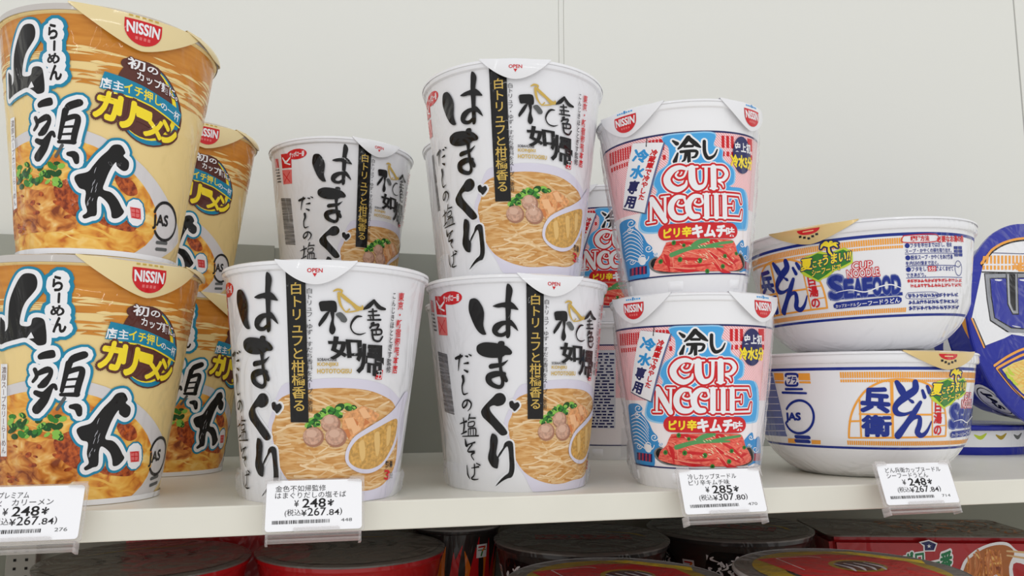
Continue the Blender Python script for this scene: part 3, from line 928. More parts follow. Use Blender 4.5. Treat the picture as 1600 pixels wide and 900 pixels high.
['P','green_dark',10,[-4341,3198,-4465,3176,-4627,3246,-4729,3366,-4707,3466,-4576,3488,-4418,3419,-4323,3298],0],
['P','green_dark',11,[-3494,3460,-3462,3392,-3494,3296,-3573,3228,-3653,3228,-3686,3296,-3652,3392,-3573,3460],0],
['P','green_light',10,[-3665,3700,-3717,3635,-3850,3604,-3988,3626,-4047,3687,-3991,3753,-3855,3784,-3721,3762],0],
['P','green_light',11,[-2779,2912,-2819,2830,-2932,2791,-3052,2817,-3107,2894,-3065,2975,-2952,3015,-2834,2989],0],
['P','green_dark',10,[-2894,3196,-2986,3168,-3096,3222,-3159,3327,-3138,3421,-3046,3450,-2938,3396,-2875,3291],0],
['P','green_dark',11,[-3980,2986,-4085,2946,-4181,2977,-4209,3061,-4153,3148,-4047,3188,-3954,3157,-3927,3073],0],
['P','green_dark',10,[-3355,3707,-3430,3692,-3516,3742,-3562,3828,-3541,3900,-3465,3916,-3380,3866,-3335,3779],0],
['P','green',11,[-3025,3522,-3129,3504,-3249,3580,-3313,3706,-3284,3807,-3180,3826,-3062,3750,-2998,3624],0],
['P','curry_red',9,[-4735,2469,-4798,2447,-4908,2462,-5002,2506,-5020,2552,-4952,2575,-4841,2559,-4752,2516],0],
['P','curry_red',9,[-5111,1231,-5188,1182,-5354,1165,-5518,1190,-5574,1243,-5484,1294,-5310,1311,-5160,1285],0],
['P','curry_red',9,[-5435,2095,-5477,2022,-5663,1950,-5907,1919,-6060,1949,-6000,2024,-5780,2098,-5552,2127],0],
['P','curry_red',9,[-3951,1706,-3998,1667,-4085,1663,-4162,1697,-4182,1749,-4133,1789,-4045,1792,-3970,1758],0],
['P','curry_red',9,[-3764,1723,-3824,1674,-3929,1674,-4020,1721,-4039,1788,-3977,1837,-3871,1838,-3783,1790],0],
['P','curry_red',9,[-2708,2033,-2790,1998,-2935,2033,-3058,2118,-3086,2203,-3002,2239,-2858,2204,-2737,2119],0],
['P','curry_red',9,[-5041,1067,-5116,1003,-5288,974,-5464,997,-5531,1058,-5442,1123,-5260,1153,-5098,1129],0],
['P','curry_red',9,[-3527,2456,-3592,2402,-3698,2404,-3784,2462,-3796,2541,-3729,2596,-3623,2593,-3540,2535],0],
['P','curry_red',9,[-4687,1058,-4789,1056,-4975,1116,-5138,1202,-5175,1265,-5060,1269,-4871,1209,-4720,1122],0],
['P','curry_red',9,[-2205,1600,-2242,1532,-2368,1477,-2511,1464,-2584,1503,-2546,1571,-2419,1627,-2278,1639],0],
['P','curry_red',9,[-3713,2065,-3759,2041,-3848,2049,-3927,2085,-3950,2129,-3901,2154,-3812,2146,-3734,2109],0],
['P','curry_red',9,[-4023,2257,-4009,2169,-4087,2081,-4213,2044,-4314,2081,-4327,2170,-4245,2258,-4119,2294],0],
['S','teal',12,[-4113,9586,579,-3826,9530,579,-3712,9295,579,-3737,8982,579,-3907,8722,579,-4163,8413,579,-4330,8050,579,-4429,7529,579,-4185,7420,579,-3975,7471,579,-3895,7731,579,-3674,7782,579,-3460,7678,579,-3388,7313,579,-3363,6896,579,-3410,6687,579,-3680,6634,579,-3856,6765,579,-4196,6950,579,-4660,6878,579,-5127,6783,579,-5503,6713,579,-5465,7136,579,-5384,7345,579,-5168,7232,579,-5002,7438,579,-4952,7962,579,-4861,8484,579,-4631,9000,579,-4344,9461,579,-4113,9586,579]],
['P','teal',12,[-4113,9586,-3826,9530,-3712,9295,-3737,8982,-3907,8722,-4163,8413,-4330,8050,-4429,7529,-4185,7420,-3975,7471,-3895,7731,-3674,7782,-3460,7678,-3388,7313,-3363,6896,-3410,6687,-3680,6634,-3856,6765,-4196,6950,-4660,6878,-5127,6783,-5503,6713,-5465,7136,-5384,7345,-5168,7232,-5002,7438,-4952,7962,-4861,8484,-4631,9000,-4344,9461],1],
['S','teal',12,[-5411,7769,579,-5277,7737,579,-5157,7600,579,-5168,7232,579,-5340,6920,579,-5494,6819,579,-5411,7769,579]],
['P','teal',12,[-5411,7769,-5277,7737,-5157,7600,-5168,7232,-5340,6920,-5494,6819],1],
['S','teal',12,[-3702,6217,579,-3521,6367,579,-3138,6459,579,-3034,6332,579,-3066,6143,579,-3449,6081,579,-3652,6066,579,-3702,6217,579]],
['P','teal',12,[-3702,6217,-3521,6367,-3138,6459,-3034,6332,-3066,6143,-3449,6081,-3652,6066],1],
['S','teal',12,[-679,4665,579,-376,4703,579,-183,4428,579,-244,4271,579,-10,4071,579,-8,3756,579,-203,3642,579,-467,3805,579,-525,3962,579,-721,3615,579,-897,3077,579,-944,2769,579,-617,2680,579,-338,2434,579,-120,2110,579,0,1907,579,-232,1648,579,-490,1624,579,-566,1900,579,-727,2219,579,-1071,2465,579,-1166,2238,579,-1156,1699,579,-1384,1594,579,-1651,1491,579,-1737,1609,579,-1557,1793,579,-1662,2180,579,-1656,2639,579,-1924,2760,579,-2127,3107,579,-2028,3296,579,-1602,3441,579,-1403,3706,579,-1142,4087,579,-875,4394,579,-679,4665,579]],
['P','teal',12,[-679,4665,-376,4703,-183,4428,-244,4271,-10,4071,-8,3756,-203,3642,-467,3805,-525,3962,-721,3615,-897,3077,-944,2769,-617,2680,-338,2434,-120,2110,0,1907,-232,1648,-490,1624,-566,1900,-727,2219,-1071,2465,-1166,2238,-1156,1699,-1384,1594,-1651,1491,-1737,1609,-1557,1793,-1662,2180,-1656,2639,-1924,2760,-2127,3107,-2028,3296,-1602,3441,-1403,3706,-1142,4087,-875,4394],1],
['S','teal',12,[-3820,5651,761,-3746,5387,743,-3904,5161,706]],
['S','teal',12,[-3745,5462,761,-3304,5651,852,-3196,5463,761,-3447,5085,888,-3634,4972,761]],
['S','teal',12,[-3791,4708,797,-3446,4632,852,-3084,5009,761,-2974,4858,706]],
['S','teal',12,[-3154,4934,743,-3445,4406,943,-3758,4028,979]],
['S','teal',12,[-2009,6269,888,-2363,6112,888,-2522,5920,761]],
['S','teal',12,[-2522,5920,852,-2640,5389,779,-2761,4783,743]],
['S','teal',12,[-2610,5540,797,-2147,5696,797,-2040,5545,815,-2149,5011,834,-2200,4630,797]],
['S','teal',12,[-2635,5237,670,-2195,5277,688]],
['S','teal',12,[-2696,4934,670,-2216,4973,688]],
['S','teal',12,[-2793,4631,724,-2166,4630,779]],
['S','teal',12,[-2389,4137,761,-2140,4097,888,-2056,3830,797]],
['S','teal',12,[-2924,9431,870,-2881,9390,845]],
['S','teal',12,[-3112,9259,832,-3110,9029,870]],
['S','teal',12,[-3109,8998,870,-2939,9122,870,-2874,9019,857,-3043,8910,857]],
['S','teal',12,[-2954,8755,870,-2957,8416,870]],
['S','teal',12,[-3033,8205,832,-3073,7933,857]],
['S','teal',12,[-3174,8088,845,-3118,7942,845,-2900,8155,845,-2802,8027,857,-2939,7883,832]],
['S','teal',12,[-2805,7765,882,-3021,7421,895,-3086,7211,845]],
['S','teal',12,[-3020,7369,845,-2886,7423,857,-2838,7267,857,-2706,7348,832]],
['S','teal',12,[483,2155,922,582,1792,922]],
['S','white_print',13,[-4113,9586,365,-3826,9530,365,-3712,9295,365,-3737,8982,365,-3907,8722,365,-4163,8413,365,-4330,8050,365,-4429,7529,365,-4185,7420,365,-3975,7471,365,-3895,7731,365,-3674,7782,365,-3460,7678,365,-3388,7313,365,-3363,6896,365,-3410,6687,365,-3680,6634,365,-3856,6765,365,-4196,6950,365,-4660,6878,365,-5127,6783,365,-5503,6713,365,-5465,7136,365,-5384,7345,365,-5168,7232,365,-5002,7438,365,-4952,7962,365,-4861,8484,365,-4631,9000,365,-4344,9461,365,-4113,9586,365]],
['P','white_print',13,[-4113,9586,-3826,9530,-3712,9295,-3737,8982,-3907,8722,-4163,8413,-4330,8050,-4429,7529,-4185,7420,-3975,7471,-3895,7731,-3674,7782,-3460,7678,-3388,7313,-3363,6896,-3410,6687,-3680,6634,-3856,6765,-4196,6950,-4660,6878,-5127,6783,-5503,6713,-5465,7136,-5384,7345,-5168,7232,-5002,7438,-4952,7962,-4861,8484,-4631,9000,-4344,9461],1],
['S','white_print',13,[-5411,7769,365,-5277,7737,365,-5157,7600,365,-5168,7232,365,-5340,6920,365,-5494,6819,365,-5411,7769,365]],
['P','white_print',13,[-5411,7769,-5277,7737,-5157,7600,-5168,7232,-5340,6920,-5494,6819],1],
['S','white_print',13,[-3702,6217,365,-3521,6367,365,-3138,6459,365,-3034,6332,365,-3066,6143,365,-3449,6081,365,-3652,6066,365,-3702,6217,365]],
['P','white_print',13,[-3702,6217,-3521,6367,-3138,6459,-3034,6332,-3066,6143,-3449,6081,-3652,6066],1],
['S','white_print',13,[-679,4665,365,-376,4703,365,-183,4428,365,-244,4271,365,-10,4071,365,-8,3756,365,-203,3642,365,-467,3805,365,-525,3962,365,-721,3615,365,-897,3077,365,-944,2769,365,-617,2680,365,-338,2434,365,-120,2110,365,0,1907,365,-232,1648,365,-490,1624,365,-566,1900,365,-727,2219,365,-1071,2465,365,-1166,2238,365,-1156,1699,365,-1384,1594,365,-1651,1491,365,-1737,1609,365,-1557,1793,365,-1662,2180,365,-1656,2639,365,-1924,2760,365,-2127,3107,365,-2028,3296,365,-1602,3441,365,-1403,3706,365,-1142,4087,365,-875,4394,365,-679,4665,365]],
['P','white_print',13,[-679,4665,-376,4703,-183,4428,-244,4271,-10,4071,-8,3756,-203,3642,-467,3805,-525,3962,-721,3615,-897,3077,-944,2769,-617,2680,-338,2434,-120,2110,0,1907,-232,1648,-490,1624,-566,1900,-727,2219,-1071,2465,-1166,2238,-1156,1699,-1384,1594,-1651,1491,-1737,1609,-1557,1793,-1662,2180,-1656,2639,-1924,2760,-2127,3107,-2028,3296,-1602,3441,-1403,3706,-1142,4087,-875,4394],1],
['S','white_print',13,[-3820,5651,547,-3746,5387,529,-3904,5161,492]],
['S','white_print',13,[-3745,5462,547,-3304,5651,638,-3196,5463,547,-3447,5085,674,-3634,4972,547]],
['S','white_print',13,[-3791,4708,583,-3446,4632,638,-3084,5009,547,-2974,4858,492]],
['S','white_print',13,[-3154,4934,529,-3445,4406,729,-3758,4028,765]],
['S','white_print',13,[-2009,6269,674,-2363,6112,674,-2522,5920,547]],
['S','white_print',13,[-2522,5920,638,-2640,5389,565,-2761,4783,529]],
['S','white_print',13,[-2610,5540,583,-2147,5696,583,-2040,5545,601,-2149,5011,620,-2200,4630,583]],
['S','white_print',13,[-2635,5237,456,-2195,5277,474]],
['S','white_print',13,[-2696,4934,456,-2216,4973,474]],
['S','white_print',13,[-2793,4631,510,-2166,4630,565]],
['S','white_print',13,[-2389,4137,547,-2140,4097,674,-2056,3830,583]],
['S','white_print',13,[-2924,9431,581,-2881,9390,556]],
['S','white_print',13,[-3112,9259,543,-3110,9029,581]],
['S','white_print',13,[-3109,8998,581,-2939,9122,581,-2874,9019,568,-3043,8910,568]],
['S','white_print',13,[-2954,8755,581,-2957,8416,581]],
['S','white_print',13,[-3033,8205,543,-3073,7933,568]],
['S','white_print',13,[-3174,8088,556,-3118,7942,556,-2900,8155,556,-2802,8027,568,-2939,7883,543]],
['S','white_print',13,[-2805,7765,593,-3021,7421,606,-3086,7211,556]],
['S','white_print',13,[-3020,7369,556,-2886,7423,568,-2838,7267,568,-2706,7348,543]],
['S','white_print',13,[483,2155,783,582,1792,783]],
['P','ink_black',14,[-4113,9586,-3826,9530,-3712,9295,-3737,8982,-3907,8722,-4163,8413,-4330,8050,-4429,7529,-4185,7420,-3975,7471,-3895,7731,-3674,7782,-3460,7678,-3388,7313,-3363,6896,-3410,6687,-3680,6634,-3856,6765,-4196,6950,-4660,6878,-5127,6783,-5503,6713,-5465,7136,-5384,7345,-5168,7232,-5002,7438,-4952,7962,-4861,8484,-4631,9000,-4344,9461],1],
['P','ink_black',14,[-5411,7769,-5277,7737,-5157,7600,-5168,7232,-5340,6920,-5494,6819],1],
['P','ink_black',14,[-3702,6217,-3521,6367,-3138,6459,-3034,6332,-3066,6143,-3449,6081,-3652,6066],1],
['P','ink_black',14,[-679,4665,-376,4703,-183,4428,-244,4271,-10,4071,-8,3756,-203,3642,-467,3805,-525,3962,-721,3615,-897,3077,-944,2769,-617,2680,-338,2434,-120,2110,0,1907,-232,1648,-490,1624,-566,1900,-727,2219,-1071,2465,-1166,2238,-1156,1699,-1384,1594,-1651,1491,-1737,1609,-1557,1793,-1662,2180,-1656,2639,-1924,2760,-2127,3107,-2028,3296,-1602,3441,-1403,3706,-1142,4087,-875,4394],1],
['S','ink_black',15,[-3820,5651,182,-3746,5387,164,-3904,5161,127]],
['S','ink_black',15,[-3745,5462,182,-3304,5651,273,-3196,5463,182,-3447,5085,309,-3634,4972,182]],
['S','ink_black',15,[-3791,4708,218,-3446,4632,273,-3084,5009,182,-2974,4858,127]],
['S','ink_black',15,[-3154,4934,164,-3445,4406,364,-3758,4028,400]],
['S','ink_black',15,[-2009,6269,309,-2363,6112,309,-2522,5920,182]],
['S','ink_black',15,[-2522,5920,273,-2640,5389,200,-2761,4783,164]],
['S','ink_black',15,[-2610,5540,218,-2147,5696,218,-2040,5545,236,-2149,5011,255,-2200,4630,218]],
['S','ink_black',15,[-2635,5237,91,-2195,5277,109]],
['S','ink_black',15,[-2696,4934,91,-2216,4973,109]],
['S','ink_black',15,[-2793,4631,145,-2166,4630,200]],
['S','ink_black',15,[-2389,4137,182,-2140,4097,309,-2056,3830,218]],
['T','ink_black',15,[-3170,9466,-2849,9475,-2837,8879,-3164,8871],'ら',0.04,0],
['S','ink_black',15,[-2946,8766,88,-2957,8405,88]],
['T','ink_black',15,[-3220,8265,-2772,8274,-2763,7865,-3216,7858],'め',0.04,0],
['T','ink_black',15,[-3139,7775,-2695,7783,-2680,7191,-3132,7185],'ん',0.045,0],
['P','white_print',16,[-3954,7183,-3839,6937,-4171,6887],0],
['S','panel_grey',16,[-1358,2850,5,-1398,2723,18,-1426,2595,5]],
['S','panel_grey',16,[-1288,3149,5,-1315,3061,18,-1334,2972,5]],
['S','panel_grey',16,[-1218,2773,5,-1244,2689,18,-1262,2606,5]],
['S','panel_grey',16,[-1505,2173,5,-1530,2099,18,-1547,2024,5]],
['S','panel_grey',16,[-1274,3658,5,-1313,3529,18,-1340,3399,5]],
['S','panel_grey',16,[-1446,2409,5,-1467,2343,18,-1482,2278,5]],
['S','panel_grey',16,[-1189,3022,5,-1230,2889,18,-1258,2755,5]],
['S','panel_grey',16,[-1334,2362,5,-1354,2301,18,-1367,2240,5]],
['S','panel_grey',16,[-1341,3062,5,-1373,2960,18,-1394,2858,5]],
['S','panel_grey',16,[-1391,2724,5,-1414,2652,18,-1429,2580,5]],
['S','panel_grey',16,[-1508,2303,5,-1551,2172,18,-1581,2041,5]],
['S','ink_grey',15,[-2647,4480,145,-2922,4026,127]],
['P','red_pale',15,[235,2185,735,2180,832,1719,353,1720],0],
['S','red',16,[321,2125,45,661,2128,45,732,1782,45,402,1780,45]],
['S','red',16,[349,1965,36,695,1959,36]],
['S','red',16,[486,2139,36,552,1786,36]],
['P','white_print',10,[-5536,5893,-5132,5887,-5457,2074,-5964,2056],0],
['T','brown',11,[-5485,5778,-5183,5774,-5501,2187,-5875,2174],'濃厚スープカリーらーめん',0.0,1],
['P','brown',9,[2132,6762,2209,6438,2206,6121,2121,5822,1966,5551,1758,5319,1514,5132,1249,4995,977,4912,706,4884,443,4911,196,4990,-32,5119,-235,5293,-411,5506,-556,5753,-670,6026,-749,6316,-794,6617,-805,6918,-783,7212,-729,7490,-645,7744,-532,7968,-393,8154,-231,8298,-48,8394,154,8440,372,8435,603,8376,844,8266,1090,8107,1336,7903,1576,7659,1798,7382,1989,7080],0],
['P','teal',10,[2009,6755,2077,6444,2075,6140,2001,5852,1862,5592,1673,5369,1449,5189,1204,5057,949,4977,694,4949,446,4974,211,5050,-6,5174,-200,5342,-369,5548,-508,5786,-617,6049,-694,6329,-738,6619,-750,6910,-729,7193,-678,7461,-598,7707,-491,7922,-359,8102,-205,8240,-30,8332,163,8376,370,8370,589,8313,817,8207,1049,8053,1280,7855,1502,7619,1706,7352,1880,7061],0],
['P','yellow',11,[1836,6826,1892,6535,1886,6250,1817,5981,1690,5738,1518,5528,1312,5358,1085,5234,847,5157,608,5130,374,5153,151,5223,-55,5339,-239,5496,-399,5688,-532,5912,-636,6158,-709,6422,-751,6694,-761,6967,-741,7234,-691,7486,-613,7717,-509,7919,-381,8088,-231,8218,-62,8305,123,8347,322,8341,531,8288,747,8188,966,8043,1181,7858,1385,7637,1570,7386,1725,7113],0],
['P','brown',12,[1610,6880,1660,6591,1657,6308,1600,6041,1493,5799,1343,5591,1161,5422,958,5298,742,5221,522,5194,305,5217,98,5287,-95,5402,-269,5559,-421,5751,-547,5974,-646,6221,-716,6485,-757,6757,-768,7030,-750,7296,-704,7548,-632,7779,-535,7981,-416,8149,-276,8278,-119,8364,54,8405,239,8398,432,8343,631,8242,831,8097,1026,7911,1210,7689,1375,7438,1512,7166],0],
['S','brown',12,[-418,8171,441,649,8135,441]],
['P','yellow',17,[-1132,6961,-743,6915,-26,6841,675,6682,1488,6391,2147,6129,2112,6080,1518,6272,693,6579,-13,6739,-733,6802,-1124,6868],0],
['P','teal',18,[-1161,7679,-525,7559,221,7384,975,7140,1898,6884,2113,6706,2046,6159,1498,6351,682,6643,-21,6803,-739,6871,-1318,6954,-1264,7299],0],
['T','white_print',19,[-1274,7436,-474,7340,-462,6960,-1294,6986],'店主',0.018,0],
['T','yellow',19,[-464,7417,1018,7123,1045,6702,-433,6961],'イチ押し',0.02,0],
['T','white_print',19,[1025,6965,2026,6701,2038,6294,1053,6662],'の一杯',0.012,0],
['T','brown',18,[-405,8478,209,8407,254,7983,-373,8015],'初',0.09,0],
['T','brown',18,[319,8300,738,8243,746,7980,338,8029],'の',0.09,0],
['T','brown',18,[-43,7958,1716,7631,1763,7194,-12,7613],'カップ麺に。',0.09,0],
['T','white_print',20,[-405,8478,209,8407,254,7983,-373,8015],'初',0.02,0],
['T','white_print',20,[319,8300,738,8243,746,7980,338,8029],'の',0.02,0],
['T','white_print',20,[-43,7958,1716,7631,1763,7194,-12,7613],'カップ麺に。',0.02,0],
['T','brown',19,[-1284,6849,-604,6763,-678,5656,-1479,5799],'カ',0.14,0],
['T','brown',19,[-580,6701,22,6567,-32,5413,-639,5562],'リ',0.14,0],
['T','brown',19,[86,6377,692,6239,687,6010,104,6153],'ー',0.14,0],
['T','brown',19,[542,6168,1275,6030,1211,5202,473,5356],'メ',0.14,0],
['T','brown',19,[1212,6193,1992,5987,1964,5110,1297,5302],'ン',0.14,0],
['T','yellow',21,[-1284,6849,-604,6763,-678,5656,-1479,5799],'カ',0.055,0],
['T','yellow',21,[-580,6701,22,6567,-32,5413,-639,5562],'リ',0.055,0],
['T','yellow',21,[86,6377,692,6239,687,6010,104,6153],'ー',0.055,0],
['T','yellow',21,[542,6168,1275,6030,1211,5202,473,5356],'メ',0.055,0],
['T','yellow',21,[1212,6193,1992,5987,1964,5110,1297,5302],'ン',0.055,0],
['S','ink',9,[1504,2169,133,1562,2329,133,1651,2466,133,1766,2573,133,1906,2645,133,2066,2680,133,2241,2675,133,2426,2631,133,2613,2549,133,2793,2434,133,2954,2290,133,3083,2123,133,3165,1941,133,3188,1753,133,3148,1569,133,3048,1399,133,2902,1253,133,2725,1142,133,2530,1070,133,2332,1041,133,2141,1056,133,1964,1114,133,1808,1210,133,1679,1339,133]],
['T','ink',9,[1437,2033,2385,2152,2478,1545,1522,1440],'JAS',0.04,0],
['S','ink_grey',9,[1916,877,148,2629,945,148]],
['S','ink_grey',9,[1948,589,148,2679,654,148]]],'N':[['BAND','pink',1,4300,7930],
['BAND','pinkish_white',1,1030,4300],
['BAND','navy',2,7900,7990],
['BAND','navy',10,990,1060],
['P','red',3,[-4237,7748,-4029,7739,-4192,7128,-4416,7135],0],
['P','red',3,[-3943,7736,-3772,7730,-3906,7122,-4082,7126],0],
['P','red',3,[-3699,7728,-3549,7724,-3666,7118,-3815,7120],0],
['P','red',3,[-3484,7723,-3349,7720,-3454,7117,-3587,7118],0],
['P','red',3,[-3290,7719,-3166,7717,-3263,7116,-3383,7116],0],
['P','red',3,[-3112,7717,-2997,7715,-3086,7117,-3197,7116],0],
['P','red',3,[-2945,7716,-2837,7715,-2921,7118,-3025,7117],0],
['P','red',3,[-2789,7715,-2686,7715,-2765,7120,-2864,7119],0],
['P','red',3,[-2640,7716,-2543,7716,-2618,7123,-2711,7121],0],
['P','red',3,[-4333,6989,-4122,6984,-4172,6766,-4373,6770],0],
['P','red',3,[-4012,6982,-3843,6979,-3890,6763,-4049,6764],0],
['P','red',3,[-3752,6978,-3607,6977,-3652,6762,-3788,6762],0],
['P','red',3,[-3526,6976,-3397,6976,-3442,6762,-3563,6761],0],
['P','red',3,[-3324,6976,-3206,6976,-3251,6763,-3362,6762],0],
['P','red',3,[-3139,6977,-3030,6977,-3076,6766,-3177,6764],0],
['P','red',3,[-2967,6978,-2865,6979,-2911,6768,-3007,6766],0],
['P','red',3,[-2806,6980,-2709,6982,-2756,6772,-2846,6769],0],
['P','red',3,[-1615,7764,-1488,7764,-1492,7569,-1619,7575],0],
['P','red',3,[-1445,7758,-1322,7759,-1324,7565,-1448,7570],0],
['P','red',3,[-1279,7753,-1159,7754,-1161,7561,-1281,7566],0],
['P','red',3,[-1117,7749,-999,7751,-1000,7557,-1118,7562],0],
['P','red',3,[-959,7746,-843,7747,-843,7555,-959,7559],0],
['P','red',3,[-995,7722,-879,7718,-911,7190,-1030,7194],0],
['P','red',3,[-1016,6944,-866,6959,-869,6723,-1002,6714],0],
['P','red',3,[1740,7764,1889,7767,1911,7176,1759,7173],0],
['P','red',3,[1764,7001,1918,7003,1927,6769,1772,6767],0],
['P','red',3,[1991,7769,2147,7774,2176,7181,2015,7178],0],
['P','red',3,[2023,7005,2184,7008,2196,6773,2033,6771],0],
['P','red',3,[2254,7777,2419,7782,2456,7188,2285,7183],0],
['P','red',3,[2295,7010,2466,7015,2481,6779,2308,6776],0],
['P','red',3,[3399,7825,3644,7838,3733,7235,3473,7224],0],
['P','red',3,[3496,7048,3760,7059,3799,6820,3527,6810],0],
['P','red',3,[3601,7836,3874,7852,3981,7247,3687,7233],0],
['P','red',3,[3714,7057,4014,7070,4061,6830,3751,6818],0],
['P','sky_pale',4,[-881,7898,237,7930,1418,7889,1368,7306,1818,7090,1868,6615,2546,6179,2591,5540,2328,5296,3476,5226,3922,4447,3980,3404,3296,3193,523,3190,-1949,3185,-2764,3491,-2546,4185,-2078,4743,-1471,5162,-1605,5615,-1316,6159,-810,6533,-720,7266,-930,7593],1],
['P','sky',5,[-844,7828,237,7860,1380,7820,1331,7254,1763,7044,1810,6582,2454,6159,2495,5539,2246,5302,3313,5234,3700,4480,3743,3471,3139,3265,513,3258,-1857,3256,-2620,3555,-2421,4226,-1984,4766,-1407,5173,-1536,5612,-1261,6140,-775,6503,-688,7215,-890,7532],1],
['S','white_print',6,[-499,7581,266,-327,7422,373]],
['S','ink_black',7,[-499,7581,93,-327,7422,200]],
['S','white_print',6,[-317,6958,266,-465,6578,386]],
['S','ink_black',7,[-317,6958,93,-465,6578,213]],
['S','white_print',6,[190,7676,399,-38,7384,373,-280,7173,266]],
['S','ink_black',7,[190,7676,226,-38,7384,200,-280,7173,93]],
['S','white_print',6,[221,7626,373,504,7346,399,710,7192,266]],
['S','ink_black',7,[221,7626,200,504,7346,226,710,7192,93]],
['S','white_print',6,[2,7261,306,363,7256,306]],
['S','ink_black',7,[2,7261,133,363,7256,133]],
['S','white_print',6,[-173,7017,319,511,7008,319,485,6763,306,326,6703,266]],
['S','ink_black',7,[-173,7017,146,511,7008,146,485,6763,133,326,6703,93]],
['S','white_print',6,[62,6982,319,-16,6645,306,-133,6548,240]],
['S','ink_black',7,[62,6982,146,-16,6645,133,-133,6548,67]],
['S','white_print',6,[185,6981,346,174,6519,333]],
['S','ink_black',7,[185,6981,173,174,6519,160]],
['S','white_print',6,[896,7468,333,908,6946,346,1073,6657,359,1369,6775,293,1520,7072,240]],
['S','ink_black',7,[896,7468,160,908,6946,173,1073,6657,186,1369,6775,120,1520,7072,67]],
['S','white_print',8,[73,6151,439,-258,6266,519,-616,6147,599,-891,5791,639,-790,5417,639,-422,5205,572,-56,5363,479,23,5597,373]],
['S','red',9,[73,6151,333,-258,6266,413,-616,6147,492,-891,5791,532,-790,5417,532,-422,5205,466,-56,5363,373,23,5597,266]],
['S','white_print',11,[73,6151,133,-258,6266,213,-616,6147,293,-891,5791,333,-790,5417,333,-422,5205,266,-56,5363,173,23,5597,67]],
['S','white_print',8,[25,6059,399,-100,5814,399,-326,5754,399,-468,5897,399,-354,6057,386]],
['S','red',9,[25,6059,293,-100,5814,293,-326,5754,293,-468,5897,293,-354,6057,279]],
['S','white_print',11,[25,6059,93,-100,5814,93,-326,5754,93,-468,5897,93,-354,6057,80]],
['S','white_print',8,[288,6199,612,293,5596,639,477,5257,599,778,5287,506,935,5533,452,957,6196,466]],
['S','red',9,[288,6199,506,293,5596,532,477,5257,492,778,5287,399,935,5533,346,957,6196,359]],
['S','white_print',11,[288,6199,306,293,5596,333,477,5257,293,778,5287,200,935,5533,146,957,6196,160]],
['S','white_print',8,[99,6243,393,560,6240,393]],
['S','red',9,[99,6243,286,560,6240,286]],
['S','white_print',11,[99,6243,86,560,6240,86]],
['S','white_print',8,[792,6240,386,1136,6240,386]],
['S','red',9,[792,6240,279,1136,6240,279]],
['S','white_print',11,[792,6240,80,1136,6240,80]],
['S','white_print',8,[1318,6209,599,1335,5226,599]],
['S','red',9,[1318,6209,492,1335,5226,492]],
['S','white_print',11,[1318,6209,293,1335,5226,293]],
['S','white_print',8,[1148,6240,393,1629,6242,399]],
['S','red',9,[1148,6240,286,1629,6242,293]],
['S','white_print',11,[1148,6240,86,1629,6242,93]],
['S','white_print',8,[1159,5189,393,1528,5189,393]],
['S','red',9,[1159,5189,286,1528,5189,286]],
['S','white_print',11,[1159,5189,86,1528,5189,86]],
['S','white_print',8,[1441,6222,413,1825,6182,492,2038,5906,532,1845,5627,479,1582,5595,399]],
['S','red',9,[1441,6222,306,1825,6182,386,2038,5906,426,1845,5627,373,1582,5595,293]],
['S','white_print',11,[1441,6222,106,1825,6182,186,2038,5906,226,1845,5627,173,1582,5595,93]],
['S','white_print',8,[1597,5522,399,1799,5412,399,1873,5258,359]],
['S','red',9,[1597,5522,293,1799,5412,293,1873,5258,253]],
['S','white_print',11,[1597,5522,93,1799,5412,93,1873,5258,53]],
['S','white_print',8,[-1787,4861,439,-1926,3853,452]],
['S','red',9,[-1787,4861,333,-1926,3853,346]],
['S','white_print',11,[-1787,4861,133,-1926,3853,146]],
['S','white_print',8,[-2170,3748,379,-1679,3756,379]],
['S','red',9,[-2170,3748,273,-1679,3756,273]],
['S','white_print',11,[-2170,3748,73,-1679,3756,73]],
['S','white_print',8,[-1751,4861,612,-1452,4297,639,-1154,3751,572]],
['S','red',9,[-1751,4861,506,-1452,4297,532,-1154,3751,466]],
['S','white_print',11,[-1751,4861,306,-1452,4297,333,-1154,3751,266]],
['S','white_print',8,[-1056,4859,439,-1140,3925,426]],
['S','red',9,[-1056,4859,333,-1140,3925,319]],
['S','white_print',11,[-1056,4859,133,-1140,3925,120]],
['S','white_print',8,[-1248,4922,379,-846,4921,379]],
['S','red',9,[-1248,4922,273,-846,4921,273]],
['S','white_print',11,[-1248,4922,73,-846,4921,73]],
['S','white_print',8,[-1980,4924,379,-1673,4923,379]],
['S','red',9,[-1980,4924,273,-1673,4923,273]],
['S','white_print',11,[-1980,4924,73,-1673,4923,73]],
['S','white_print',8,[-123,4809,452,-471,4828,532,-755,4549,599,-811,4176,625,-616,3868,599,-235,3821,532,35,3995,426]],
['S','red',9,[-123,4809,346,-471,4828,426,-755,4549,492,-811,4176,519,-616,3868,492,-235,3821,426,35,3995,319]],
['S','white_print',11,[-123,4809,146,-471,4828,226,-755,4549,293,-811,4176,319,-616,3868,293,-235,3821,226,35,3995,120]],
['S','white_print',8,[-125,4735,426,-72,4500,413,-261,4395,399,-475,4487,393,-386,4654,379]],
['S','red',9,[-125,4735,319,-72,4500,306,-261,4395,293,-475,4487,286,-386,4654,273]],
['S','white_print',11,[-125,4735,120,-72,4500,106,-261,4395,93,-475,4487,86,-386,4654,73]],
['S','white_print',8,[697,4808,452,362,4827,532,88,4550,599,47,4180,625,238,3873,599,520,3843,532]],
['S','red',9,[697,4808,346,362,4827,426,88,4550,492,47,4180,519,238,3873,492,520,3843,426]],
['S','white_print',11,[697,4808,146,362,4827,226,88,4550,293,47,4180,319,238,3873,293,520,3843,226]],
['S','white_print',8,[715,4734,426,763,4501,413,576,4396,399,362,4488,393,445,4654,379]],
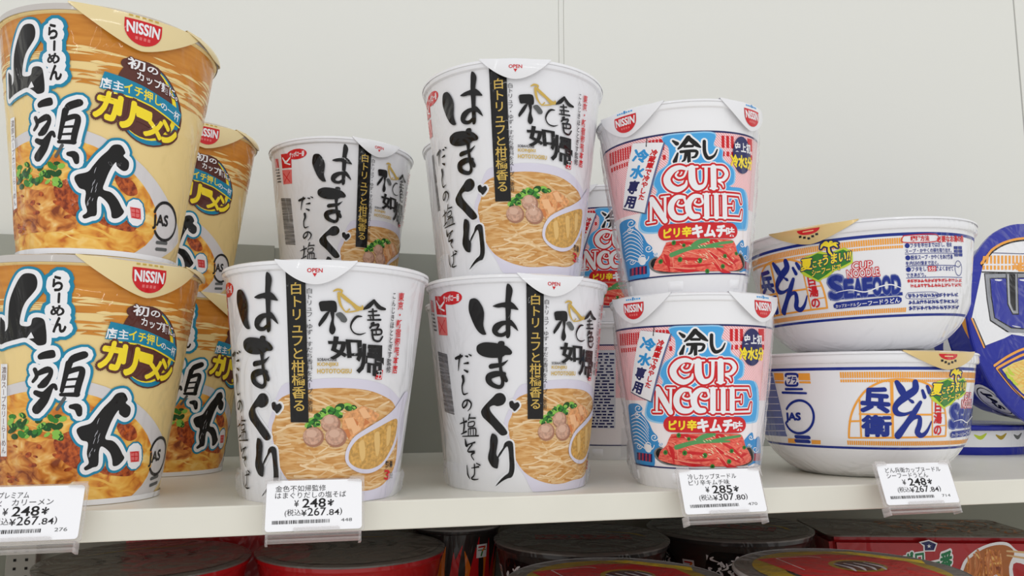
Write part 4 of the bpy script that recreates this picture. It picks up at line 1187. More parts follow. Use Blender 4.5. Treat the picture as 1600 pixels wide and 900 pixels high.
['S','red',9,[715,4734,319,763,4501,306,576,4396,293,362,4488,286,445,4654,273]],
['S','white_print',11,[715,4734,120,763,4501,106,576,4396,93,362,4488,86,445,4654,73]],
['S','white_print',8,[962,4857,572,966,3800,586]],
['S','red',9,[962,4857,466,966,3800,479]],
['S','white_print',11,[962,4857,266,966,3800,279]],
['S','white_print',8,[789,4919,379,1149,4918,379]],
['S','red',9,[789,4919,273,1149,4918,273]],
['S','white_print',11,[789,4919,73,1149,4918,73]],
['S','white_print',8,[786,3775,379,1362,3774,379]],
['S','red',9,[786,3775,273,1362,3774,273]],
['S','white_print',11,[786,3775,73,1362,3774,73]],
['S','white_print',8,[1471,4857,546,1497,3798,572]],
['S','red',9,[1471,4857,439,1497,3798,466]],
['S','white_print',11,[1471,4857,240,1497,3798,266]],
['S','white_print',8,[1308,4918,379,1668,4918,379]],
['S','red',9,[1308,4918,273,1668,4918,273]],
['S','white_print',11,[1308,4918,73,1668,4918,73]],
['S','white_print',8,[1429,3774,393,1776,3772,393]],
['S','red',9,[1429,3774,286,1776,3772,286]],
['S','white_print',11,[1429,3774,86,1776,3772,86]],
['S','white_print',8,[1945,4857,572,1991,3820,599]],
['S','red',9,[1945,4857,466,1991,3820,492]],
['S','white_print',11,[1945,4857,266,1991,3820,293]],
['S','white_print',8,[1769,4919,386,2945,4920,393]],
['S','red',9,[1769,4919,279,2945,4920,286]],
['S','white_print',11,[1769,4919,80,2945,4920,86]],
['S','white_print',8,[2076,4351,386,2497,4374,386]],
['S','red',9,[2076,4351,279,2497,4374,279]],
['S','white_print',11,[2076,4351,80,2497,4374,80]],
['S','white_print',8,[1812,3766,393,3160,3783,406]],
['S','red',9,[1812,3766,286,3160,3783,299]],
['S','white_print',11,[1812,3766,86,3160,3783,100]],
['S','white_print',8,[2948,4889,413,3113,4558,359]],
['S','red',9,[2948,4889,306,3113,4558,253]],
['S','white_print',11,[2948,4889,106,3113,4558,53]],
['S','white_print',8,[2501,4547,359,2509,4206,373]],
['S','red',9,[2501,4547,253,2509,4206,266]],
['S','white_print',11,[2501,4547,53,2509,4206,67]],
['S','white_print',8,[3132,3858,452,3196,4170,359]],
['S','red',9,[3132,3858,346,3196,4170,253]],
['S','white_print',11,[3132,3858,146,3196,4170,53]],
['P','blue',3,[-4439,4033,-3286,4127,-2879,3857,-3037,3678,-2769,3410,-2519,3143,-2331,2778,-2063,2541,-2037,2247,-1786,2207,-1874,2008,-2337,1839,-2511,1040,-3417,1003,-4744,1031,-5007,1630,-4896,2567,-4654,3354],1],
['S','white_print',4,[-4279,3469,31,-3421,3594,47,-2858,3357,42,-2594,2917,26]],
['S','white_print',4,[-4298,3293,31,-3470,3410,47,-2894,3176,42,-2621,2767,26]],
['S','white_print',4,[-4316,3118,31,-3522,3227,47,-2931,2995,42,-2648,2617,26]],
['S','white_print',4,[-4335,2943,31,-3575,3043,47,-2969,2814,42,-2675,2467,26]],
['S','white_print',4,[-4355,2767,31,-3631,2859,47,-3008,2633,42,-2703,2317,26]],
['S','white_print',4,[-4375,2592,31,-3690,2674,47,-3048,2451,42,-2732,2167,26]],
['S','white_print',4,[-4397,2416,31,-3751,2489,47,-3090,2269,42,-2761,2016,26]],
['S','white_print',4,[-4418,2241,31,-3815,2303,47,-3132,2087,42,-2791,1866,26]],
['S','white_print',4,[-4441,2066,31,-3883,2117,47,-3176,1904,42,-2822,1715,26]],
['S','white_print',5,[-2869,3907,47,-2924,3826,47,-3020,3761,47,-3144,3721,47,-3278,3710,47,-3403,3726,47,-3498,3766,47,-3549,3820,47,-3548,3880,47,-3503,3937,47,-3427,3981,47,-3338,4008,47,-3251,4015,47,-3179,4005,47,-3130,3982,47,-3107,3950,47,-3108,3918,47,-3130,3889,47,-3165,3869,47,-3205,3859,47,-3241,3859,47,-3266,3867,47]],
['S','white_print',5,[-3184,3600,47,-3227,3545,47,-3300,3501,47,-3394,3473,47,-3494,3465,47,-3587,3475,47,-3656,3501,47,-3693,3537,47,-3692,3577,47,-3659,3615,47,-3603,3645,47,-3537,3664,47,-3472,3670,47,-3418,3663,47,-3382,3648,47,-3364,3627,47,-3366,3605,47,-3382,3586,47,-3409,3572,47,-3439,3565,47,-3465,3565,47,-3484,3570,47]],
['S','white_print',5,[-2334,2086,47,-2393,1987,47,-2498,1906,47,-2633,1854,47,-2779,1836,47,-2914,1852,47,-3017,1896,47,-3071,1960,47,-3072,2033,47,-3025,2102,47,-2945,2157,47,-2849,2193,47,-2756,2205,47,-2678,2195,47,-2624,2168,47,-2598,2131,47,-2599,2092,47,-2622,2056,47,-2660,2031,47,-2703,2018,47,-2742,2017,47,-2769,2026,47]],
['S','white_print',5,[-2004,2494,47,-2042,2422,47,-2109,2365,47,-2195,2329,47,-2286,2318,47,-2369,2331,47,-2431,2364,47,-2464,2411,47,-2465,2463,47,-2439,2512,47,-2392,2552,47,-2334,2576,47,-2277,2584,47,-2228,2576,47,-2193,2556,47,-2176,2529,47,-2176,2500,47,-2191,2475,47,-2214,2457,47,-2241,2448,47,-2265,2448,47,-2282,2454,47]],
['S','white_print',5,[-3351,1985,47,-3400,1929,47,-3485,1882,47,-3594,1851,47,-3713,1838,47,-3824,1844,47,-3910,1867,47,-3955,1901,47,-3953,1941,47,-3912,1981,47,-3843,2013,47,-3762,2035,47,-3685,2043,47,-3622,2039,47,-3579,2025,47,-3558,2005,47,-3560,1983,47,-3580,1963,47,-3611,1948,47,-3646,1940,47,-3678,1939,47,-3700,1944,47]],
['S','white_print',5,[-1748,2160,47,-1767,2121,47,-1802,2089,47,-1847,2070,47,-1893,2064,47,-1935,2071,47,-1966,2090,47,-1983,2115,47,-1984,2144,47,-1971,2170,47,-1948,2192,47,-1920,2205,47,-1890,2209,47,-1865,2205,47,-1847,2194,47,-1838,2179,47,-1838,2163,47,-1845,2150,47,-1857,2140,47,-1871,2135,47,-1883,2135,47,-1892,2139,47]],
['P','white_print',5,[-3142,2046,-2742,2116,-2535,1978,-2698,1722,-3029,1753],1],
['P','navy',6,[-4110,1637,-3862,1642,-4013,1263,-4296,1258],0],
['P','red_purple',6,[-3862,1642,-3647,1646,-3778,1264,-4013,1263],0],
['P','navy',6,[-3647,1646,-3456,1648,-3572,1263,-3778,1264],0],
['P','red_purple',6,[-3456,1648,-3280,1648,-3386,1261,-3572,1263],0],
['P','navy',6,[-3280,1648,-3117,1648,-3214,1257,-3386,1261],0],
['P','red_purple',6,[-3117,1648,-2964,1647,-3054,1253,-3214,1257],0],
['P','navy',6,[-2964,1647,-2819,1645,-2904,1248,-3054,1253],0],
['P','red_purple',6,[-2819,1645,-2681,1643,-2760,1242,-2904,1248],0],
['P','navy',6,[-2681,1643,-2549,1641,-2624,1236,-2760,1242],0],
['P','blue',3,[2833,2230,3109,2562,3522,2745,3785,2392,4259,2522,4705,2253,5562,1099,4037,1200,3291,1142,3287,1825],1],
['S','white_print',5,[3671,2495,42,3645,2446,42,3582,2411,42,3497,2396,42,3410,2400,42,3336,2421,42,3286,2454,42,3264,2492,42,3270,2527,42,3300,2553,42,3346,2567,42,3398,2568,42,3446,2558,42,3482,2540,42,3499,2519,42,3497,2500,42,3481,2486,42,3458,2479,42,3433,2480,42,3415,2485,42]],
['S','white_print',5,[4530,1864,42,4472,1802,42,4332,1760,42,4161,1745,42,3997,1755,42,3866,1786,42,3778,1831,42,3740,1881,42,3750,1927,42,3800,1961,42,3878,1978,42,3970,1977,42,4058,1961,42,4124,1936,42,4158,1907,42,4156,1882,42,4126,1864,42,4082,1857,42,4037,1858,42,4003,1867,42]],
['S','white_print',5,[3544,2107,42,3523,2066,42,3471,2037,42,3402,2024,42,3330,2028,42,3269,2046,42,3226,2074,42,3208,2106,42,3213,2135,42,3238,2158,42,3277,2170,42,3321,2170,42,3361,2161,42,3389,2146,42,3404,2128,42,3402,2112,42,3389,2100,42,3370,2095,42,3350,2095,42,3334,2100,42]],
['P','red_purple',5,[3750,1706,5035,1646,5299,1268,3858,1333],0],
['P','bowl_grey',7,[-2382,1788,-2146,1947,-1810,2010,-1125,1647,2248,1665,3168,2073,3722,1855,3922,1600,3877,1356,3380,1168,2638,1128,504,1128,-880,1121,-1783,1188,-2264,1400,-2400,1589],1],
['P','ink_black',8,[-2260,1744,-1881,1949,-1142,1452,2260,1472,3177,1999,3624,1810,3750,1412,3237,1202,2561,1162,504,1165,-820,1163,-1649,1235,-2146,1480],1],
['P','salmon',9,[-1893,1860,-1551,2118,-1373,2417,-1242,2591,-1039,2693,526,2730,2376,2701,2770,2498,3003,2079,3393,1723,3565,1373,2635,1160,1060,1153,-594,1170,-1400,1247,-2087,1409,-2018,1658],1],
['S','red',10,[-1221,2519,31,-511,2583,208,316,2522,42]],
['S','red',10,[-1401,2124,31,-1224,1838,260,-1160,1257,52]],
['S','red',10,[-827,1850,31,87,1774,135,1055,1779,31]],
['S','red',10,[-919,1363,31,-258,1237,208,505,1201,42]],
['S','red',10,[837,2596,42,1373,2594,260,1714,2495,31]],
['S','red',10,[1052,2115,31,1389,1873,229,1741,1772,31]],
['S','red',10,[1493,2257,42,2036,2008,156,2913,1450,42]],
['S','red',10,[-575,1471,21,292,1439,125,1169,1490,31]],
['S','red',10,[1281,1585,31,1826,1193,208,2496,1078,31]],
['S','red',10,[2536,1463,42,2814,1648,156,3211,1730,21]],
['S','red',10,[-1561,2020,21,-1361,1638,104,-912,1460,21]],
['S','red',10,[1626,1678,26,2260,1472,135,2700,1264,21]],
['S','salmon_light',11,[836,2260,31,1334,1777,42,1826,1193,21]],
['S','salmon_light',11,[-1142,1452,21,-308,1333,52,289,1295,21]],
['S','salmon_light',11,[1052,2163,21,1928,1672,42,2466,1466,21]],
['S','salmon_light',11,[-634,2291,16,-111,2156,42,1055,1779,21]],
['S','salmon_light',11,[-1295,2322,16,-972,2137,42,-912,1460,21]],
['S','green_leek',12,[-980,2040,229,-1,2302,198,784,2356,166,1897,2348,83]],
['S','green_leek',12,[106,2400,156,524,2595,239,1048,2682,156]],
['S','green_leek',12,[836,2365,104,1599,2496,146,2550,2601,114]],
['S','sesame',13,[2236,1532,21,2319,1486,36,2390,1451,16]],
['S','sesame',13,[528,2017,21,591,1974,36,644,1940,16]],
['S','sesame',13,[1154,1921,21,1221,1878,36,1277,1844,16]],
['S','sesame',13,[2553,1835,21,2643,1788,36,2719,1752,16]],
['S','sesame',13,[263,1652,21,326,1610,36,379,1577,16]],
['S','sesame',13,[840,1960,21,905,1917,36,960,1883,16]],
['S','sesame',13,[1603,2662,21,1673,2617,36,1732,2583,16]],
['S','sesame',13,[1778,1881,21,1852,1837,36,1915,1802,16]],
['S','sesame',13,[865,2052,21,929,2008,36,984,1975,16]],
['S','sesame',13,[769,2440,21,832,2397,36,885,2364,16]],
['S','sesame',13,[980,2624,21,1044,2581,36,1098,2547,16]],
['S','sesame',13,[892,1908,21,957,1864,36,1012,1831,16]],
['S','sesame',13,[716,2002,21,780,1959,36,834,1925,16]],
['S','sesame',13,[2499,1593,21,2588,1546,36,2664,1510,16]],
['S','sesame',13,[-243,1724,21,-180,1682,36,-128,1649,16]],
['S','sesame',13,[1272,2607,21,1338,2564,36,1394,2530,16]],
['S','sesame',13,[463,2392,21,525,2349,36,577,2316,16]],
['S','sesame',13,[-408,2020,21,-346,1978,36,-294,1945,16]],
['S','sesame',13,[2335,2271,21,2418,2226,36,2488,2190,16]],
['S','sesame',13,[2139,1836,21,2219,1790,36,2288,1755,16]],
['S','sesame',13,[-250,1646,21,-187,1604,36,-135,1571,16]],
['S','sesame',13,[1217,1576,21,1286,1532,36,1344,1498,16]],
['S','sesame',13,[1594,1792,21,1666,1748,36,1727,1713,16]],
['S','sesame',13,[401,1716,21,465,1674,36,518,1640,16]],
['S','sesame',13,[2387,1632,21,2473,1586,36,2546,1550,16]],
['S','sesame',13,[693,1777,21,757,1734,36,811,1700,16]],
['S','sesame',13,[843,2540,21,907,2496,36,960,2463,16]],
['S','sesame',13,[-487,2564,21,-426,2522,36,-375,2489,16]],
['S','sesame',13,[-15,2473,21,46,2431,36,97,2398,16]],
['S','sesame',13,[881,1845,21,947,1802,36,1002,1768,16]],
['S','sesame',13,[1007,2171,21,1072,2128,36,1127,2094,16]],
['S','sesame',13,[1360,2308,21,1428,2264,36,1485,2229,16]],
['S','sesame',13,[778,1777,21,843,1734,36,898,1700,16]],
['S','sesame',13,[589,2455,21,652,2412,36,704,2379,16]],
['P','green',13,[-399,1789,-420,1725,-470,1677,-536,1658,-601,1673,-647,1719,-660,1782,-639,1847,-588,1895,-522,1914,-458,1898,-413,1852],0],
['P','green_dark',14,[-470,1787,-483,1753,-514,1731,-550,1730,-579,1751,-588,1784,-575,1819,-544,1841,-508,1841,-480,1821],0],
['P','green',13,[668,1683,650,1619,602,1573,537,1555,472,1572,426,1618,410,1681,428,1745,476,1792,540,1809,604,1792,651,1746],0],
['P','green_dark',14,[597,1682,585,1648,556,1627,520,1627,491,1648,481,1682,492,1716,521,1737,557,1737,586,1716],0],
['P','green',13,[2050,1380,2034,1322,1985,1281,1916,1267,1847,1284,1795,1328,1775,1386,1790,1444,1838,1486,1905,1500,1975,1483,2028,1439],0],
['P','green_dark',14,[1973,1382,1963,1351,1932,1333,1894,1333,1862,1353,1849,1385,1859,1416,1889,1434,1927,1434,1959,1414],0],
['P','green',13,[1071,1154,1055,1096,1010,1053,948,1038,886,1054,841,1096,824,1154,841,1213,886,1255,947,1271,1009,1255,1054,1212],0],
['P','green_dark',14,[1003,1154,993,1123,965,1104,930,1104,902,1123,892,1154,902,1185,930,1205,964,1205,992,1185],0],
['P','green',13,[-683,2628,-702,2570,-748,2526,-808,2509,-867,2523,-907,2565,-919,2623,-899,2683,-852,2726,-792,2743,-735,2729,-695,2687],0],
['P','green_dark',14,[-747,2627,-759,2596,-787,2576,-820,2575,-845,2594,-853,2625,-841,2656,-813,2676,-780,2677,-755,2658],0],
['P','green',13,[-187,2468,-202,2420,-238,2385,-285,2371,-332,2383,-365,2418,-375,2465,-360,2513,-324,2549,-277,2562,-230,2550,-198,2516],0],
['P','green_dark',14,[-239,2467,-248,2442,-270,2426,-296,2425,-317,2441,-323,2466,-314,2492,-292,2508,-266,2508,-246,2493],0],
['P','green',13,[2169,1884,2155,1831,2110,1794,2048,1781,1984,1796,1937,1836,1918,1889,1932,1942,1975,1980,2036,1993,2100,1978,2149,1938],0],
['P','green_dark',14,[2099,1886,2089,1858,2062,1841,2027,1841,1998,1860,1986,1888,1995,1916,2022,1933,2057,1933,2086,1914],0],
['P','green',13,[3033,2029,3019,1981,2970,1948,2900,1937,2830,1952,2777,1989,2754,2038,2768,2086,2813,2119,2880,2130,2952,2115,3008,2078],0],
['P','green_dark',14,[2954,2032,2944,2006,2914,1991,2875,1993,2843,2010,2828,2036,2838,2061,2867,2076,2905,2075,2939,2058],0],
['P','green',13,[-1484,1779,-1508,1719,-1562,1674,-1632,1655,-1699,1668,-1745,1709,-1757,1768,-1731,1828,-1675,1874,-1606,1893,-1540,1879,-1496,1838],0],
['P','green_dark',14,[-1558,1776,-1573,1744,-1606,1723,-1644,1722,-1672,1740,-1681,1771,-1665,1803,-1632,1824,-1594,1826,-1566,1808],0],
['P','red',14,[2353,3532,2523,3507,2684,3437,2813,3330,2892,3201,2905,3065,2850,2938,2736,2836,2580,2772,2406,2752,-1201,2772,-1347,2792,-1473,2857,-1562,2960,-1602,3087,-1588,3225,-1522,3355,-1414,3461,-1280,3532,-1135,3558],0],
['T','yellow',15,[-1257,3350,143,3368,130,2899,-1299,2876],'ピリ辛',0.05,0],
['T','white_print',15,[208,3405,2026,3400,2055,2832,193,2838],'キムチ',0.06,0],
['T','white_print',15,[2076,3313,2646,3305,2684,2858,2100,2868],'味',0.03,0],
['P','shadow_blue',14,[-2360,7795,-843,7542,-2150,4197,-3711,4682],0],
['P','white_print',15,[-2398,7797,-913,7551,-2248,4259,-3724,4734],0],
['S','ink',16,[-3724,4734,33,-2248,4259,33]],
['T','sky_text',16,[-2309,7485,-1582,7278,-1802,6720,-2562,6922],'冷',0.05,0],
['T','sky_text',16,[-2574,6730,-1842,6532,-2139,5970,-2845,6149],'水',0.05,0],
['T','navy',16,[-2855,5988,-2269,5865,-2645,5297,-3186,5433],'専',0.05,0],
['T','navy',16,[-3218,5285,-2604,5118,-2900,4606,-3580,4800],'用',0.05,0],
['T','red',16,[-1482,7318,-1160,7230,-2185,4893,-2538,4977],'冷蔵庫で冷やした',0.05,1],
['S','ink',16,[-1655,7892,40,-1699,7693,40,-1730,7505,53]],
['P','navy',14,[3767,6945,3778,6785,3760,6629,3715,6481,3645,6348,3554,6232,3447,6137,3330,6067,3206,6023,3082,6007,2960,6019,2844,6058,2737,6123,2641,6212,2559,6323,2491,6451,2439,6593,2404,6744,2386,6901,2386,7058,2402,7211,2434,7355,2482,7485,2545,7599,2621,7692,2708,7763,2806,7808,2913,7826,3025,7817,3142,7782,3259,7720,3374,7634,3483,7526,3581,7399,3665,7257,3728,7104],0],
['T','white_print',16,[2458,7492,3643,7541,3708,7095,2486,7052],'史上初',0.03,0],
['T','yellow',16,[2254,6867,3882,6918,3966,6305,2299,6293],'冷水5分',0.05,0],
['PANEL','navy',4,-11200,-7200,2200,7600]],'B':[['BAND','royal',1,5890,6050],
['BAND','royal',1,1660,1790],
['BARS','orange_print',1,-3520,6280,5470,5790],
['BARS','orange_print',1,-3520,6280,5240,5390],
['BARS','orange_print',1,-3420,6400,1890,2120],
['S','orange_print',3,[-3300,2282,109,-3219,2971,109,-3039,3657,109,-2681,4341,109,-2189,4907,109,-1511,5271,109,-940,5382,109,-189,5381,109,496,5269,109,1125,4989,109,1629,4510,109,2062,3773,109,2216,2977,109,2229,2410,109]],
['S','orange_print',3,[-3301,2271,82,-727,2322,96,2240,2381,96]],
['S','orange_print',3,[-1044,5354,164,-1013,2321,123]],
['S','orange_print',3,[-2632,4284,96,-2654,2298,96]],
['S','orange_print',3,[1127,4961,82,1275,2369,82]],
['S','orange_print',3,[-2670,3547,96,1201,3526,96]],
['S','orange_print',3,[-3207,3153,96,-2662,3179,96]],
['S','orange_print',3,[1265,3610,55,2077,3603,68]],
['S','orange_print',3,[1743,2928,55,2219,2949,68]],
['S','royal',5,[-793,5241,232,-568,4849,383,-403,4513,301]],
['S','royal',5,[160,5241,301,157,4849,383,-291,4513,410,-704,4176,342,-886,3896,287,-788,3615,301,-396,3548,178,34,3699,96]],
['S','royal',5,[-177,4344,96,25,4204,178,113,4148,41]],
['S','royal',5,[470,4175,205,181,3727,315,-278,3054,315,-736,2436,397]],
['S','royal',5,[-334,2886,164,71,3335,205,432,3390,219,444,2996,287,331,2604,315,589,2433,260,908,2656,178,1167,3160,68]],
['S','royal',5,[571,4792,164,705,4455,219]],
['S','royal',5,[839,5017,178,991,4708,246]],
['T','royal',5,[-2443,4992,-1181,4894,-1198,3642,-2582,3707],'兵',0.05,0],
['T','royal',5,[-2540,3463,-1119,3474,-1133,2406,-2595,2385],'衛',0.045,0],
['T','red',5,[1295,4285,1806,4284,1900,2416,1334,2425],'白湯の',0.04,1],
['P','lime',6,[961,4533,1110,4900,1408,5279,1891,5374,2295,5478,2660,5301,3508,5514,3875,5263,3845,4649,3445,4449,2904,4315,2495,4030,2205,3964,1956,3810,1621,4037,1212,4246],0],
['P','green',7,[1125,4547,1454,5158,2119,5380,2653,5216,3451,5406,3770,5186,3746,4711,3292,4515,2801,4379,2332,4099,1968,3924,1692,4119,1356,4380],0],
['T','navy',8,[1176,5157,1809,5151,1716,4581,1061,4553],'夏',0.11,0],
['T','navy',8,[1819,4977,2335,5016,2272,4648,1763,4634],'こそ',0.11,0],
['T','navy',8,[2380,5212,3828,5323,3724,4797,2333,4701],'うまい!!',0.11,0],
['T','navy',8,[1706,4495,3249,4659,3202,4352,1635,4152],'シーフードで',0.08800000000000001,0],
['T','yellow',9,[1176,5157,1809,5151,1716,4581,1061,4553],'夏',0.035,0],
['T','yellow',9,[1819,4977,2335,5016,2272,4648,1763,4634],'こそ',0.035,0],
['T','yellow',9,[2380,5212,3828,5323,3724,4797,2333,4701],'うまい!!',0.035,0],
['T','yellow',9,[1706,4495,3249,4659,3202,4352,1635,4152],'シーフードで',0.028000000000000004,0],
['S','navy',8,[2742,5664,271,2487,5802,325,2335,5617,230]],
['S','yellow',9,[2742,5664,95,2487,5802,149,2335,5617,54]],
['S','navy',8,[2742,5664,271,2655,5899,311,2434,5807,230]],
['S','yellow',9,[2742,5664,95,2655,5899,135,2434,5807,54]],
['S','navy',8,[2754,5674,271,2864,5879,311,2967,5870,217]],
['S','yellow',9,[2754,5674,95,2864,5879,135,2967,5870,41]],
['S','navy',8,[2753,5663,271,3011,5753,338,3179,5568,230]],
['S','yellow',9,[2753,5663,95,3011,5753,162,3179,5568,54]],
['S','navy',8,[2753,5663,271,3066,5804,271,3217,5763,217]],
['S','yellow',9,[2753,5663,95,3066,5804,95,3217,5763,41]],
['S','navy',8,[2750,5634,257,2746,5379,298,2841,5229,271]],
['S','yellow',9,[2750,5634,81,2746,5379,122,2841,5229,95]],
['T','red',8,[3820,4667,4780,4673,4755,4308,3775,4288],'CUP',0.09,0],
['T','red',8,[3498,4277,5064,4296,5109,3867,3515,3864],'NOODLE',0.09,0],
['T','white_print',9,[3820,4667,4780,4673,4755,4308,3775,4288],'CUP',0.0,0],
['T','white_print',9,[3498,4277,5064,4296,5109,3867,3515,3864],'NOODLE',0.0,0],
['T','royal_pale',8,[2550,4015,3216,4011,3134,2854,2513,2850],'S',0.095,0],
['T','royal_pale',8,[3327,3750,3731,3746,3682,2858,3267,2859],'E',0.095,0],
['T','royal_pale',8,[3805,3748,4203,3746,4166,2862,3758,2861],'A',0.095,0],
['T','royal_pale',8,[4276,3748,4673,3749,4647,2868,4241,2865],'F',0.095,0],
['T','royal_pale',8,[4746,3752,5143,3755,5129,2877,4722,2871],'O',0.095,0],
['T','royal_pale',8,[5217,3758,5619,3764,5617,2888,5205,2880],'O',0.095,0],
['T','royal_pale',8,[5694,3768,6105,3777,6114,2902,5693,2892],'D',0.095,0],
['T','royal',9,[2550,4015,3216,4011,3134,2854,2513,2850],'S',0.05,0],
['T','royal',9,[3327,3750,3731,3746,3682,2858,3267,2859],'E',0.05,0],
['T','royal',9,[3805,3748,4203,3746,4166,2862,3758,2861],'A',0.05,0],
['T','royal',9,[4276,3748,4673,3749,4647,2868,4241,2865],'F',0.05,0],
['T','royal',9,[4746,3752,5143,3755,5129,2877,4722,2871],'O',0.05,0],
['T','royal',9,[5217,3758,5619,3764,5617,2888,5205,2880],'O',0.05,0],
['T','royal',9,[5694,3768,6105,3777,6114,2902,5693,2892],'D',0.05,0],
['P','royal',8,[2447,2887,6226,2928,6229,2762,2464,2760],0],
['S','white_print',12,[2812,3154,27,3584,3229,47,4323,3058,61,5072,3285,61,5661,3353,61,6201,3122,34]],
['P','royal',8,[2767,2614,5993,2709,6163,2624,6165,2457,6030,2349,2757,2274,2599,2365,2597,2508],0],
['T','white_print',9,[2729,2502,3788,2516,3778,2348,2709,2332],'カップヌードル',0.01,0],
['T','white_print',9,[3843,2542,6049,2653,6051,2403,3831,2318],'シーフードうどん',0.02,0],
['S','red',5,[6388,5878,46,8142,5933,46,8169,5557,46,6394,5529,46,6388,5878,46]],
['T','red',5,[6753,5850,7766,5860,7782,5585,6761,5576],'調理方法',0.03,0],
['T','red',5,[8239,5836,10314,5958,10382,5630,8263,5510],'必要なお湯の量',0.03,0],
['P','royal',5,[6692,5352,6681,5295,6646,5250,6594,5225,6536,5225,6484,5251,6447,5297,6434,5354,6445,5411,6480,5456,6531,5481,6588,5480,6641,5455,6678,5409],0],
['T','royal',5,[6714,5476,9294,5543,9326,5291,6721,5227],'フタを半分まではがし、粉末',0.02,0],
['T','royal',5,[6443,5167,9267,5225,9294,5010,6447,4954],'スープ・かやくの袋を取り出す。',0.02,0],
['S','royal',5,[6448,4911,31,9399,4958,31,9411,4946,31]],
['P','royal',5,[6709,4715,6697,4658,6662,4613,6609,4588,6550,4588,6497,4614,6460,4660,6446,4717,6458,4774,6493,4819,6545,4844,6603,4844,6656,4818,6694,4772],0],
['T','royal',5,[6731,4840,9377,4900,9411,4647,6738,4590],'粉末スープ・かやくをあけ熱湯',0.02,0],
['T','royal',5,[6456,4530,8340,4545,8358,4331,6460,4317],'を内側の線まで注ぐ。',0.02,0],
['S','royal',5,[6461,4273,31,9488,4314,31,9500,4301,31]],
['P','royal',5,[6726,4102,6714,4045,6677,4000,6624,3975,6564,3975,6510,4001,6472,4047,6458,4104,6470,4161,6506,4206,6558,4231,6618,4231,6672,4205,6711,4159],0],
['T','royal',5,[6748,4227,9462,4281,9498,4027,6755,3977],'フタをして5分後よくまぜて',0.02,0],
['T','royal',5,[6468,3916,7558,3916,7570,3702,6472,3703],'できあがり。',0.02,0],
['S','royal',5,[6473,3659,31,9579,3692,31,10375,3714,31]],
['P','red',6,[7682,4256,8190,4264,8211,3988,7698,3980],0],
['T','white_print',7,[7720,4231,8161,4238,8178,4012,7733,4005],'5分',0.02,0],
['S','red',5,[6578,3573,32,6551,3419,32]],
['S','red',5,[6615,3568,32,6601,3432,32]],
['S','red',5,[6527,3533,35,6675,3446,35]],
['S','red',5,[6528,3496,32,6673,3534,32]],
['S','red',5,[6724,3551,32,6739,3425,32]],
['S','red',5,[6772,3548,32,6785,3413,32]],
['S','red',5,[6712,3554,35,6860,3559,35]],
['S','red',5,[6713,3502,32,6863,3457,32]],
['S','red',5,[6903,3559,32,6928,3430,32]],
['S','red',5,[7018,3552,32,6971,3413,32]],
['S','red',5,[6900,3538,35,7054,3469,35]],
['S','red',5,[6900,3544,32,7051,3554,32]],
['S','red',5,[7136,3554,32,7146,3413,32]],
['S','red',5,[7211,3555,32,7174,3421,32]],
['S','red',5,[7096,3440,35,7250,3468,35]],
['S','red',5,[7092,3548,32,7250,3460,32]],
['S','red',5,[7348,3566,32,7293,3430,32]],
['S','red',5,[7356,3550,32,7359,3429,32]],
['S','red',5,[7292,3464,35,7452,3428,35]],
['S','red',5,[7294,3416,32,7449,3491,32]],
['S','red',5,[7539,3580,32,7555,3431,32]],
['S','red',5,[7572,3568,32,7621,3429,32]],
['S','red',5,[7490,3519,35,7657,3436,35]],
['S','red',5,[7491,3505,32,7653,3514,32]],
['S','red',5,[7738,3582,32,7715,3405,32]],
['S','red',5,[7808,3579,32,7807,3399,32]],
['S','red',5,[7697,3510,35,7865,3504,35]],
['S','red',5,[7701,3447,32,7865,3494,32]],
['S','red',5,[7925,3555,32,7966,3413,32]],
['S','red',5,[8024,3565,32,8018,3431,32]],
['S','red',5,[7913,3460,35,8079,3566,35]],
['S','red',5,[7913,3453,32,8086,3467,32]],
['S','red',5,[8133,3561,32,8197,3415,32]],
['S','red',5,[8258,3587,32,8242,3406,32]],
['S','red',5,[8134,3460,35,8308,3523,35]],
['S','red',5,[8126,3560,32,8309,3513,32]],
['S','red',5,[8425,3561,32,8407,3439,32]],
['S','red',5,[8432,3582,32,8457,3442,32]],
['S','red',5,[8355,3551,35,8549,3481,35]],
['S','red',5,[8353,3573,32,8543,3543,32]],
['S','red',5,[8666,3571,32,8648,3432,32]],
['S','red',5,[8729,3587,32,8745,3430,32]],
['S','red',5,[8593,3551,35,8789,3557,35]],
['S','red',5,[8602,3454,32,8788,3567,32]],
['S','red',5,[8840,3603,32,8874,3419,32]],
['S','red',5,[8929,3587,32,8958,3424,32]],
['S','red',5,[8850,3492,35,9058,3494,35]],
['S','red',5,[9180,3590,32,9174,3445,32]],
['S','red',5,[9199,3609,32,9264,3433,32]],
['S','red',5,[9108,3562,35,9335,3518,35]],
['S','red',5,[9117,3483,32,9326,3588,32]],
['S','red',5,[9418,3603,32,9413,3448,32]],
['S','red',5,[9550,3605,32,9564,3451,32]],
['S','red',5,[9390,3570,35,9632,3558,35]],
['S','red',5,[9724,3612,32,9721,3472,32]],
['S','red',5,[9807,3635,32,9897,3454,32]],
['S','red',5,[9714,3463,35,9968,3531,35]],
['S','red',5,[10087,3627,32,10167,3464,32]],
['S','red',5,[10253,3637,32,10262,3487,32]],
['S','red',5,[10054,3475,35,10351,3500,35]],
['S','red',5,[10052,3484,32,10326,3613,32]],
['S','red',5,[6701,3321,32,6717,3161,32]],
['S','red',5,[6793,3295,32,6803,3170,32]],
['S','red',5,[6697,3248,35,6846,3260,35]],
['S','red',5,[6930,3304,32,6895,3169,32]],
['S','red',5,[6970,3296,32,6960,3151,32]],
['S','red',5,[6888,3206,35,7042,3164,35]],
['S','red',5,[7131,3306,32,7093,3168,32]],
['S','red',5,[7168,3312,32,7179,3166,32]],
['S','red',5,[7082,3183,35,7234,3268,35]],
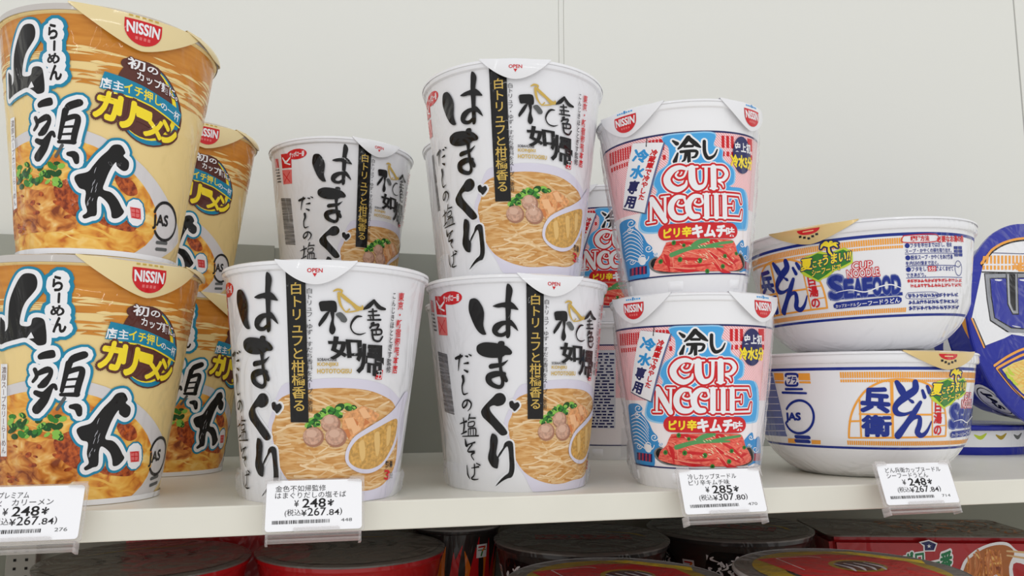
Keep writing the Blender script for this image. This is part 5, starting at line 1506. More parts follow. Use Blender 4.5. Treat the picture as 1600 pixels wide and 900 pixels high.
['S','red',5,[7082,3178,32,7238,3190,32]],
['S','red',5,[7293,3302,32,7331,3179,32]],
['S','red',5,[7345,3313,32,7378,3173,32]],
['S','red',5,[7274,3304,35,7434,3281,35]],
['S','red',5,[7505,3330,32,7536,3143,32]],
['S','red',5,[7543,3301,32,7549,3164,32]],
['S','red',5,[7478,3261,35,7639,3305,35]],
['S','red',5,[7476,3298,32,7641,3266,32]],
['S','red',5,[7699,3325,32,7719,3172,32]],
['S','red',5,[7753,3311,32,7802,3157,32]],
['S','red',5,[7691,3176,35,7859,3193,35]],
['S','red',5,[7684,3293,32,7858,3200,32]],
['S','red',5,[7950,3316,32,7964,3163,32]],
['S','red',5,[7985,3304,32,7977,3160,32]],
['S','red',5,[7905,3180,35,8080,3181,35]],
['S','red',5,[7903,3215,32,8080,3177,32]],
['S','red',5,[8174,3323,32,8158,3167,32]],
['S','red',5,[8201,3307,32,8251,3150,32]],
['S','red',5,[8123,3235,35,8302,3259,35]],
['S','red',5,[8122,3249,32,8307,3199,32]],
['S','red',5,[8378,3340,32,8369,3178,32]],
['S','red',5,[8459,3321,32,8499,3160,32]],
['S','red',5,[8358,3181,35,8542,3233,35]],
['S','red',5,[8353,3235,32,8541,3242,32]],
['S','red',5,[8623,3319,32,8656,3160,32]],
['S','red',5,[8670,3335,32,8707,3176,32]],
['S','red',5,[8598,3191,35,8797,3185,35]],
['S','red',5,[8850,3348,32,8866,3185,32]],
['S','red',5,[8988,3329,32,8959,3166,32]],
['S','red',5,[8851,3189,35,9049,3289,35]],
['S','red',5,[8840,3289,32,9046,3317,32]],
['S','red',5,[9120,3358,32,9125,3197,32]],
['S','red',5,[9208,3326,32,9256,3181,32]],
['S','red',5,[9116,3211,35,9336,3249,35]],
['S','red',5,[9386,3339,32,9494,3214,32]],
['S','red',5,[9504,3351,32,9527,3197,32]],
['S','red',5,[9385,3340,35,9630,3319,35]],
['S','red',5,[9703,3374,32,9737,3187,32]],
['S','red',5,[9864,3370,32,9832,3226,32]],
['S','red',5,[9710,3242,35,9960,3341,35]],
['S','red',5,[9711,3232,32,9979,3234,32]],
['S','red',5,[10031,3388,32,10119,3224,32]],
['S','red',5,[10158,3372,32,10293,3235,32]],
['S','red',5,[10033,3350,35,10331,3361,35]],
['S','red',5,[10039,3317,32,10357,3243,32]],
['S','royal',5,[6549,2796,37,6612,2616,37]],
['S','royal',5,[6677,2797,37,6640,2618,37]],
['S','royal',5,[6545,2726,39,6716,2687,39]],
['S','royal',5,[6544,2805,37,6714,2749,37]],
['S','royal',5,[6809,2819,37,6802,2638,37]],
['S','royal',5,[6864,2804,37,6870,2622,37]],
['S','royal',5,[6759,2773,39,6934,2705,39]],
['S','royal',5,[7037,2793,37,7052,2621,37]],
['S','royal',5,[7059,2796,37,7067,2654,37]],
['S','royal',5,[6983,2639,39,7156,2736,39]],
['S','royal',5,[7210,2785,37,7272,2622,37]],
['S','royal',5,[7345,2814,37,7320,2624,37]],
['S','royal',5,[7202,2790,39,7387,2714,39]],
['S','royal',5,[7202,2781,37,7387,2704,37]],
['S','royal',5,[7455,2807,37,7467,2643,37]],
['S','royal',5,[7532,2811,37,7589,2617,37]],
['S','royal',5,[7439,2659,39,7626,2664,39]],
['S','royal',5,[7440,2639,37,7620,2761,37]],
['S','royal',5,[7678,2807,37,7734,2643,37]],
['S','royal',5,[7795,2799,37,7831,2639,37]],
['S','royal',5,[7673,2725,39,7867,2717,39]],
['S','royal',5,[7992,2811,37,7961,2633,37]],
['S','royal',5,[7999,2807,37,8075,2627,37]],
['S','royal',5,[7914,2799,39,8125,2664,39]],
['S','royal',5,[7925,2641,37,8119,2748,37]],
['S','royal',5,[8186,2814,37,8255,2644,37]],
['S','royal',5,[8323,2823,37,8295,2650,37]],
['S','royal',5,[8175,2725,39,8384,2746,39]],
['S','royal',5,[8177,2700,37,8391,2664,37]],
['S','royal',5,[8487,2801,37,8469,2649,37]],
['S','royal',5,[8577,2802,37,8544,2652,37]],
['S','royal',5,[8439,2766,39,8656,2814,39]],
['S','royal',5,[8449,2657,37,8664,2727,37]],
['S','royal',5,[8782,2835,37,8813,2631,37]],
['S','royal',5,[8848,2830,37,8839,2633,37]],
['S','royal',5,[8722,2755,39,8958,2742,39]],
['S','royal',5,[9043,2813,37,9116,2650,37]],
['S','royal',5,[9123,2808,37,9166,2677,37]],
['S','royal',5,[9030,2682,39,9268,2800,39]],
['S','royal',5,[9021,2759,37,9276,2743,37]],
['S','royal',5,[9379,2840,37,9428,2665,37]],
['S','royal',5,[9448,2857,37,9539,2683,37]],
['S','royal',5,[9344,2757,39,9627,2710,39]],
['S','royal',5,[9694,2822,37,9768,2674,37]],
['S','royal',5,[9908,2864,37,9871,2677,37]],
['S','royal',5,[9700,2742,39,10016,2698,39]],
['S','royal',5,[9694,2775,37,9990,2837,37]],
['S','royal',5,[6595,2449,37,6636,2299,37]],
['S','royal',5,[6659,2451,37,6656,2301,37]],
['S','royal',5,[6567,2324,39,6729,2376,39]],
['S','royal',5,[6571,2303,37,6733,2356,37]],
['S','royal',5,[6805,2455,37,6816,2282,37]],
['S','royal',5,[6847,2469,37,6904,2304,37]],
['S','royal',5,[6783,2337,39,6964,2313,39]],
['S','royal',5,[7042,2454,37,7019,2300,37]],
['S','royal',5,[7083,2453,37,7148,2309,37]],
['S','royal',5,[7009,2327,39,7194,2308,39]],
['S','royal',5,[7012,2312,37,7171,2398,37]],
['S','royal',5,[7232,2453,37,7248,2297,37]],
['S','royal',5,[7316,2481,37,7376,2316,37]],
['S','royal',5,[7220,2398,39,7403,2400,39]],
['S','royal',5,[7218,2423,37,7402,2421,37]],
['S','royal',5,[7501,2460,37,7487,2309,37]],
['S','royal',5,[7557,2469,37,7579,2289,37]],
['S','royal',5,[7451,2430,39,7656,2353,39]],
['S','royal',5,[7702,2478,37,7757,2296,37]],
['S','royal',5,[7813,2473,37,7833,2317,37]],
['S','royal',5,[7714,2334,39,7915,2322,39]],
['S','royal',5,[7703,2368,37,7887,2422,37]],
['S','royal',5,[8009,2477,37,8000,2286,37]],
['S','royal',5,[8098,2463,37,8141,2301,37]],
['S','royal',5,[7939,2438,39,8165,2348,39]],
['S','royal',5,[7961,2344,37,8157,2371,37]],
['S','royal',5,[8204,2472,37,8312,2303,37]],
['S','royal',5,[8324,2488,37,8363,2302,37]],
['S','royal',5,[8212,2371,39,8443,2333,39]],
['S','royal',5,[8197,2455,37,8438,2343,37]],
['S','royal',5,[8515,2466,37,8601,2288,37]],
['S','royal',5,[8601,2496,37,8685,2295,37]],
['S','royal',5,[8471,2424,39,8690,2475,39]],
['S','royal',5,[8820,2472,37,8850,2305,37]],
['S','royal',5,[8867,2488,37,8951,2315,37]],
['S','royal',5,[8753,2459,39,9006,2386,39]],
['S','royal',5,[8781,2354,37,8992,2452,37]],
['S','royal',5,[9095,2471,37,9155,2310,37]],
['S','royal',5,[9168,2466,37,9257,2328,37]],
['S','royal',5,[9067,2396,39,9314,2459,39]],
['S','royal',5,[9070,2390,37,9364,2330,37]],
['S','royal',5,[9476,2492,37,9476,2338,37]],
['S','royal',5,[9522,2485,37,9652,2339,37]],
['S','royal',5,[9439,2327,39,9674,2413,39]],
['S','royal',5,[9388,2444,37,9724,2331,37]],
['S','royal',5,[9761,2502,37,9861,2341,37]],
['S','royal',5,[9885,2523,37,10041,2322,37]],
['S','royal',5,[9796,2343,39,10056,2490,39]],
['S','royal',5,[6651,2153,37,6665,1976,37]],
['S','royal',5,[6687,2175,37,6713,1988,37]],
['S','royal',5,[6605,2120,39,6790,2078,39]],
['S','royal',5,[6625,2018,37,6799,2038,37]],
['S','royal',5,[6854,2171,37,6890,1982,37]],
['S','royal',5,[6909,2165,37,6971,1999,37]],
['S','royal',5,[6821,2156,39,7006,2134,39]],
['S','royal',5,[7060,2173,37,7131,1974,37]],
['S','royal',5,[7180,2172,37,7186,2013,37]],
['S','royal',5,[7070,2069,39,7264,2036,39]],
['S','royal',5,[7300,2148,37,7404,1983,37]],
['S','royal',5,[7390,2172,37,7415,1991,37]],
['S','royal',5,[7311,2049,39,7500,2060,39]],
['S','royal',5,[7287,2139,37,7501,2057,37]],
['S','royal',5,[7594,2147,37,7567,2011,37]],
['S','royal',5,[7661,2158,37,7694,1972,37]],
['S','royal',5,[7552,2059,39,7730,2118,39]],
['S','royal',5,[7772,2153,37,7877,2008,37]],
['S','royal',5,[7851,2164,37,7941,1974,37]],
['S','royal',5,[7774,2146,39,8020,2028,39]],
['S','royal',5,[7814,2027,37,7998,2088,37]],
['S','royal',5,[8084,2157,37,8107,1997,37]],
['S','royal',5,[8179,2158,37,8192,1999,37]],
['S','royal',5,[8032,2148,39,8257,2112,39]],
['S','royal',5,[8059,2072,37,8276,2064,37]],
['S','royal',5,[8327,2146,37,8362,2003,37]],
['S','royal',5,[8397,2170,37,8481,1986,37]],
['S','royal',5,[8335,2064,39,8564,2056,39]],
['S','royal',5,[8623,2166,37,8672,2018,37]],
['S','royal',5,[8740,2170,37,8765,1982,37]],
['S','royal',5,[8619,2070,39,8860,2066,39]],
['S','royal',5,[8584,2147,37,8892,2002,37]],
['S','royal',5,[8890,2167,37,9051,2020,37]],
['S','royal',5,[9019,2173,37,9095,1986,37]],
['S','royal',5,[8907,2102,39,9120,2174,39]],
['S','royal',5,[8871,2171,37,9187,2056,37]],
['S','royal',5,[9269,2196,37,9297,2000,37]],
['S','royal',5,[9326,2178,37,9425,2018,37]],
['S','royal',5,[9201,2155,39,9525,2076,39]],
['S','royal',5,[9283,2014,37,9461,2174,37]],
['S','royal',5,[9651,2172,37,9662,2003,37]],
['S','royal',5,[9701,2198,37,9833,2012,37]],
['S','royal',5,[9540,2169,39,9913,2075,39]],
['S','royal',5,[9641,2020,37,9827,2188,37]],
['S','royal',5,[9912,2199,37,10168,2028,37]],
['S','royal',5,[10132,2199,37,10236,2028,37]],
['S','royal',5,[9989,2089,39,10248,2195,39]],
['S','royal',5,[10008,2066,37,10283,2156,37]],
['S','royal',6,[6509,2875,23,8195,2878,23,8219,2575,23,6516,2573,23,6509,2875,23]],
['P','royal',5,[9478,5344,9815,5364,9820,5192,9500,5186],0],
['P','royal',5,[9860,5367,10244,5394,10252,5221,9886,5209],0],
['P','royal',5,[9504,5155,9846,5175,9851,5003,9526,4997],0],
['P','royal',5,[9891,5178,10282,5204,10290,5031,9918,5019],0],
['P','royal',5,[9531,4965,9877,4985,9883,4813,9553,4807],0],
['P','royal',5,[9923,4988,10321,5013,10329,4840,9951,4829],0],
['S','royal',5,[10311,4208,38,10317,4078,38,10282,3960,38,10209,3867,38,10109,3810,38,9996,3795,38,9882,3822,38,9781,3890,38,9701,3990,38,9650,4112,38,9631,4242,38,9646,4366,38,9692,4470,38,9768,4544,38,9864,4580,38,9974,4574,38,10086,4526,38,10188,4441,38,10267,4329,38,10313,4201,38]],
['S','royal',5,[9645,4334,31,9944,4252,38,10206,4395,31]],
['P','orange_print',3,[-7445,5807,-6725,5783,-6760,5376,-7491,5403],0],
['P','orange_print',3,[-7469,5331,-6770,5323,-6772,5199,-7455,5223],0],
['P','orange_print',3,[-5754,5755,-5074,5751,-5087,5356,-5771,5381],0],
['P','orange_print',3,[-5752,5311,-5093,5305,-5072,5185,-5739,5207],0],
['S','royal',5,[-6569,5612,130,-6494,5725,130,-5885,5714,130,-5806,5599,130,-5819,5512,40]],
['S','royal',5,[-6614,5374,40,-6644,5215,130,-6557,5091,130,-5962,5087,130,-5865,5208,130]],
['T','royal',5,[-6434,5583,-5887,5574,-5946,5191,-6505,5196],'プラ',0.05,0],
['S','royal',5,[-6709,4880,140,-5625,4877,120]],
['S','royal',5,[-6984,4685,140,-5421,4652,120]],
['S','royal',5,[-6859,3752,140,-6717,3898,140,-6556,4024,140,-6383,4125,140,-6203,4197,140,-6024,4240,140,-5850,4251,140,-5686,4230,140,-5537,4179,140,-5406,4099,140,-5297,3993,140,-5213,3865,140,-5155,3720,140,-5125,3561,140,-5125,3396,140,-5155,3228,140,-5214,3063,140,-5301,2908,140,-5415,2767,140,-5552,2644,140,-5710,2545,140,-5883,2472,140,-6067,2428,140,-6255,2415,140,-6441,2434,140,-6618,2484,140,-6778,2564,140,-6913,2671,140,-7017,2802,140,-7083,2952,140]],
['T','royal',5,[-6990,3532,-5945,3555,-6011,3032,-7047,2999],'JAS',0.06,0],
['S','royal',5,[-6518,2208,201,-5603,2213,201]],
['S','royal',5,[-6632,1973,201,-5684,1982,201]],
['P','orange_print',3,[-7212,2086,-6570,2100,-6706,1827,-7373,1828],0],
['P','orange_print',3,[-5486,2078,-4917,2084,-4980,1856,-5565,1848],0],
['P','royal_pale',3,[-8252,5853,-7572,5837,-7337,3969,-7202,2194,-10000,2146,-8961,3943],0],
['S','panel_grey',4,[-8300,5597,30,-7581,5585,40]],
['S','panel_grey',4,[-8432,5205,30,-7543,5197,40]],
['S','panel_grey',4,[-8572,4811,30,-7504,4810,40]],
['S','panel_grey',4,[-8723,4416,30,-7466,4424,40]],
['S','panel_grey',4,[-8886,4018,30,-7426,4040,40]],
['S','panel_grey',4,[-9063,3618,30,-7387,3656,40]],
['S','panel_grey',4,[-9259,3216,30,-7347,3274,40]],
['S','panel_grey',4,[-9480,2810,30,-7307,2892,40]],
['S','panel_grey',4,[-9737,2401,30,-7266,2512,40]]]}

# ------------------------------------------------------------------ shared cup parts
def rim_prof(rw, rr, H):
    """rolled bead at the mouth of a paper cup, outside going up"""
    return [(rw, H - .0042), (rr - .0002, H - .0036), (rr + .0002, H - .0024), (rr, H - .0010), (rr - .0008, H - .0004), (rr - .0022, H - .0003), (rr - .0030, H - .0012), (rr - .0032, H - .004)]


def cup_bm(prof, rr, H, foot=.0035, segs=160):
    bm = bmesh.new()
    rb = prof[0][1]
    p = [(0, foot), (rb - .0016, foot), (rb - .0013, .0001), (rb - .0004, 0), (rb, .0006)]
    for z, r in prof[1:-1]:
        p.append((r, z))
    rw = lerp_profile(prof, H - .0042)[0]
    p += rim_prof(rw, rr, H)
    add_lathe(bm, p, segs)
    return bm


def lid_part(parent, rr, H, mats, top_art=None, dome=.0, skirt=.0016):
    bm = bmesh.new()
    add_lathe(bm, [(0, H + .0003 + dome, 1 if len(mats) > 1 else 0), (rr * .8, H + .0003, 0), (rr - .0006, H + .0002), (rr + .0003, H - .0003), (rr + .0005, H - skirt), (rr + .0003, H - skirt - .0001), (rr + .00015, H - .0006), (rr - .0008, H - .0001), (0, H - .0001 + dome)], 128)
    return link('lid', mesh_of(bm, 'lid'), mats, parent)


def tab_mapper(theta0, rr, H, rlow, drop, bulge=.0008):
    """folded-down tongue of a lid; s in mm sideways, t in mm downwards from the rim"""
    def mp(s, t, lay):
        th = theta0 + s / 1000 / rr
        k = t / 1000 / drop
        r = rr + .0007 + (rlow - rr) * k + bulge * math.sin(min(max(k, 0), 1) * math.pi)
        dr = (rlow - rr) / drop
        n = Vector((math.sin(th), -math.cos(th), dr)).normalized()
        p = Vector((r * math.sin(th), -r * math.cos(th), H - t / 1000)) + n * (.00006 + lay * .00003 if lay >= 0 else 0)
        return tuple(p), tuple(n)
    return mp


def tab_part(name, parent, theta0, rr, H, prof, half_w, drop, mat, art=None, power=2.4, skew=0.0, top=-.0006):
    """drop, half_w in m; outline bulges like half an ellipse"""
    rlow = lerp_profile(prof, H - drop)[0] + .0014
    mp = tab_mapper(theta0, rr, H, rlow, drop)
    bm = bmesh.new()
    nu, nv = 36, 8
    gr = []
    for layer, th in ((0, 0), (1, -.00025)):
        g = []
        for i in range(nu + 1):
            u = -1 + 2 * i / nu
            d = drop * max(1 - abs(u) ** power, 0) * (1 + skew * u) * 1000
            d = min(d, drop * 1000 * 1.0)
            col = []
            for j in range(nv + 1):
                t = top * 1000 + (d - top * 1000) * j / nv
                co, no = mp(u * half_w * 1000, t, -1)
                co = Vector(co) + Vector(no) * th
                if j == 0:
                    co.z = H + .0004 if layer == 0 else H + .0002
                    f = 1 - .0016 / rr
                    co.x *= f
                    co.y *= f
                col.append(bm.verts.new(co))
            g.append(col)
        gr.append(g)
    for i in range(nu):
        for j in range(nv):
            bm.faces.new((gr[0][i][j], gr[0][i][j + 1], gr[0][i + 1][j + 1], gr[0][i + 1][j]))
            bm.faces.new((gr[1][i][j], gr[1][i + 1][j], gr[1][i + 1][j + 1], gr[1][i][j + 1]))
        bm.faces.new((gr[0][i][nv], gr[1][i][nv], gr[1][i + 1][nv], gr[0][i + 1][nv]))
        bm.faces.new((gr[0][i][0], gr[0][i + 1][0], gr[1][i + 1][0], gr[1][i][0]))
    if art is None:
        return link(name, mesh_of(bm, name), [mat], parent)
    me = printed(name, bm, [mat], art, mp, 2.0, [k * .7 for k in range(1, int(drop * 1000 / .7) + 1)])
    o = bpy.data.objects.new(name, me)
    COL.objects.link(o)
    o.parent = parent
    return o


def maker_mark(art, cx, ty, w, h, lay=3, slant=0.0):
    """red half-round badge with white capitals; t runs downwards on tabs"""
    pts = []
    for k in range(17):
        a = math.pi * k / 16
        pts.append((cx + w / 2 * math.cos(a), ty + h * .34 + h * .66 * math.sin(a)))
    pts += [(cx - w / 2, ty), (cx + w / 2, ty)]
    art.poly('red', lay, pts)
    art.text('white_print', lay + 1, [(cx - w * .44, ty + h * .12), (cx + w * .44, ty + h * .12), (cx + w * .42, ty + h * .56), (cx - w * .42, ty + h * .56)], 'NISSIN', .035)
    for k in range(4):
        art.rect('red_pale', lay + 1, cx - w * .2 + k * w * .11, cx - w * .2 + k * w * .11 + w * .07, ty + h * .68, ty + h * .8)


def body_part(parent, name, bm, base_mats, art, mapper, top, split=None):
    me = printed(name, bm, base_mats, art, mapper, 2.0, split, (.3, top * 1000 - 3.6))
    o = bpy.data.objects.new(name, me)
    COL.objects.link(o)
    o.parent = parent
    return o


# ---- gathered ends of the clear wrapping
def clear_film():
    m = bpy.data.materials.new('clear_film')
    m.use_nodes = True
    nt = m.node_tree
    g = nt.nodes['Principled BSDF']
    g.inputs['Base Color'].default_value = (.8, .8, .82, 1)
    g.inputs['Roughness'].default_value = .12
    tr = nt.nodes.new('ShaderNodeBsdfTransparent')
    mix = nt.nodes.new('ShaderNodeMixShader')
    mix.inputs[0].default_value = .3
    nt.links.new(tr.outputs[0], mix.inputs[1])
    nt.links.new(g.outputs[0], mix.inputs[2])
    nt.links.new(mix.outputs[0], nt.nodes['Material Output'].inputs[0])
    return m


film_clear = clear_film()


def film_gather(parent, prof, a0, a1, z0, z1, out, seed):
    rnd = random.Random(seed)
    bm = bmesh.new()
    nu, nv = 12, max(6, int((z1 - z0) / .0025))
    gr = []
    for i in range(nu + 1):
        col = []
        for j in range(nv + 1):
            th = R(a0 + (a1 - a0) * i / nu)
            z = z0 + (z1 - z0) * j / nv
            e = math.sin(math.pi * i / nu) ** .7 * math.sin(math.pi * (j + .35) / (nv + .7)) ** .5
            r = lerp_profile(prof, z)[0] + .0006 + e * out * rnd.uniform(.25, 1)
            col.append(bm.verts.new((r * math.sin(th), -r * math.cos(th), z)))
        gr.append(col)
    for i in range(nu):
        for j in range(nv):
            bm.faces.new((gr[i][j], gr[i + 1][j], gr[i + 1][j + 1], gr[i][j + 1]))
    link('film_gather', mesh_of(bm, 'film_gather', angle=75), [film_clear], parent)


# ---- white clam-broth noodle cup
PW = [(0, .035), (.1028, .0471)]
HW, RW_ = .1028, .0480
white_cup = film(base_mat('white_cup', INK['white_cup'], .4))
nt = white_cup.node_tree
bp = nt.nodes['Principled BSDF']
white_lid = base_mat('white_lid', (236, 236, 238), .35, coat=.5)


def white_noodle_cup(label, loc, rz, group):
    t = thing('noodle_cup', label, 'cup noodles', loc, rz, group)
    a = Art()
    a.load(ART['W'], math.pi * 41.2)
    body_part(t, 'cup', cup_bm(PW, RW_, HW), [white_cup], a, cone_mapper(PW, .0412), HW)
    film_gather(t, PW, -112, -62, .0008, .013, .0026, 3)
    film_gather(t, PW, 58, 100, .0008, .011, .0026, 4)
    lid = lid_part(t, RW_, HW, [white_lid])
    a = Art()
    a.text('red', 2, [(-3.1, 3.7), (3.1, 3.7), (3.1, 5.4), (-3.1, 5.4)], 'OPEN', .02)
    a.poly('red', 2, [(-.9, 5.8), (.9, 5.8), (0, 7.3)])
    tab_part('pull_tab', lid, 0, RW_, HW, PW, .0175, .0104, white_lid, a, 1.9)
    return t


# ---- curry ramen cup
PY = [(0, .032), (.1035, .0456)]
HY, RY = .1035, .0462
cream_cup = ink('cream')
paper_foot = film(base_mat('paper_foot', (238, 232, 214), .5))
cream_lid = base_mat('cream_lid', INK['cream_lid'], .35, coat=.6)
silver_rim = base_mat('silver_rim', (196, 190, 184), .3, coat=.6)


def curry_cup(label, loc, rz, group):
    t = thing('noodle_cup', label, 'cup noodles', loc, rz, group)
    a = Art()
    a.load(ART['Y'], math.pi * 39)
    a.rect('white_print', 9, -math.pi * 39, math.pi * 39, .3, 2.6)
    body_part(t, 'cup', cup_bm(PY, RY, HY), [cream_cup], a, cone_mapper(PY, .039), HY)
    rim = lid_part(t, RY, HY, [silver_rim], skirt=.003)
    rim.name = 'lid'
    a = Art()
    maker_mark(a, 0, 3.2, 15.0, 10.6)
    for k in range(5):
        a.rect('gold', 2, -6 + k * 2.6, -4.4 + k * 2.6, 1.3, 2.1)
    tab_part('pull_tab', rim, 0, RY, HY, PY, .029, .0160, cream_lid, a, 1.5)
    tab_part('lid_fold', rim, R(52), RY, HY, PY, .022, .0042, cream_lid, None, 1.6)
    return t


# ---- chilled kimchi noodle cup
PN = [(0, .0305), (.0952, .0428)]
HN, RN = .0952, .0434
foam_cup = film(base_mat('foam_cup', (241, 241, 243), .45))


def kimchi_cup(label, loc, rot, group):
    t = thing('noodle_cup', label, 'cup noodles', loc, 0, group)
    t.rotation_euler = rot
    a = Art()
    a.load(ART['N'], math.pi * 37)
    bm = cup_bm(PN, RN, HN)
    body_part(t, 'cup', bm, [foam_cup], a, cone_mapper(PN, .037), HN)
    # pressed oblong relief marks on the foot
    for k in range(6):
        th = R(-14 + 60 * k)
        b2 = bmesh.new()
        gr = []
        for i in range(9):
            s = th + (-.5 + i / 8) * .25
            col = []
            for j, z in enumerate((.0026, .0029, .0072, .0075)):
                rr = lerp_profile(PN, z)[0] + (.0004 if j in (1, 2) and 0 < i < 8 else -.0001)
                col.append(b2.verts.new((rr * math.sin(s), -rr * math.cos(s), z)))
            gr.append(col)
        for i in range(8):
            for j in range(3):
                b2.faces.new((gr[i][j], gr[i + 1][j], gr[i + 1][j + 1], gr[i][j + 1]))
        link('relief_mark', mesh_of(b2, 'relief_mark', angle=80), [foam_cup], t)
    film_gather(t, PN, -96, -72, .003, .084, .0022, 5)
    film_gather(t, PN, -104, -70, .002, .022, .004, 6)
    film_gather(t, PN, 62, 84, .006, .084, .0018, 7)
    lid = lid_part(t, RN, HN, [white_lid], skirt=.0012)
    for sgn in (-1, 1):
        a = Art()
        maker_mark(a, 0, 3.3, 13.6, 8.4)
        for k in range(7):
            a.rect('sky', 2, -5 + k * 1.45, -4 + k * 1.45, 1.2, 2.0)
        a.rect('blue', 3, -.6, .5, .6, 2.2)
        tab_part('pull_tab', lid, R(6.5) + sgn * R(46), RN, HN, PN, .021, .0138, white_lid, a, 1.7)
    return t


# ---- seafood udon bowl
PB = [(0, .036), (.0033, .0412), (.006, .0446), (.009, .0478), (.012, .0506), (.015, .0527), (.018, .0545), (.021, .0560), (.024, .0572), (.0687, .0636)]
HB, RB = .0687, .0645
bowl_shell = film(base_mat('bowl_shell', INK['bowl_shell'], .4))
gold_lid = base_mat('gold_lid', INK['gold_lid'], .3, .3, coat=.6)


def udon_bowl(label, loc, rot, tab_deg, group):
    t = thing('noodle_bowl', label, 'bowl noodles', loc, 0, group)
    t.rotation_euler = rot
    a = Art()
    a.load(ART['B'], math.pi * 60)
    bm = bmesh.new()
    p = [(0, .002), (.030, .002), (.0315, 0), (.0335, 0), (.036, .0006), (.0412, .0033), (.0446, .006), (.0478, .009), (.0506, .012), (.0527, .015), (.0545, .018), (.0560, .021), (.0572, .024)]
    p += [(lerp_profile(PB, z)[0], z) for z in (.035, .05, HB - .0062)]
    p += [(.0640, HB - .0058), (.0645, HB - .005), (.0645, HB - .001), (.0640, HB - .0003), (.0622, HB - .0003), (.0616, HB - .004)]
    add_lathe(bm, p, 160)
    body_part(t, 'bowl', bm, [bowl_shell], a, cone_mapper(PB, .060), HB - .003, (15, 18, 21, 24))
    lid = lid_part(t, RB, HB, [white_lid], skirt=.0012)
    a = Art()
    a.poly('red', 2, [(6.4 * math.cos(k * math.pi / 12), 1.4 + 3.2 * math.sin(k * math.pi / 12)) for k in range(13)])
    for k in range(5):
        a.rect('ink', 2, -5.4 + k * 2.3, -3.9 + k * 2.3, 6.0 - abs(k - 2) * .8, 7.2 - abs(k - 2) * .8)
    a.rect('cream', 3, -3, 3, 2.4, 2.9)
    tab_part('pull_tab', lid, R(tab_deg), RB, HB, PB, .026, .0098, gold_lid, a, 1.6)
    return t


GW, GY, GN, GB = 'white clam broth noodle cups', 'curry ramen cups', 'chilled kimchi noodle cups', 'seafood udon bowls'
cw = white_noodle_cup('white clam-broth cup at the front, standing behind the clear price tag reading 448', (-.0412, .030, 0), R(-7.9), GW)
clone(cw, 'lower white clam-broth cup of the centre stack, bare shelf edge before it', (.0572, .0462, 0), (0, 0, R(6.5)), GW)
clone(cw, 'upper white clam-broth cup of the centre stack, highest white cup, bright glare band', (.0532, .0389, .1035), (0, 0, R(-13)), GW)
clone(cw, 'white clam-broth cup further back, turned so its barcode shows, above the front white cup', (-.0303, .1822, .1035), (0, 0, R(25.6)), GW)
clone(cw, 'rear white clam-broth cup on the shelf hidden behind the front white cup', (-.0303, .1822, 0), (0, 0, R(10)), GW)
clone(cw, 'rear lower white cup, grey sliver left of the lower centre cup', (.0718, .1461, 0), (0, 0, R(38)), GW)
clone(cw, 'rear upper white cup, sliver with red icon left of the upper centre cup', (.0684, .1448, .1035), (0, 0, R(55)), GW)

cy = curry_cup('lower front orange curry ramen cup at the left, behind the cut-off price tag', (-.1467, .0447, 0), R(39.3), GY)
clone(cy, 'upper front orange curry ramen cup at the left edge, largest in view', (-.1433, .0334, .1042), (0, 0, R(26.8)), GY)
clone(cy, 'rear lower orange curry ramen cup, between the front curry cup and front white cup', (-.1298, .160, 0), (0, 0, R(62)), GY)
clone(cy, 'rear upper orange curry ramen cup, peeking out right of the big upper one', (-.1321, .1731, .1042), (0, 0, R(25.4)), GY)

cn = kimchi_cup('lower front pink and blue kimchi noodle cup, behind the tag reading 285', (.1494, .0269, 0), (0, 0, R(-28.2)), GN)
clone(cn, 'upper front pink and blue kimchi noodle cup, tilted on top of its stack', (.1452, .0235, .0962), (.05, -.032, R(-23)), GN)
clone(cn, 'rear lower kimchi cup, its grey text panel showing beside the lower white cup', (.1664, .1982, 0), (0, 0, R(100)), GN)
clone(cn, 'rear upper kimchi noodle cup between the upper white cup and upper kimchi cup', (.1640, .1900, .0959), (0, 0, R(-16)), GN)

cb = udon_bowl('lower white udon bowl with blue bands, standing on the shelf by its tag', (.2741, .0572, 0), (0, 0, R(-12.3)), 18, GB)
cb2 = clone(cb, 'upper white udon bowl, tilted on the lower bowl, red and blue cooking text in view', (.2733, .0480, .0706), (.0347, -.0175, R(-77)), GB)


# ------------------------------------------------------------------ price tags in clear holders on the shelf edge
def clear_plastic():
    m = bpy.data.materials.new('clear_plastic')
    m.use_nodes = True
    nt = m.node_tree
    b = nt.nodes['Principled BSDF']
    b.inputs['Base Color'].default_value = lin((236, 232, 230))
    b.inputs['Roughness'].default_value = .12
    tr = nt.nodes.new('ShaderNodeBsdfTransparent')
    tr.inputs[0].default_value = (.97, .97, .97, 1)
    fr = nt.nodes.new('ShaderNodeLayerWeight')
    fr.inputs[0].default_value = .35
    mul = nt.nodes.new('ShaderNodeMath')
    mul.operation = 'MULTIPLY_ADD'
    mul.inputs[1].default_value = .55
    mul.inputs[2].default_value = .16
    mix = nt.nodes.new('ShaderNodeMixShader')
    nt.links.new(fr.outputs['Facing'], mul.inputs[0])
    nt.links.new(mul.outputs[0], mix.inputs[0])
    nt.links.new(tr.outputs[0], mix.inputs[1])
    nt.links.new(b.outputs[0], mix.inputs[2])
    nt.links.new(mix.outputs[0], nt.nodes['Material Output'].inputs[0])
    return m


clear = clear_plastic()
card_white = base_mat('card_white', (250, 250, 252), .35, coat=.5)


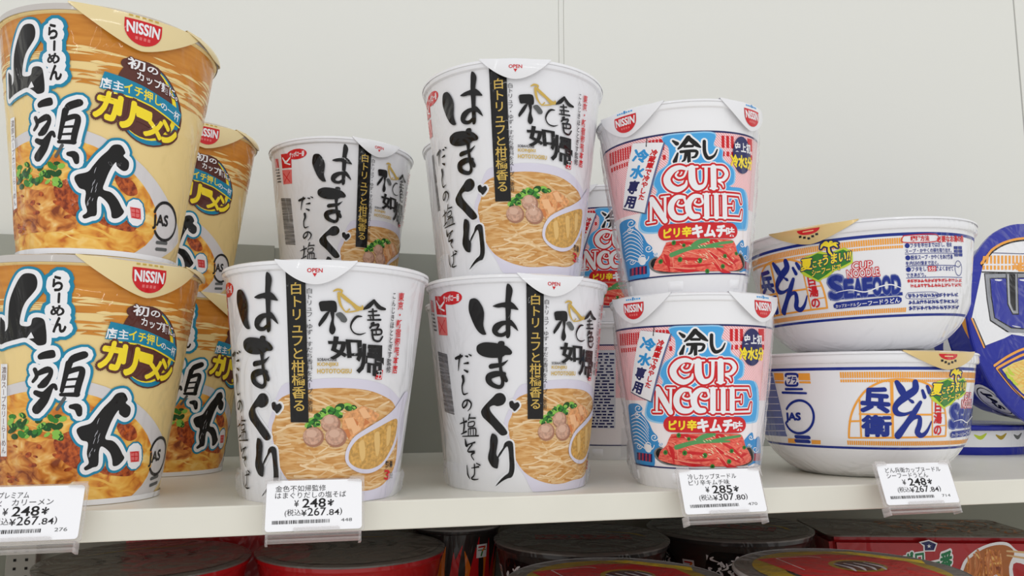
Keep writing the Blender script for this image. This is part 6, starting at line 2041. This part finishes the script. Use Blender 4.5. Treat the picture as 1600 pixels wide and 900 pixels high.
def rounded(w, h, r, n=5):
    pts = []
    for cx, cz, a0 in ((w / 2 - r, h / 2 - r, 0), (-w / 2 + r, h / 2 - r, 90), (-w / 2 + r, -h / 2 + r, 180), (w / 2 - r, -h / 2 + r, 270)):
        for k in range(n + 1):
            a = R(a0 + 90 * k / n)
            pts.append((cx + r * math.cos(a), cz + r * math.sin(a)))
    return pts


def slab(bm, pts, y0, y1, mi=0):
    """prism of an outline in the x-z plane between depths y0 and y1"""
    A = [bm.verts.new((x, y0, z)) for x, z in pts]
    B = [bm.verts.new((x, y1, z)) for x, z in pts]
    n = len(pts)
    fs = [bm.faces.new(A), bm.faces.new(B[::-1])]
    for i in range(n):
        fs.append(bm.faces.new((A[i], A[(i + 1) % n], B[(i + 1) % n], B[i])))
    for f in fs:
        f.material_index = mi


def plane_mapper(y):
    def mp(s, t, lay):
        return (s / 1000, y - .00005 - lay * .00003, t / 1000), (0, -1, 0)
    return mp


def price_tag(label, x, w, lines, price, tax, code, z=.0012, roll=0.0):
    t = thing('price_tag', label, 'price tag', (x, -.0112, z), 0, 'shelf edge price tags')
    t.rotation_euler = (R(-19), roll, 0)
    h = .0206
    a = Art()
    W_, H_ = w * 1000, h * 1000
    u = lambda f: -W_ / 2 + f * W_
    v = lambda f: H_ / 2 - f * H_
    q = lambda x0, y0, x1, y1: [(u(x0), v(y0)), (u(x1), v(y0)), (u(x1), v(y1)), (u(x0), v(y1))]
    for (txt, x0, x1), (y0, y1) in zip(lines, ((.10, .225), (.235, .36))):
        a.text('ink', 1, q(x0, y0, x1, y1), txt, .0)
    a.text('ink', 1, q(.29, .40, .335, .53), '¥', .01)
    a.text('ink_black', 1, q(.375, .375, .615, .55), price, .014)
    a.text('ink', 1, q(.64, .40, .70, .53), '*', .02)
    a.text('ink', 1, q(.195, .575, .36, .725), '(税込', .0)
    a.text('ink', 1, q(.365, .595, .42, .715), '¥', .01)
    a.text('ink', 1, q(.43, .56, .62, .715), tax[0], .008)
    a.text('ink', 1, q(.63, .60, .76, .715), tax[1], .008)
    a.text('ink', 1, q(.765, .575, .79, .725), ')', .0)
    rnd = random.Random(int(code))
    s = .07
    while s < .66:
        wd = rnd.uniform(.004, .012)
        a.rect('ink', 1, u(s), u(min(s + wd, .67)), v(.86), v(.79))
        s += wd + rnd.uniform(.004, .011)
    a.text('ink_grey', 1, q(.78, .785, .895, .85), code, .0)
    bm = bmesh.new()
    slab(bm, rounded(w, h, .0014), -.0002, .0002)
    me = printed('label_card', bm, [card_white], a, plane_mapper(-.0002), 0)
    o = bpy.data.objects.new('label_card', me)
    COL.objects.link(o)
    o.parent = t
    # clear holder: back plate wider than the card, two top corner clips, bottom lip and the rail underneath
    bm = bmesh.new()
    slab(bm, rounded(w + .0022, h + .0016, .0012), .0006, .0016)
    link('back_plate', mesh_of(bm, 'back_plate', False), [clear], t)
    for sx in (-1, 1):
        bm = bmesh.new()
        slab(bm, [(sx * (w / 2 + .001) + px * sx, pz) for px, pz in ((0, h / 2 + .0012), (-.0058, h / 2 + .0012), (-.007, h / 2 - .0006), (-.0008, h / 2 - .0012), (0, h / 2 - .004))], -.0009, -.0004)
        link('corner_clip', mesh_of(bm, 'corner_clip', False), [clear], t)
    bm = bmesh.new()
    slab(bm, rounded(w * .48, .0016, .0006), -.0014, -.0005)
    o = link('bottom_lip', mesh_of(bm, 'bottom_lip', False), [clear], t)
    o.location = (.001, 0, -h / 2 + .0004)
    bm = bmesh.new()
    slab(bm, rounded(w - .0006, .0014, .0005), -.0006, .0044)
    slab(bm, [(p[0], p[1] - .0021) for p in rounded(w - .001, .001, .0004)], -.0004, .0052)
    slab(bm, [(-w / 2 + .0002, .0006), (-w / 2 + .0012, .0006), (-w / 2 + .0012, -.0036), (-w / 2 + .0002, -.0036)], -.0002, .005)
    slab(bm, [(w / 2 - .0012, .0006), (w / 2 - .0002, .0006), (w / 2 - .0002, -.0036), (w / 2 - .0012, -.0036)], -.0002, .005)
    o = link('rail', mesh_of(bm, 'rail', False), [clear], t)
    o.location = (0, 0, -h / 2 - .0014)
    return t


price_tag('clear price tag at the left picture edge, cut off, price 248, number hidden', -.1523, .0385, [('山頭火プレミアム', .05, .50), ('山頭火　カリーメン', .05, .73)], '248', ('267', '.84'), '276', .0012)
price_tag('clear price tag reading 248 and 448 below the front white cup', -.0450, .0388, [('金色不如帰監修', .09, .615), ('はまぐりだしの塩そば', .09, .83)], '248', ('267', '.84'), '448', .0007)
price_tag('clear price tag reading 285 and 470 below the kimchi cups', .1432, .0424, [('冷しカップヌードル', .10, .70), ('ピリ辛キムチ味', .10, .60)], '285', ('307', '.80'), '470', .0007)
price_tag('clear price tag reading 248 and 714 below the udon bowls', .2532, .0434, [('どん兵衛カップヌードル', .10, .87), ('シーフードうどん', .10, .67)], '248', ('267', '.84'), '714', .0011)

# ------------------------------------------------------------------ blue round yakisoba tubs
ufo_blue = film(base_mat('ufo_blue', INK['ufo_blue'], .4))


def ufo_side(a, jas):
    """side print: white panels, seal and orange flashes; s along the wall, t = depth below the lid"""
    if jas is None:     # the low tub: white wall over a blue foot
        a.rect('white_print', 1, -190, 190, 1, 16)
        for k in range(24):
            a.stroke(['lime', 'gold_ring', 'ink_grey'][k % 3], 2, [(-186 + k * 15.5, 7, 1), (-182 + k * 15.5, 9, 3), (-178 + k * 15.5, 6, 1)])
        return
    for k in range(6):
        s = -120 + k * 78
        a.stroke('orange_print', 1, [(s - 16, 6, .5), (s, 9, 5), (s + 18, 5, .5)])
        a.stroke('white_print', 1, [(s + 8, 30, 1), (s + 24, 33, 9), (s + 48, 30, 1)])
    if jas is not None:
        pts = [(jas + 19 * math.cos(k * math.pi / 12), 17 + 12.5 * math.sin(k * math.pi / 12)) for k in range(24)]
        a.poly('white_print', 3, pts)
        a.stroke('ink_black', 4, [(jas + 15.5 * math.cos(k * math.pi / 12), 17 + 10.2 * math.sin(k * math.pi / 12), .9) for k in range(25)])
        a.text('ink_black', 5, [(jas - 11, 12.5), (jas + 8, 12.5), (jas + 8, 21), (jas - 11, 21)], 'JAS', .06)


def tub(name, label, depth, rr, jas, lid_art, rr2):
    t = thing(name, label, 'yakisoba tub', (0, 0, 0), 0, 'blue yakisoba tubs')
    bm = bmesh.new()
    H = depth
    add_lathe(bm, [(0, .0008), (rr2 - .004, .0008), (rr2 - .001, 0), (rr2, .0012), (rr - .004, H - .004), (rr - .0035, H - .003), (rr, H - .0025), (rr + .0005, H - .0012), (rr, H - .0002), (rr - .003, H), (rr - .005, H - .001), (0, H - .001)], 128)
    a = Art()
    ufo_side(a, jas)
    prof = [(0, rr2), (H - .004, rr - .004)]
    base = cone_mapper(prof, rr - .006)
    me = printed('tub', bm, [ufo_blue], a, lambda s, tt, l: base(s, H * 1000 - tt, l), 2.0)
    o = bpy.data.objects.new('tub', me)
    COL.objects.link(o)
    o.parent = t
    bm = bmesh.new()
    add_lathe(bm, [(0, H + .0004), (rr - .0012, H + .0003), (rr + .0006, H - .0008), (rr + .0004, H - .0028), (rr + .0001, H - .0028), (rr + .0002, H - .001), (rr - .0016, H), (0, H)], 128)
    def top(s, tt, l):
        return (s / 1000, tt / 1000, H + .00045 + l * .00003), (0, 0, 1)
    me = printed('lid', bm, [ufo_blue], lid_art, top, 0)
    o = bpy.data.objects.new('lid', me)
    COL.objects.link(o)
    o.parent = t
    return t


UL = [['P','white_print',1,[-2517,-899,-3868,-784,-4689,-1081,-7048,-1742,-7773,368,-5732,4534,-5157,5119,-4422,5720,-2889,6385,-734,6835,734,6835,2889,6385,4422,5720,5157,5119,5732,4534,7773,368,7048,-1742,4689,-1081,3868,-784,2517,-899],0],['S','ink_black',3,[-5916,4370,140,-5075,5080,140,-4353,5613,140,-2856,6252,140,-772,6672,140,3593,7080,140]],['S','orange_print',4,[-5979,4498,180,-5143,5186,180,-4417,5742,180,-2889,6385,180,-734,6835,180,3641,7271,180]],['S','orange_print',4,[-7824,261,160,-7003,-1804,160]],['S','ink_black',3,[-7649,267,120,-6847,-1759,120]],['S','navy',3,[-5101,5387,60,-1027,5564,60,3284,5844,60]],['P','orange_print',3,[-5646,5087,-5402,5103,-5650,4496,-5923,4479],0],['P','orange_print',3,[-5860,4352,-5617,4366,-5687,4035,-5929,4021],0],['P','orange_print',3,[-5249,5113,-5004,5128,-5254,4519,-5529,4503],0],['P','orange_print',3,[-5465,4375,-5221,4390,-5292,4058,-5535,4044],0],['P','orange_print',3,[-4902,5179,-4656,5195,-4795,4547,-5040,4532],0],['P','orange_print',3,[-5068,4399,-4823,4413,-4895,4080,-5139,4066],0],['P','orange_print',3,[-4502,5205,-4254,5221,-4394,4571,-4641,4556],0],['P','orange_print',3,[-4670,4423,-4423,4437,-4495,4103,-4741,4089],0],['P','orange_print',3,[-4099,5231,-3850,5247,-3992,4595,-4240,4580],0],['P','orange_print',3,[-4269,4446,-4021,4461,-4094,4126,-4341,4112],0],['P','orange_print',3,[-3694,5257,-3444,5273,-3587,4620,-3836,4605],0],['P','orange_print',3,[-3866,4470,-3617,4485,-3690,4149,-3939,4135],0],['P','orange_print',3,[-3287,5283,-3035,5299,-3180,4644,-3431,4629],0],['P','orange_print',3,[-3461,4494,-3210,4509,-3285,4172,-3535,4158],0],['P','orange_print',3,[-2878,5309,-2625,5325,-2772,4669,-3024,4654],0],['P','orange_print',3,[-3054,4518,-2802,4533,-2877,4196,-3128,4181],0],['P','orange_print',3,[-2467,5336,-2213,5352,-2361,4693,-2614,4678],0],['P','orange_print',3,[-2644,4543,-2391,4558,-2468,4219,-2720,4205],0],['P','orange_print',3,[-2053,5362,-1798,5378,-1948,4718,-2202,4703],0],['P','orange_print',3,[-2233,4567,-1979,4582,-2056,4243,-2310,4228],0],['P','orange_print',3,[-1638,5389,-1381,5405,-1533,4743,-1789,4728],0],['P','orange_print',3,[-1820,4592,-1564,4607,-1642,4266,-1897,4252],0],['P','orange_print',3,[-1220,5416,-962,5432,-1116,4768,-1373,4753],0],['P','orange_print',3,[-1404,4616,-1147,4632,-1226,4290,-1482,4276],0],['P','orange_print',3,[-801,5443,-541,5459,-696,4794,-954,4778],0],['P','orange_print',3,[-986,4641,-728,4656,-808,4314,-1065,4299],0],['P','orange_print',3,[-379,5470,-118,5486,-274,4819,-534,4803],0],['P','orange_print',3,[-566,4666,-307,4681,-387,4338,-646,4323],0],['P','orange_print',3,[46,5497,308,5514,149,4844,-112,4829],0],['P','orange_print',3,[-144,4691,117,4707,35,4362,-225,4348],0],['P','orange_print',3,[472,5524,736,5541,576,4870,313,4854],0],['P','orange_print',3,[280,4716,543,4732,460,4387,198,4372],0],['P','orange_print',3,[901,5552,1166,5569,1004,4896,740,4880],0],['P','orange_print',3,[707,4742,971,4757,887,4411,624,4396],0],['P','orange_print',3,[1332,5580,1598,5597,1434,4922,1169,4906],0],['P','orange_print',3,[1136,4767,1401,4783,1317,4436,1052,4421],0],['P','orange_print',3,[1765,5607,2033,5625,1867,4948,1601,4932],0],['P','orange_print',3,[1567,4793,1833,4808,1748,4460,1482,4445],0],['P','orange_print',3,[2201,5635,2470,5653,2303,4974,2034,4958],0],['P','orange_print',3,[2000,4818,2268,4834,2182,4485,1915,4470],0],['P','orange_print',3,[2639,5663,2909,5681,2740,5000,2471,4984],0],['P','orange_print',3,[2436,4844,2705,4860,2618,4510,2350,4495],0],['P','orange_print',3,[3079,5692,3351,5709,3180,5027,2909,5011],0],['P','orange_print',3,[2874,4870,3145,4886,3057,4535,2787,4520],0],['P','orange_print',5,[-2262,4856,-2208,4606,-1899,4615,-2179,4433,-2158,4176,-2384,4313,-2678,4146,-2540,4412,-2743,4565,-2431,4592],0],['S','ink_black',4,[-6027,3842,100,-1380,4035,100,2891,4273,100]],['T','orange_print',6,[-1842,4769,-1041,4818,-1183,4203,-1981,4158],'E',0.06,0],['P','ink_black',5,[-5834,3765,-19,4134,-843,386,-2425,-768,-4184,-707,-5972,154,-5976,1816],0],['P','ufo_grey',6,[-5757,3704,-133,4060,-928,427,-2436,-682,-4104,-620,-5869,221,-5886,1820],0],['P','ink_black',7,[-5336,3423,-397,3753,-1124,530,-2428,-380,-3859,-335,-5507,381,-5487,2009],0],['P','ufo_blue',8,[-5259,3362,-510,3680,-1209,571,-2439,-294,-3778,-247,-5408,427,-5397,2013],0],['P','ink_black',9,[-3515,3828,-2196,3901,-2791,733,-3503,708,-3883,1472],0],['P','ufo_grey',10,[-3422,3833,-2291,3896,-2865,818,-3422,797,-3781,1520],0],['P','ink_black',11,[-3172,3847,-2481,3885,-3063,1027,-3311,1018,-3519,1596],0],['S','white_print',12,[-3280,3775,40,-3643,1590,40,-3424,927,40]],['S','white_print',11,[-4790,3299,80,-4365,3300,140,-4052,3338,40]],['S','white_print',11,[-2082,3441,80,-1642,3441,140,-1318,3481,40]],['S','panel_grey',11,[-3719,-117,40,-3277,-189,100,-2823,-219,40]],['S','orange_print',5,[-6234,-3139,180,-4527,-2386,180,-2406,-1754,180,1524,-1194,180]],['S','orange_print',5,[-5883,-3280,180,-4296,-2698,180,-2505,-2183,180,1413,-1635,180]],['S','ink_black',5,[-5910,-3405,100,-4614,-4783,100,-3476,-5716,100]],['S','orange_print',5,[-6014,-3344,200,-4720,-4721,200,-3325,-5716,200]],['P','ufo_noodle',6,[-5496,-3401,-4193,-2906,-2585,-2525,1304,-2074,335,-5947,-2718,-5719,-3785,-5094,-4899,-4060],0],['NOODLES','curry_noodle',7,68,160],['S','lime',9,[-5105,-3646,200,-4931,-3935,280,-4610,-4100,120]],['S','lime',9,[-4601,-4058,200,-4427,-4348,280,-4104,-4513,120]],['S','lime',9,[-4827,-3332,200,-4653,-3622,280,-4330,-3786,120]],['S','white_print',5,[-4741,-637,40,-3394,-708,100,-2155,-675,100]]]
a = Art()
a.load(UL, 400)
tilted = tub('yakisoba_tub', 'blue round yakisoba tub standing on its edge at the right, giant letter on lid', .048, .080, -50, a, .064)
nrm = Vector((math.sin(.13) * math.cos(.08), -math.cos(.13) * math.cos(.08), math.sin(.08)))
e1 = Vector((0, 0, 1)).cross(nrm).normalized()
if e1.x < 0:
    e1 = -e1
e2 = nrm.cross(e1)
M = Matrix((e1, e2, nrm)).transposed()
tilted.rotation_euler = M.to_euler()
tilted.location = Vector((.495, .125, .0972)) - nrm * .048
a = Art()
for k in range(30):
    a.rect('orange_print', 1, -40 + k * 2.7, -38.6 + k * 2.7, 20, 28)
flat = tub('yakisoba_tub', 'blue and white yakisoba tub lying flat behind the bowls, under the upright tub', .022, .067, None, a, .061)
flat.location = (.462, .197, 0)
flat.rotation_euler = (0, 0, R(20))

# ------------------------------------------------------------------ lower shelf
black_film = film(base_mat('black_film', INK['black_film'], .4), .5)
bowl_red = film(base_mat('bowl_red', INK['bowl_red'], .4), .5)
grey_lid = film(base_mat('grey_lid', INK['grey_lid'], .4), .5)
lid_edge = base_mat('lid_edge', (196, 196, 196), .3, coat=.6)
PL = [(0, .043), (.006, .046), (.070, .0585)]


def seven(a, s, t, lay):
    """small white badge with the striped numeral"""
    a.rect('white_print', lay, s - 4.2, s + 4.2, t - 4.6, t + 4.6)
    a.stroke('red', lay + 1, [(s - 2.6, t + 2.8, 1.1), (s + 2.4, t + 2.8, 1.1)])
    a.stroke('flame_orange', lay + 2, [(s + 2.4, t + 2.4, 1.2), (s + .6, t + .2, 1.2)])
    a.stroke('green', lay + 2, [(s + .5, t, 1.2), (s - .4, t - 3.2, 1.2)])
    a.stroke('green', lay + 1, [(s - 3, t + .6, .6), (s + 3.2, t + .6, .6)])


def ramen_bowl(label, loc, rz, kind, group, hz=.0775):
    t = thing('ramen_bowl', label, 'bowl noodles', loc, rz, group)
    H, rr = hz, .0600
    pl = [(0, .043), (.006, .046), (H - .006, .0585)]
    bm = bmesh.new()
    add_lathe(bm, [(0, .002), (.038, .002), (.039, 0), (.043, .0004), (.046, .006), (.0585, H - .006), (.0592, H - .005), (.0600, H - .004), (.0600, H - .0008), (.0592, H - .0002), (.0575, H - .0004), (.057, H - .004)], 128)
    a = Art()
    rnd = random.Random(int(loc[0] * 1000) + 7)
    if kind == 'red':
        for k in range(9):
            s = -150 + k * 36
            for j in range(3):
                x = s + j * 7
                a.stroke('white_print', 2, [(x, 60, .6), (x + 3, 61.5, 1.2), (x + 4.6, 60, .5)])
                a.stroke('white_print', 2, [(x + 2.2, 63, .8), (x + 2, 58, 1.2), (x + 1, 55, .5)])
        a.poly('white_print', 2, spline([(8, 44), (16, 58), (36, 62), (60, 58), (66, 44)], 5, True))
        a.poly('ink_black', 3, spline([(9, 43), (17, 56.5), (36, 60), (58, 56.5), (64, 43)], 5, True))
        mats = [bowl_red]
    else:
        a.rect('dark_red', 1, -188, 188, 6, 52)
        for k in range(60):
            s = -180 + k * 6.2
            a.stroke('flame_orange' if k % 2 else 'red', 2 + k % 2, [(s, 8, 6), (s + rnd.uniform(-3, 3), 26, 5), (s + rnd.uniform(-4, 6), rnd.uniform(42, 60), .3)])
        for k in range(6):
            s = -6 + k * 56 if k < 3 else -6 - (k - 2) * 56
            a.poly('ink_black', 5, spline([(s, 40), (s + 3, 66), (s + 16, 69), (s + 30, 66), (s + 36, 52), (s + 20, 38)], 5, True))
            for j in range(5):
                x = s + 4 + j * 6
                for _ in range(5):
                    x1, y1 = x + rnd.uniform(-2.4, 2.4), rnd.uniform(54, 66)
                    a.stroke('white_print', 6, [(x1, y1, .9), (x1 + rnd.uniform(-2.6, 2.6), y1 + rnd.uniform(-3.4, 1), 1.5), (x1 + rnd.uniform(-4, 4), y1 - rnd.uniform(1, 5), .4)])
            a.rect('red', 6, s + 6, s + 26, 46, 50.5)
            seven(a, s - 11, 57, 7)
        mats = [black_film]
    o = bpy.data.objects.new('bowl', printed('bowl', bm, mats, a, cone_mapper(pl, .052), 2.0, None, (2, H * 1000 - 6.5)))
    COL.objects.link(o)
    o.parent = t
    bm = bmesh.new()
    add_lathe(bm, [(0, H + .0004), (rr - .001, H + .0002), (rr + .0006, H - .0006), (rr + .0006, H - .0016), (rr + .0002, H - .0016), (rr + .0001, H - .0008), (rr - .001, H), (0, H)], 128)
    a = Art()
    top = lambda s, tt, l: ((s / 1000, tt / 1000, H + .0005 + l * .00003), (0, 0, 1))
    disc = lambda r, n=48, cx=0, cy=0: [(cx + r * math.cos(2 * math.pi * k / n), cy + r * math.sin(2 * math.pi * k / n)) for k in range(n)]
    if kind == 'red':
        a.poly('lid_grey', 1, disc(56.5))
        for k in range(5):
            a.stroke('lid_dark', 2, [(-30 + k * 13, -8, 1), (-24 + k * 13, 2, 5), (-28 + k * 13, 14, 1)])
        a.stroke('gold_ring', 2, [(-38, 22, .5), (0, 30, 2.4), (38, 22, .5)])
    elif kind == 'dark':
        a.poly('lid_dark', 1, disc(57))
        a.rect('lid_red', 2, -32, 34, -12, 6)
        for k in range(7):
            a.stroke('ink_grey', 3, [(-30 + k * 9, -9, 1), (-26 + k * 9, -2, 2), (-29 + k * 9, 4, 1)])
        a.stroke('gold_ring', 3, [(20, 18, 1), (36, 10, 4), (44, -2, 1)])
    else:
        a.poly('gold_ring', 1, disc(50))
        a.poly('black_film', 2, disc(36, 48, 0, -6))
        a.poly('red', 3, [(-36, 34), (10, 40), (44, 26), (40, -38), (-30, -38)])
        a.poly('yellow', 4, [(16, 46), (28, 44), (54, 14), (50, 6)])
        a.stroke('white_print', 5, [(-24, 34, .7), (-24, 4, .7)])
        a.stroke('white_print', 5, [(-24, 34, .7), (-4, 35, .7), (2, 31, .7)])
        a.poly('gold_ring', 5, disc(15, 32, 10, 8))
        a.poly('brown', 6, disc(12, 32, 10, 8))
        for k in range(4):
            a.stroke('panel_grey', 7, [(0 + k * 6, 14, 1.4), (3 + k * 6, 4, 2.4), (1 + k * 6, -4, 1)])
            a.stroke('navy', 8, [(2 + k * 6, 15, 1), (5 + k * 6, 5, 1.2)])
    me = printed('lid', bm, [grey_lid], a, top, 0)
    o = bpy.data.objects.new('lid', me)
    COL.objects.link(o)
    o.parent = t
    if kind == 'gold':
        b2 = bmesh.new()
        add_lathe(b2, [(rr + .0003, H - .0022), (rr + .0009, H - .0014), (rr + .0007, H - .0004), (rr - .0004, H + .0004), (rr - .0002, H - .0006), (rr + .0003, H - .0022)], 96)
        link('lid_rim', mesh_of(b2, 'lid_rim'), [lid_edge], o)
    return t


GL = 'ramen bowls on the lower shelf'
ramen_bowl('red ramen bowl with dark lid on the lower shelf, leftmost, under the left price tag', (-.1398, .1775, LOW), R(20), 'red', GL)
ramen_bowl('red ramen bowl with dark lid on the lower shelf, below the tag reading 448', (-.0175, .1838, LOW), R(4), 'red', GL)
ramen_bowl('black flame-printed ramen bowl on the lower shelf, below the centre white cups', (.1386, .1792, LOW), R(-14), 'dark', GL)
ramen_bowl('black flame-printed ramen bowl on the lower shelf, behind the tag reading 285', (.2600, .1933, LOW), R(-40), 'dark', GL)
ramen_bowl('front ramen bowl with gold and red lid on the lower shelf, left of its twin', (.1141, .0501, LOW), R(6), 'gold', GL)
ramen_bowl('front ramen bowl with gold and red lid on the lower shelf, before the red carton', (.2345, .0210, LOW), R(-4), 'gold', GL, .0825)

# narrow flame-printed cup standing back between the bowls
t = thing('noodle_cup', 'narrow red and black flame-printed cup at the back of the lower shelf', 'cup noodles', (.061, .2345, LOW), R(-10))
pl = [(0, .025), (.082, .0315)]
a = Art()
rnd = random.Random(11)
for k in range(34):
    s = -88 + k * 5.2
    a.stroke('flame_orange' if k % 3 == 0 else 'red', 1 + k % 3, [(s, 30, 6), (s + rnd.uniform(-3, 3), 50, 5), (s + rnd.uniform(-3, 4), rnd.uniform(66, 76), .4)])
seven(a, 18, 66, 6)
for k in range(4):
    a.stroke('white_print', 6, [(8 + k * 5, 40, 1), (12 + k * 5, 44, 1.6), (10 + k * 5, 36, .6)])
o = bpy.data.objects.new('cup', printed('cup', cup_bm(pl, .0325, .082, segs=96), [black_film], a, cone_mapper(pl, .0285), 2.0, None, (1, 78)))
COL.objects.link(o)
o.parent = t
lid_part(t, .0325, .082, [grey_lid])

# red carton of fried noodles
carton = film(base_mat('carton_red', (176, 20, 28), .4), .5)
t = thing('noodle_carton', 'red fried-noodle carton with green lettering on the lower shelf at the right', 'noodle carton', (.315, .150, LOW), R(-16.7))
bm = bmesh.new()
wd, dp, ht = .150, .075, .0785
pr = [(.008, .004, 0), (0, 0, ht)]
lo = [bm.verts.new(p) for p in ((.008, .006, 0), (wd - .008, .006, 0), (wd - .008, dp - .006, 0), (.008, dp - .006, 0))]
mid = [bm.verts.new(p) for p in ((.001, .001, ht - .004), (wd - .001, .001, ht - .004), (wd - .001, dp - .001, ht - .004), (.001, dp - .001, ht - .004))]
bm.faces.new(lo[::-1])
bm.faces.new(mid)
for i in range(4):
    bm.faces.new((lo[i], lo[(i + 1) % 4], mid[(i + 1) % 4], mid[i]))
bmesh.ops.bevel(bm, geom=[e for e in bm.edges], offset=.004, segments=3, affect='EDGES')
a = Art()
hh = ht * 1000 - 4
for lay, m, b in ((2, 'white_print', .14), (4, 'green_sign', .04)):
    a.text(m, lay, [(36, hh - 14), (66, hh - 9), (66, hh - 19), (36, hh - 22)], 'サッポロ', b)
    a.text(m, lay, [(69, hh - 13), (86, hh - 9), (85, hh - 23), (69, hh - 26)], '一番', b)
a.poly('white_print', 2, [(63, hh - 3.2), (70, hh - 1.6), (76, hh - 4), (74, hh - 9.6), (66, hh - 9.8), (66, hh - 6)])
a.poly('navy', 3, [(64.2, hh - 3.8), (70, hh - 2.4), (75, hh - 4.6), (73.2, hh - 8.8), (67, hh - 9), (67, hh - 5.4)])
a.poly('white_print', 4, [(70 + (1.6 if k % 2 == 0 else .6) * math.sin(k * math.pi / 5), hh - 6 + (1.6 if k % 2 == 0 else .6) * math.cos(k * math.pi / 5)) for k in range(10)])
out = spline([(90, hh - 40), (92, hh - 20), (100, hh - 10), (112, hh - 4), (124, hh - 3), (132, hh - 9), (146, hh - 12), (142, hh - 20), (128, hh - 18), (126, hh - 42)], 5, True)
a.poly('white_print', 2, out)
a.poly('noodle_brown', 3, spline([(92, hh - 40), (94, hh - 21), (101, hh - 12), (112, hh - 6), (123, hh - 5), (129, hh - 10), (125, hh - 20), (123, hh - 42)], 5, True))
rnd = random.Random(3)
for k in range(40):
    x = rnd.uniform(96, 122)
    y = hh - rnd.uniform(8, 16)
    a.stroke(['menma', 'menma_dark', 'noodle_brown', 'curry_meat'][k % 4], 4 + k % 2, [(x, y, 1), (x + rnd.uniform(-3, 4), y - 8, 1.1), (x + rnd.uniform(-4, 4), y - 22, .9)])
a.stroke('noodle', 6, [(124, hh - 9, 1.2), (146, hh - 10.4, 1.6)])
a.stroke('noodle', 6, [(124, hh - 12, 1.2), (144, hh - 15, 1.6)])
for lay, m, b in ((6, 'white_print', .12), (7, 'red', .03)):
    a.text(m, lay, [(86, hh - 36), (116, hh - 26), (116, hh - 32), (86, hh - 42)], 'やきそば', b)
slope = .005 / (ht - .004)
def face(s, tt, l):
    return (s / 1000, .006 - (.005) * (tt / 1000) / (ht - .004) - .00012 - l * .00003, tt / 1000), (0, -1, -.06)
o = bpy.data.objects.new('carton', printed('carton', bm, [carton], a, face, 0))
COL.objects.link(o)
o.parent = t
bm = bmesh.new()
slab(bm, [(p[0] + wd / 2, p[1] + dp / 2) for p in rounded(wd + .002, dp + .002, .006)], 0, .0009)
for v in bm.verts:
    v.co = (v.co.x, v.co.z, ht - .004 + .0004 + (v.co.y))
a = Art()
for k in range(60):
    x, y = rnd.uniform(60, 146), rnd.uniform(6, 62)
    a.stroke(['noodle_brown', 'menma_dark', 'brown'][k % 3], 1 + k % 2, [(x, y, 1), (x + rnd.uniform(-8, 8), y + rnd.uniform(2, 8), 2.2), (x + rnd.uniform(-10, 10), y + 12, 1)])
lidm = film(base_mat('carton_lid', (104, 88, 80), .4), .5)
o = bpy.data.objects.new('lid', printed('lid', bm, [lidm], a, lambda s, tt, l: ((s / 1000, tt / 1000, ht - .0026 + l * .00003), (0, 0, 1)), 0))
COL.objects.link(o)
o.parent = t

# flat red packet standing against the back of the lower shelf
t = thing('noodle_packet', 'red noodle packet standing behind the leftmost dark-lidded bowl', 'noodle packet', (-.105, .258, LOW), R(-2))
bm = bmesh.new()
n = 14
fr_, bk_ = [], []
for i in range(n + 1):
    f, b = [], []
    for j in range(n + 1):
        x, z = -.062 + .124 * i / n, .098 * j / n
        e = max(0, math.sin(math.pi * i / n)) ** .5 * max(0, math.sin(math.pi * j / n)) ** .5
        f.append(bm.verts.new((x, -.0085 * e - .0002, z)))
        b.append(bm.verts.new((x, .0065 * e + .0002, z)))
    fr_.append(f)
    bk_.append(b)
for i in range(n):
    for j in range(n):
        bm.faces.new((fr_[i][j], fr_[i + 1][j], fr_[i + 1][j + 1], fr_[i][j + 1]))
        bm.faces.new((bk_[i][j], bk_[i][j + 1], bk_[i + 1][j + 1], bk_[i + 1][j]))
    for g in (0, n):
        bm.faces.new((fr_[i][g], bk_[i][g], bk_[i + 1][g], fr_[i + 1][g]))
        bm.faces.new((fr_[g][i], fr_[g][i + 1], bk_[g][i + 1], bk_[g][i]))
link('packet', mesh_of(bm, 'packet'), [bowl_red], t)
b2 = bmesh.new()
add_box(b2, -.062, .062, -.0007, .0007, .0975, .104, .0002)
for k in range(20):
    add_box(b2, -.061 + k * .0062, -.0585 + k * .0062, -.0011, .0011, .0985, .103)
link('crimped_seal', mesh_of(b2, 'crimped_seal', False), [bowl_red], t)

# slotted upright below the shelf at the left
upr = base_mat('upright_steel', (188, 188, 182), .45)
dark_slot = base_mat('slot_dark', (40, 40, 40), .8)
bm = bmesh.new()
add_box(bm, -.241, -.2225, DEPTH - .010, DEPTH - .0005, -.3, -.014, .0008)
for k in range(48):
    for sx in (-.2353, -.2282):
        add_box(bm, sx - .0008, sx + .0008, DEPTH - .0105, DEPTH - .0095, -.29 + k * .0056, -.2883 + k * .0056, 0, 1)
struct(link('trim_1', mesh_of(bm, 'trim_1', False), [upr, dark_slot]))


if _font is not None:
    bpy.data.objects.remove(_font)
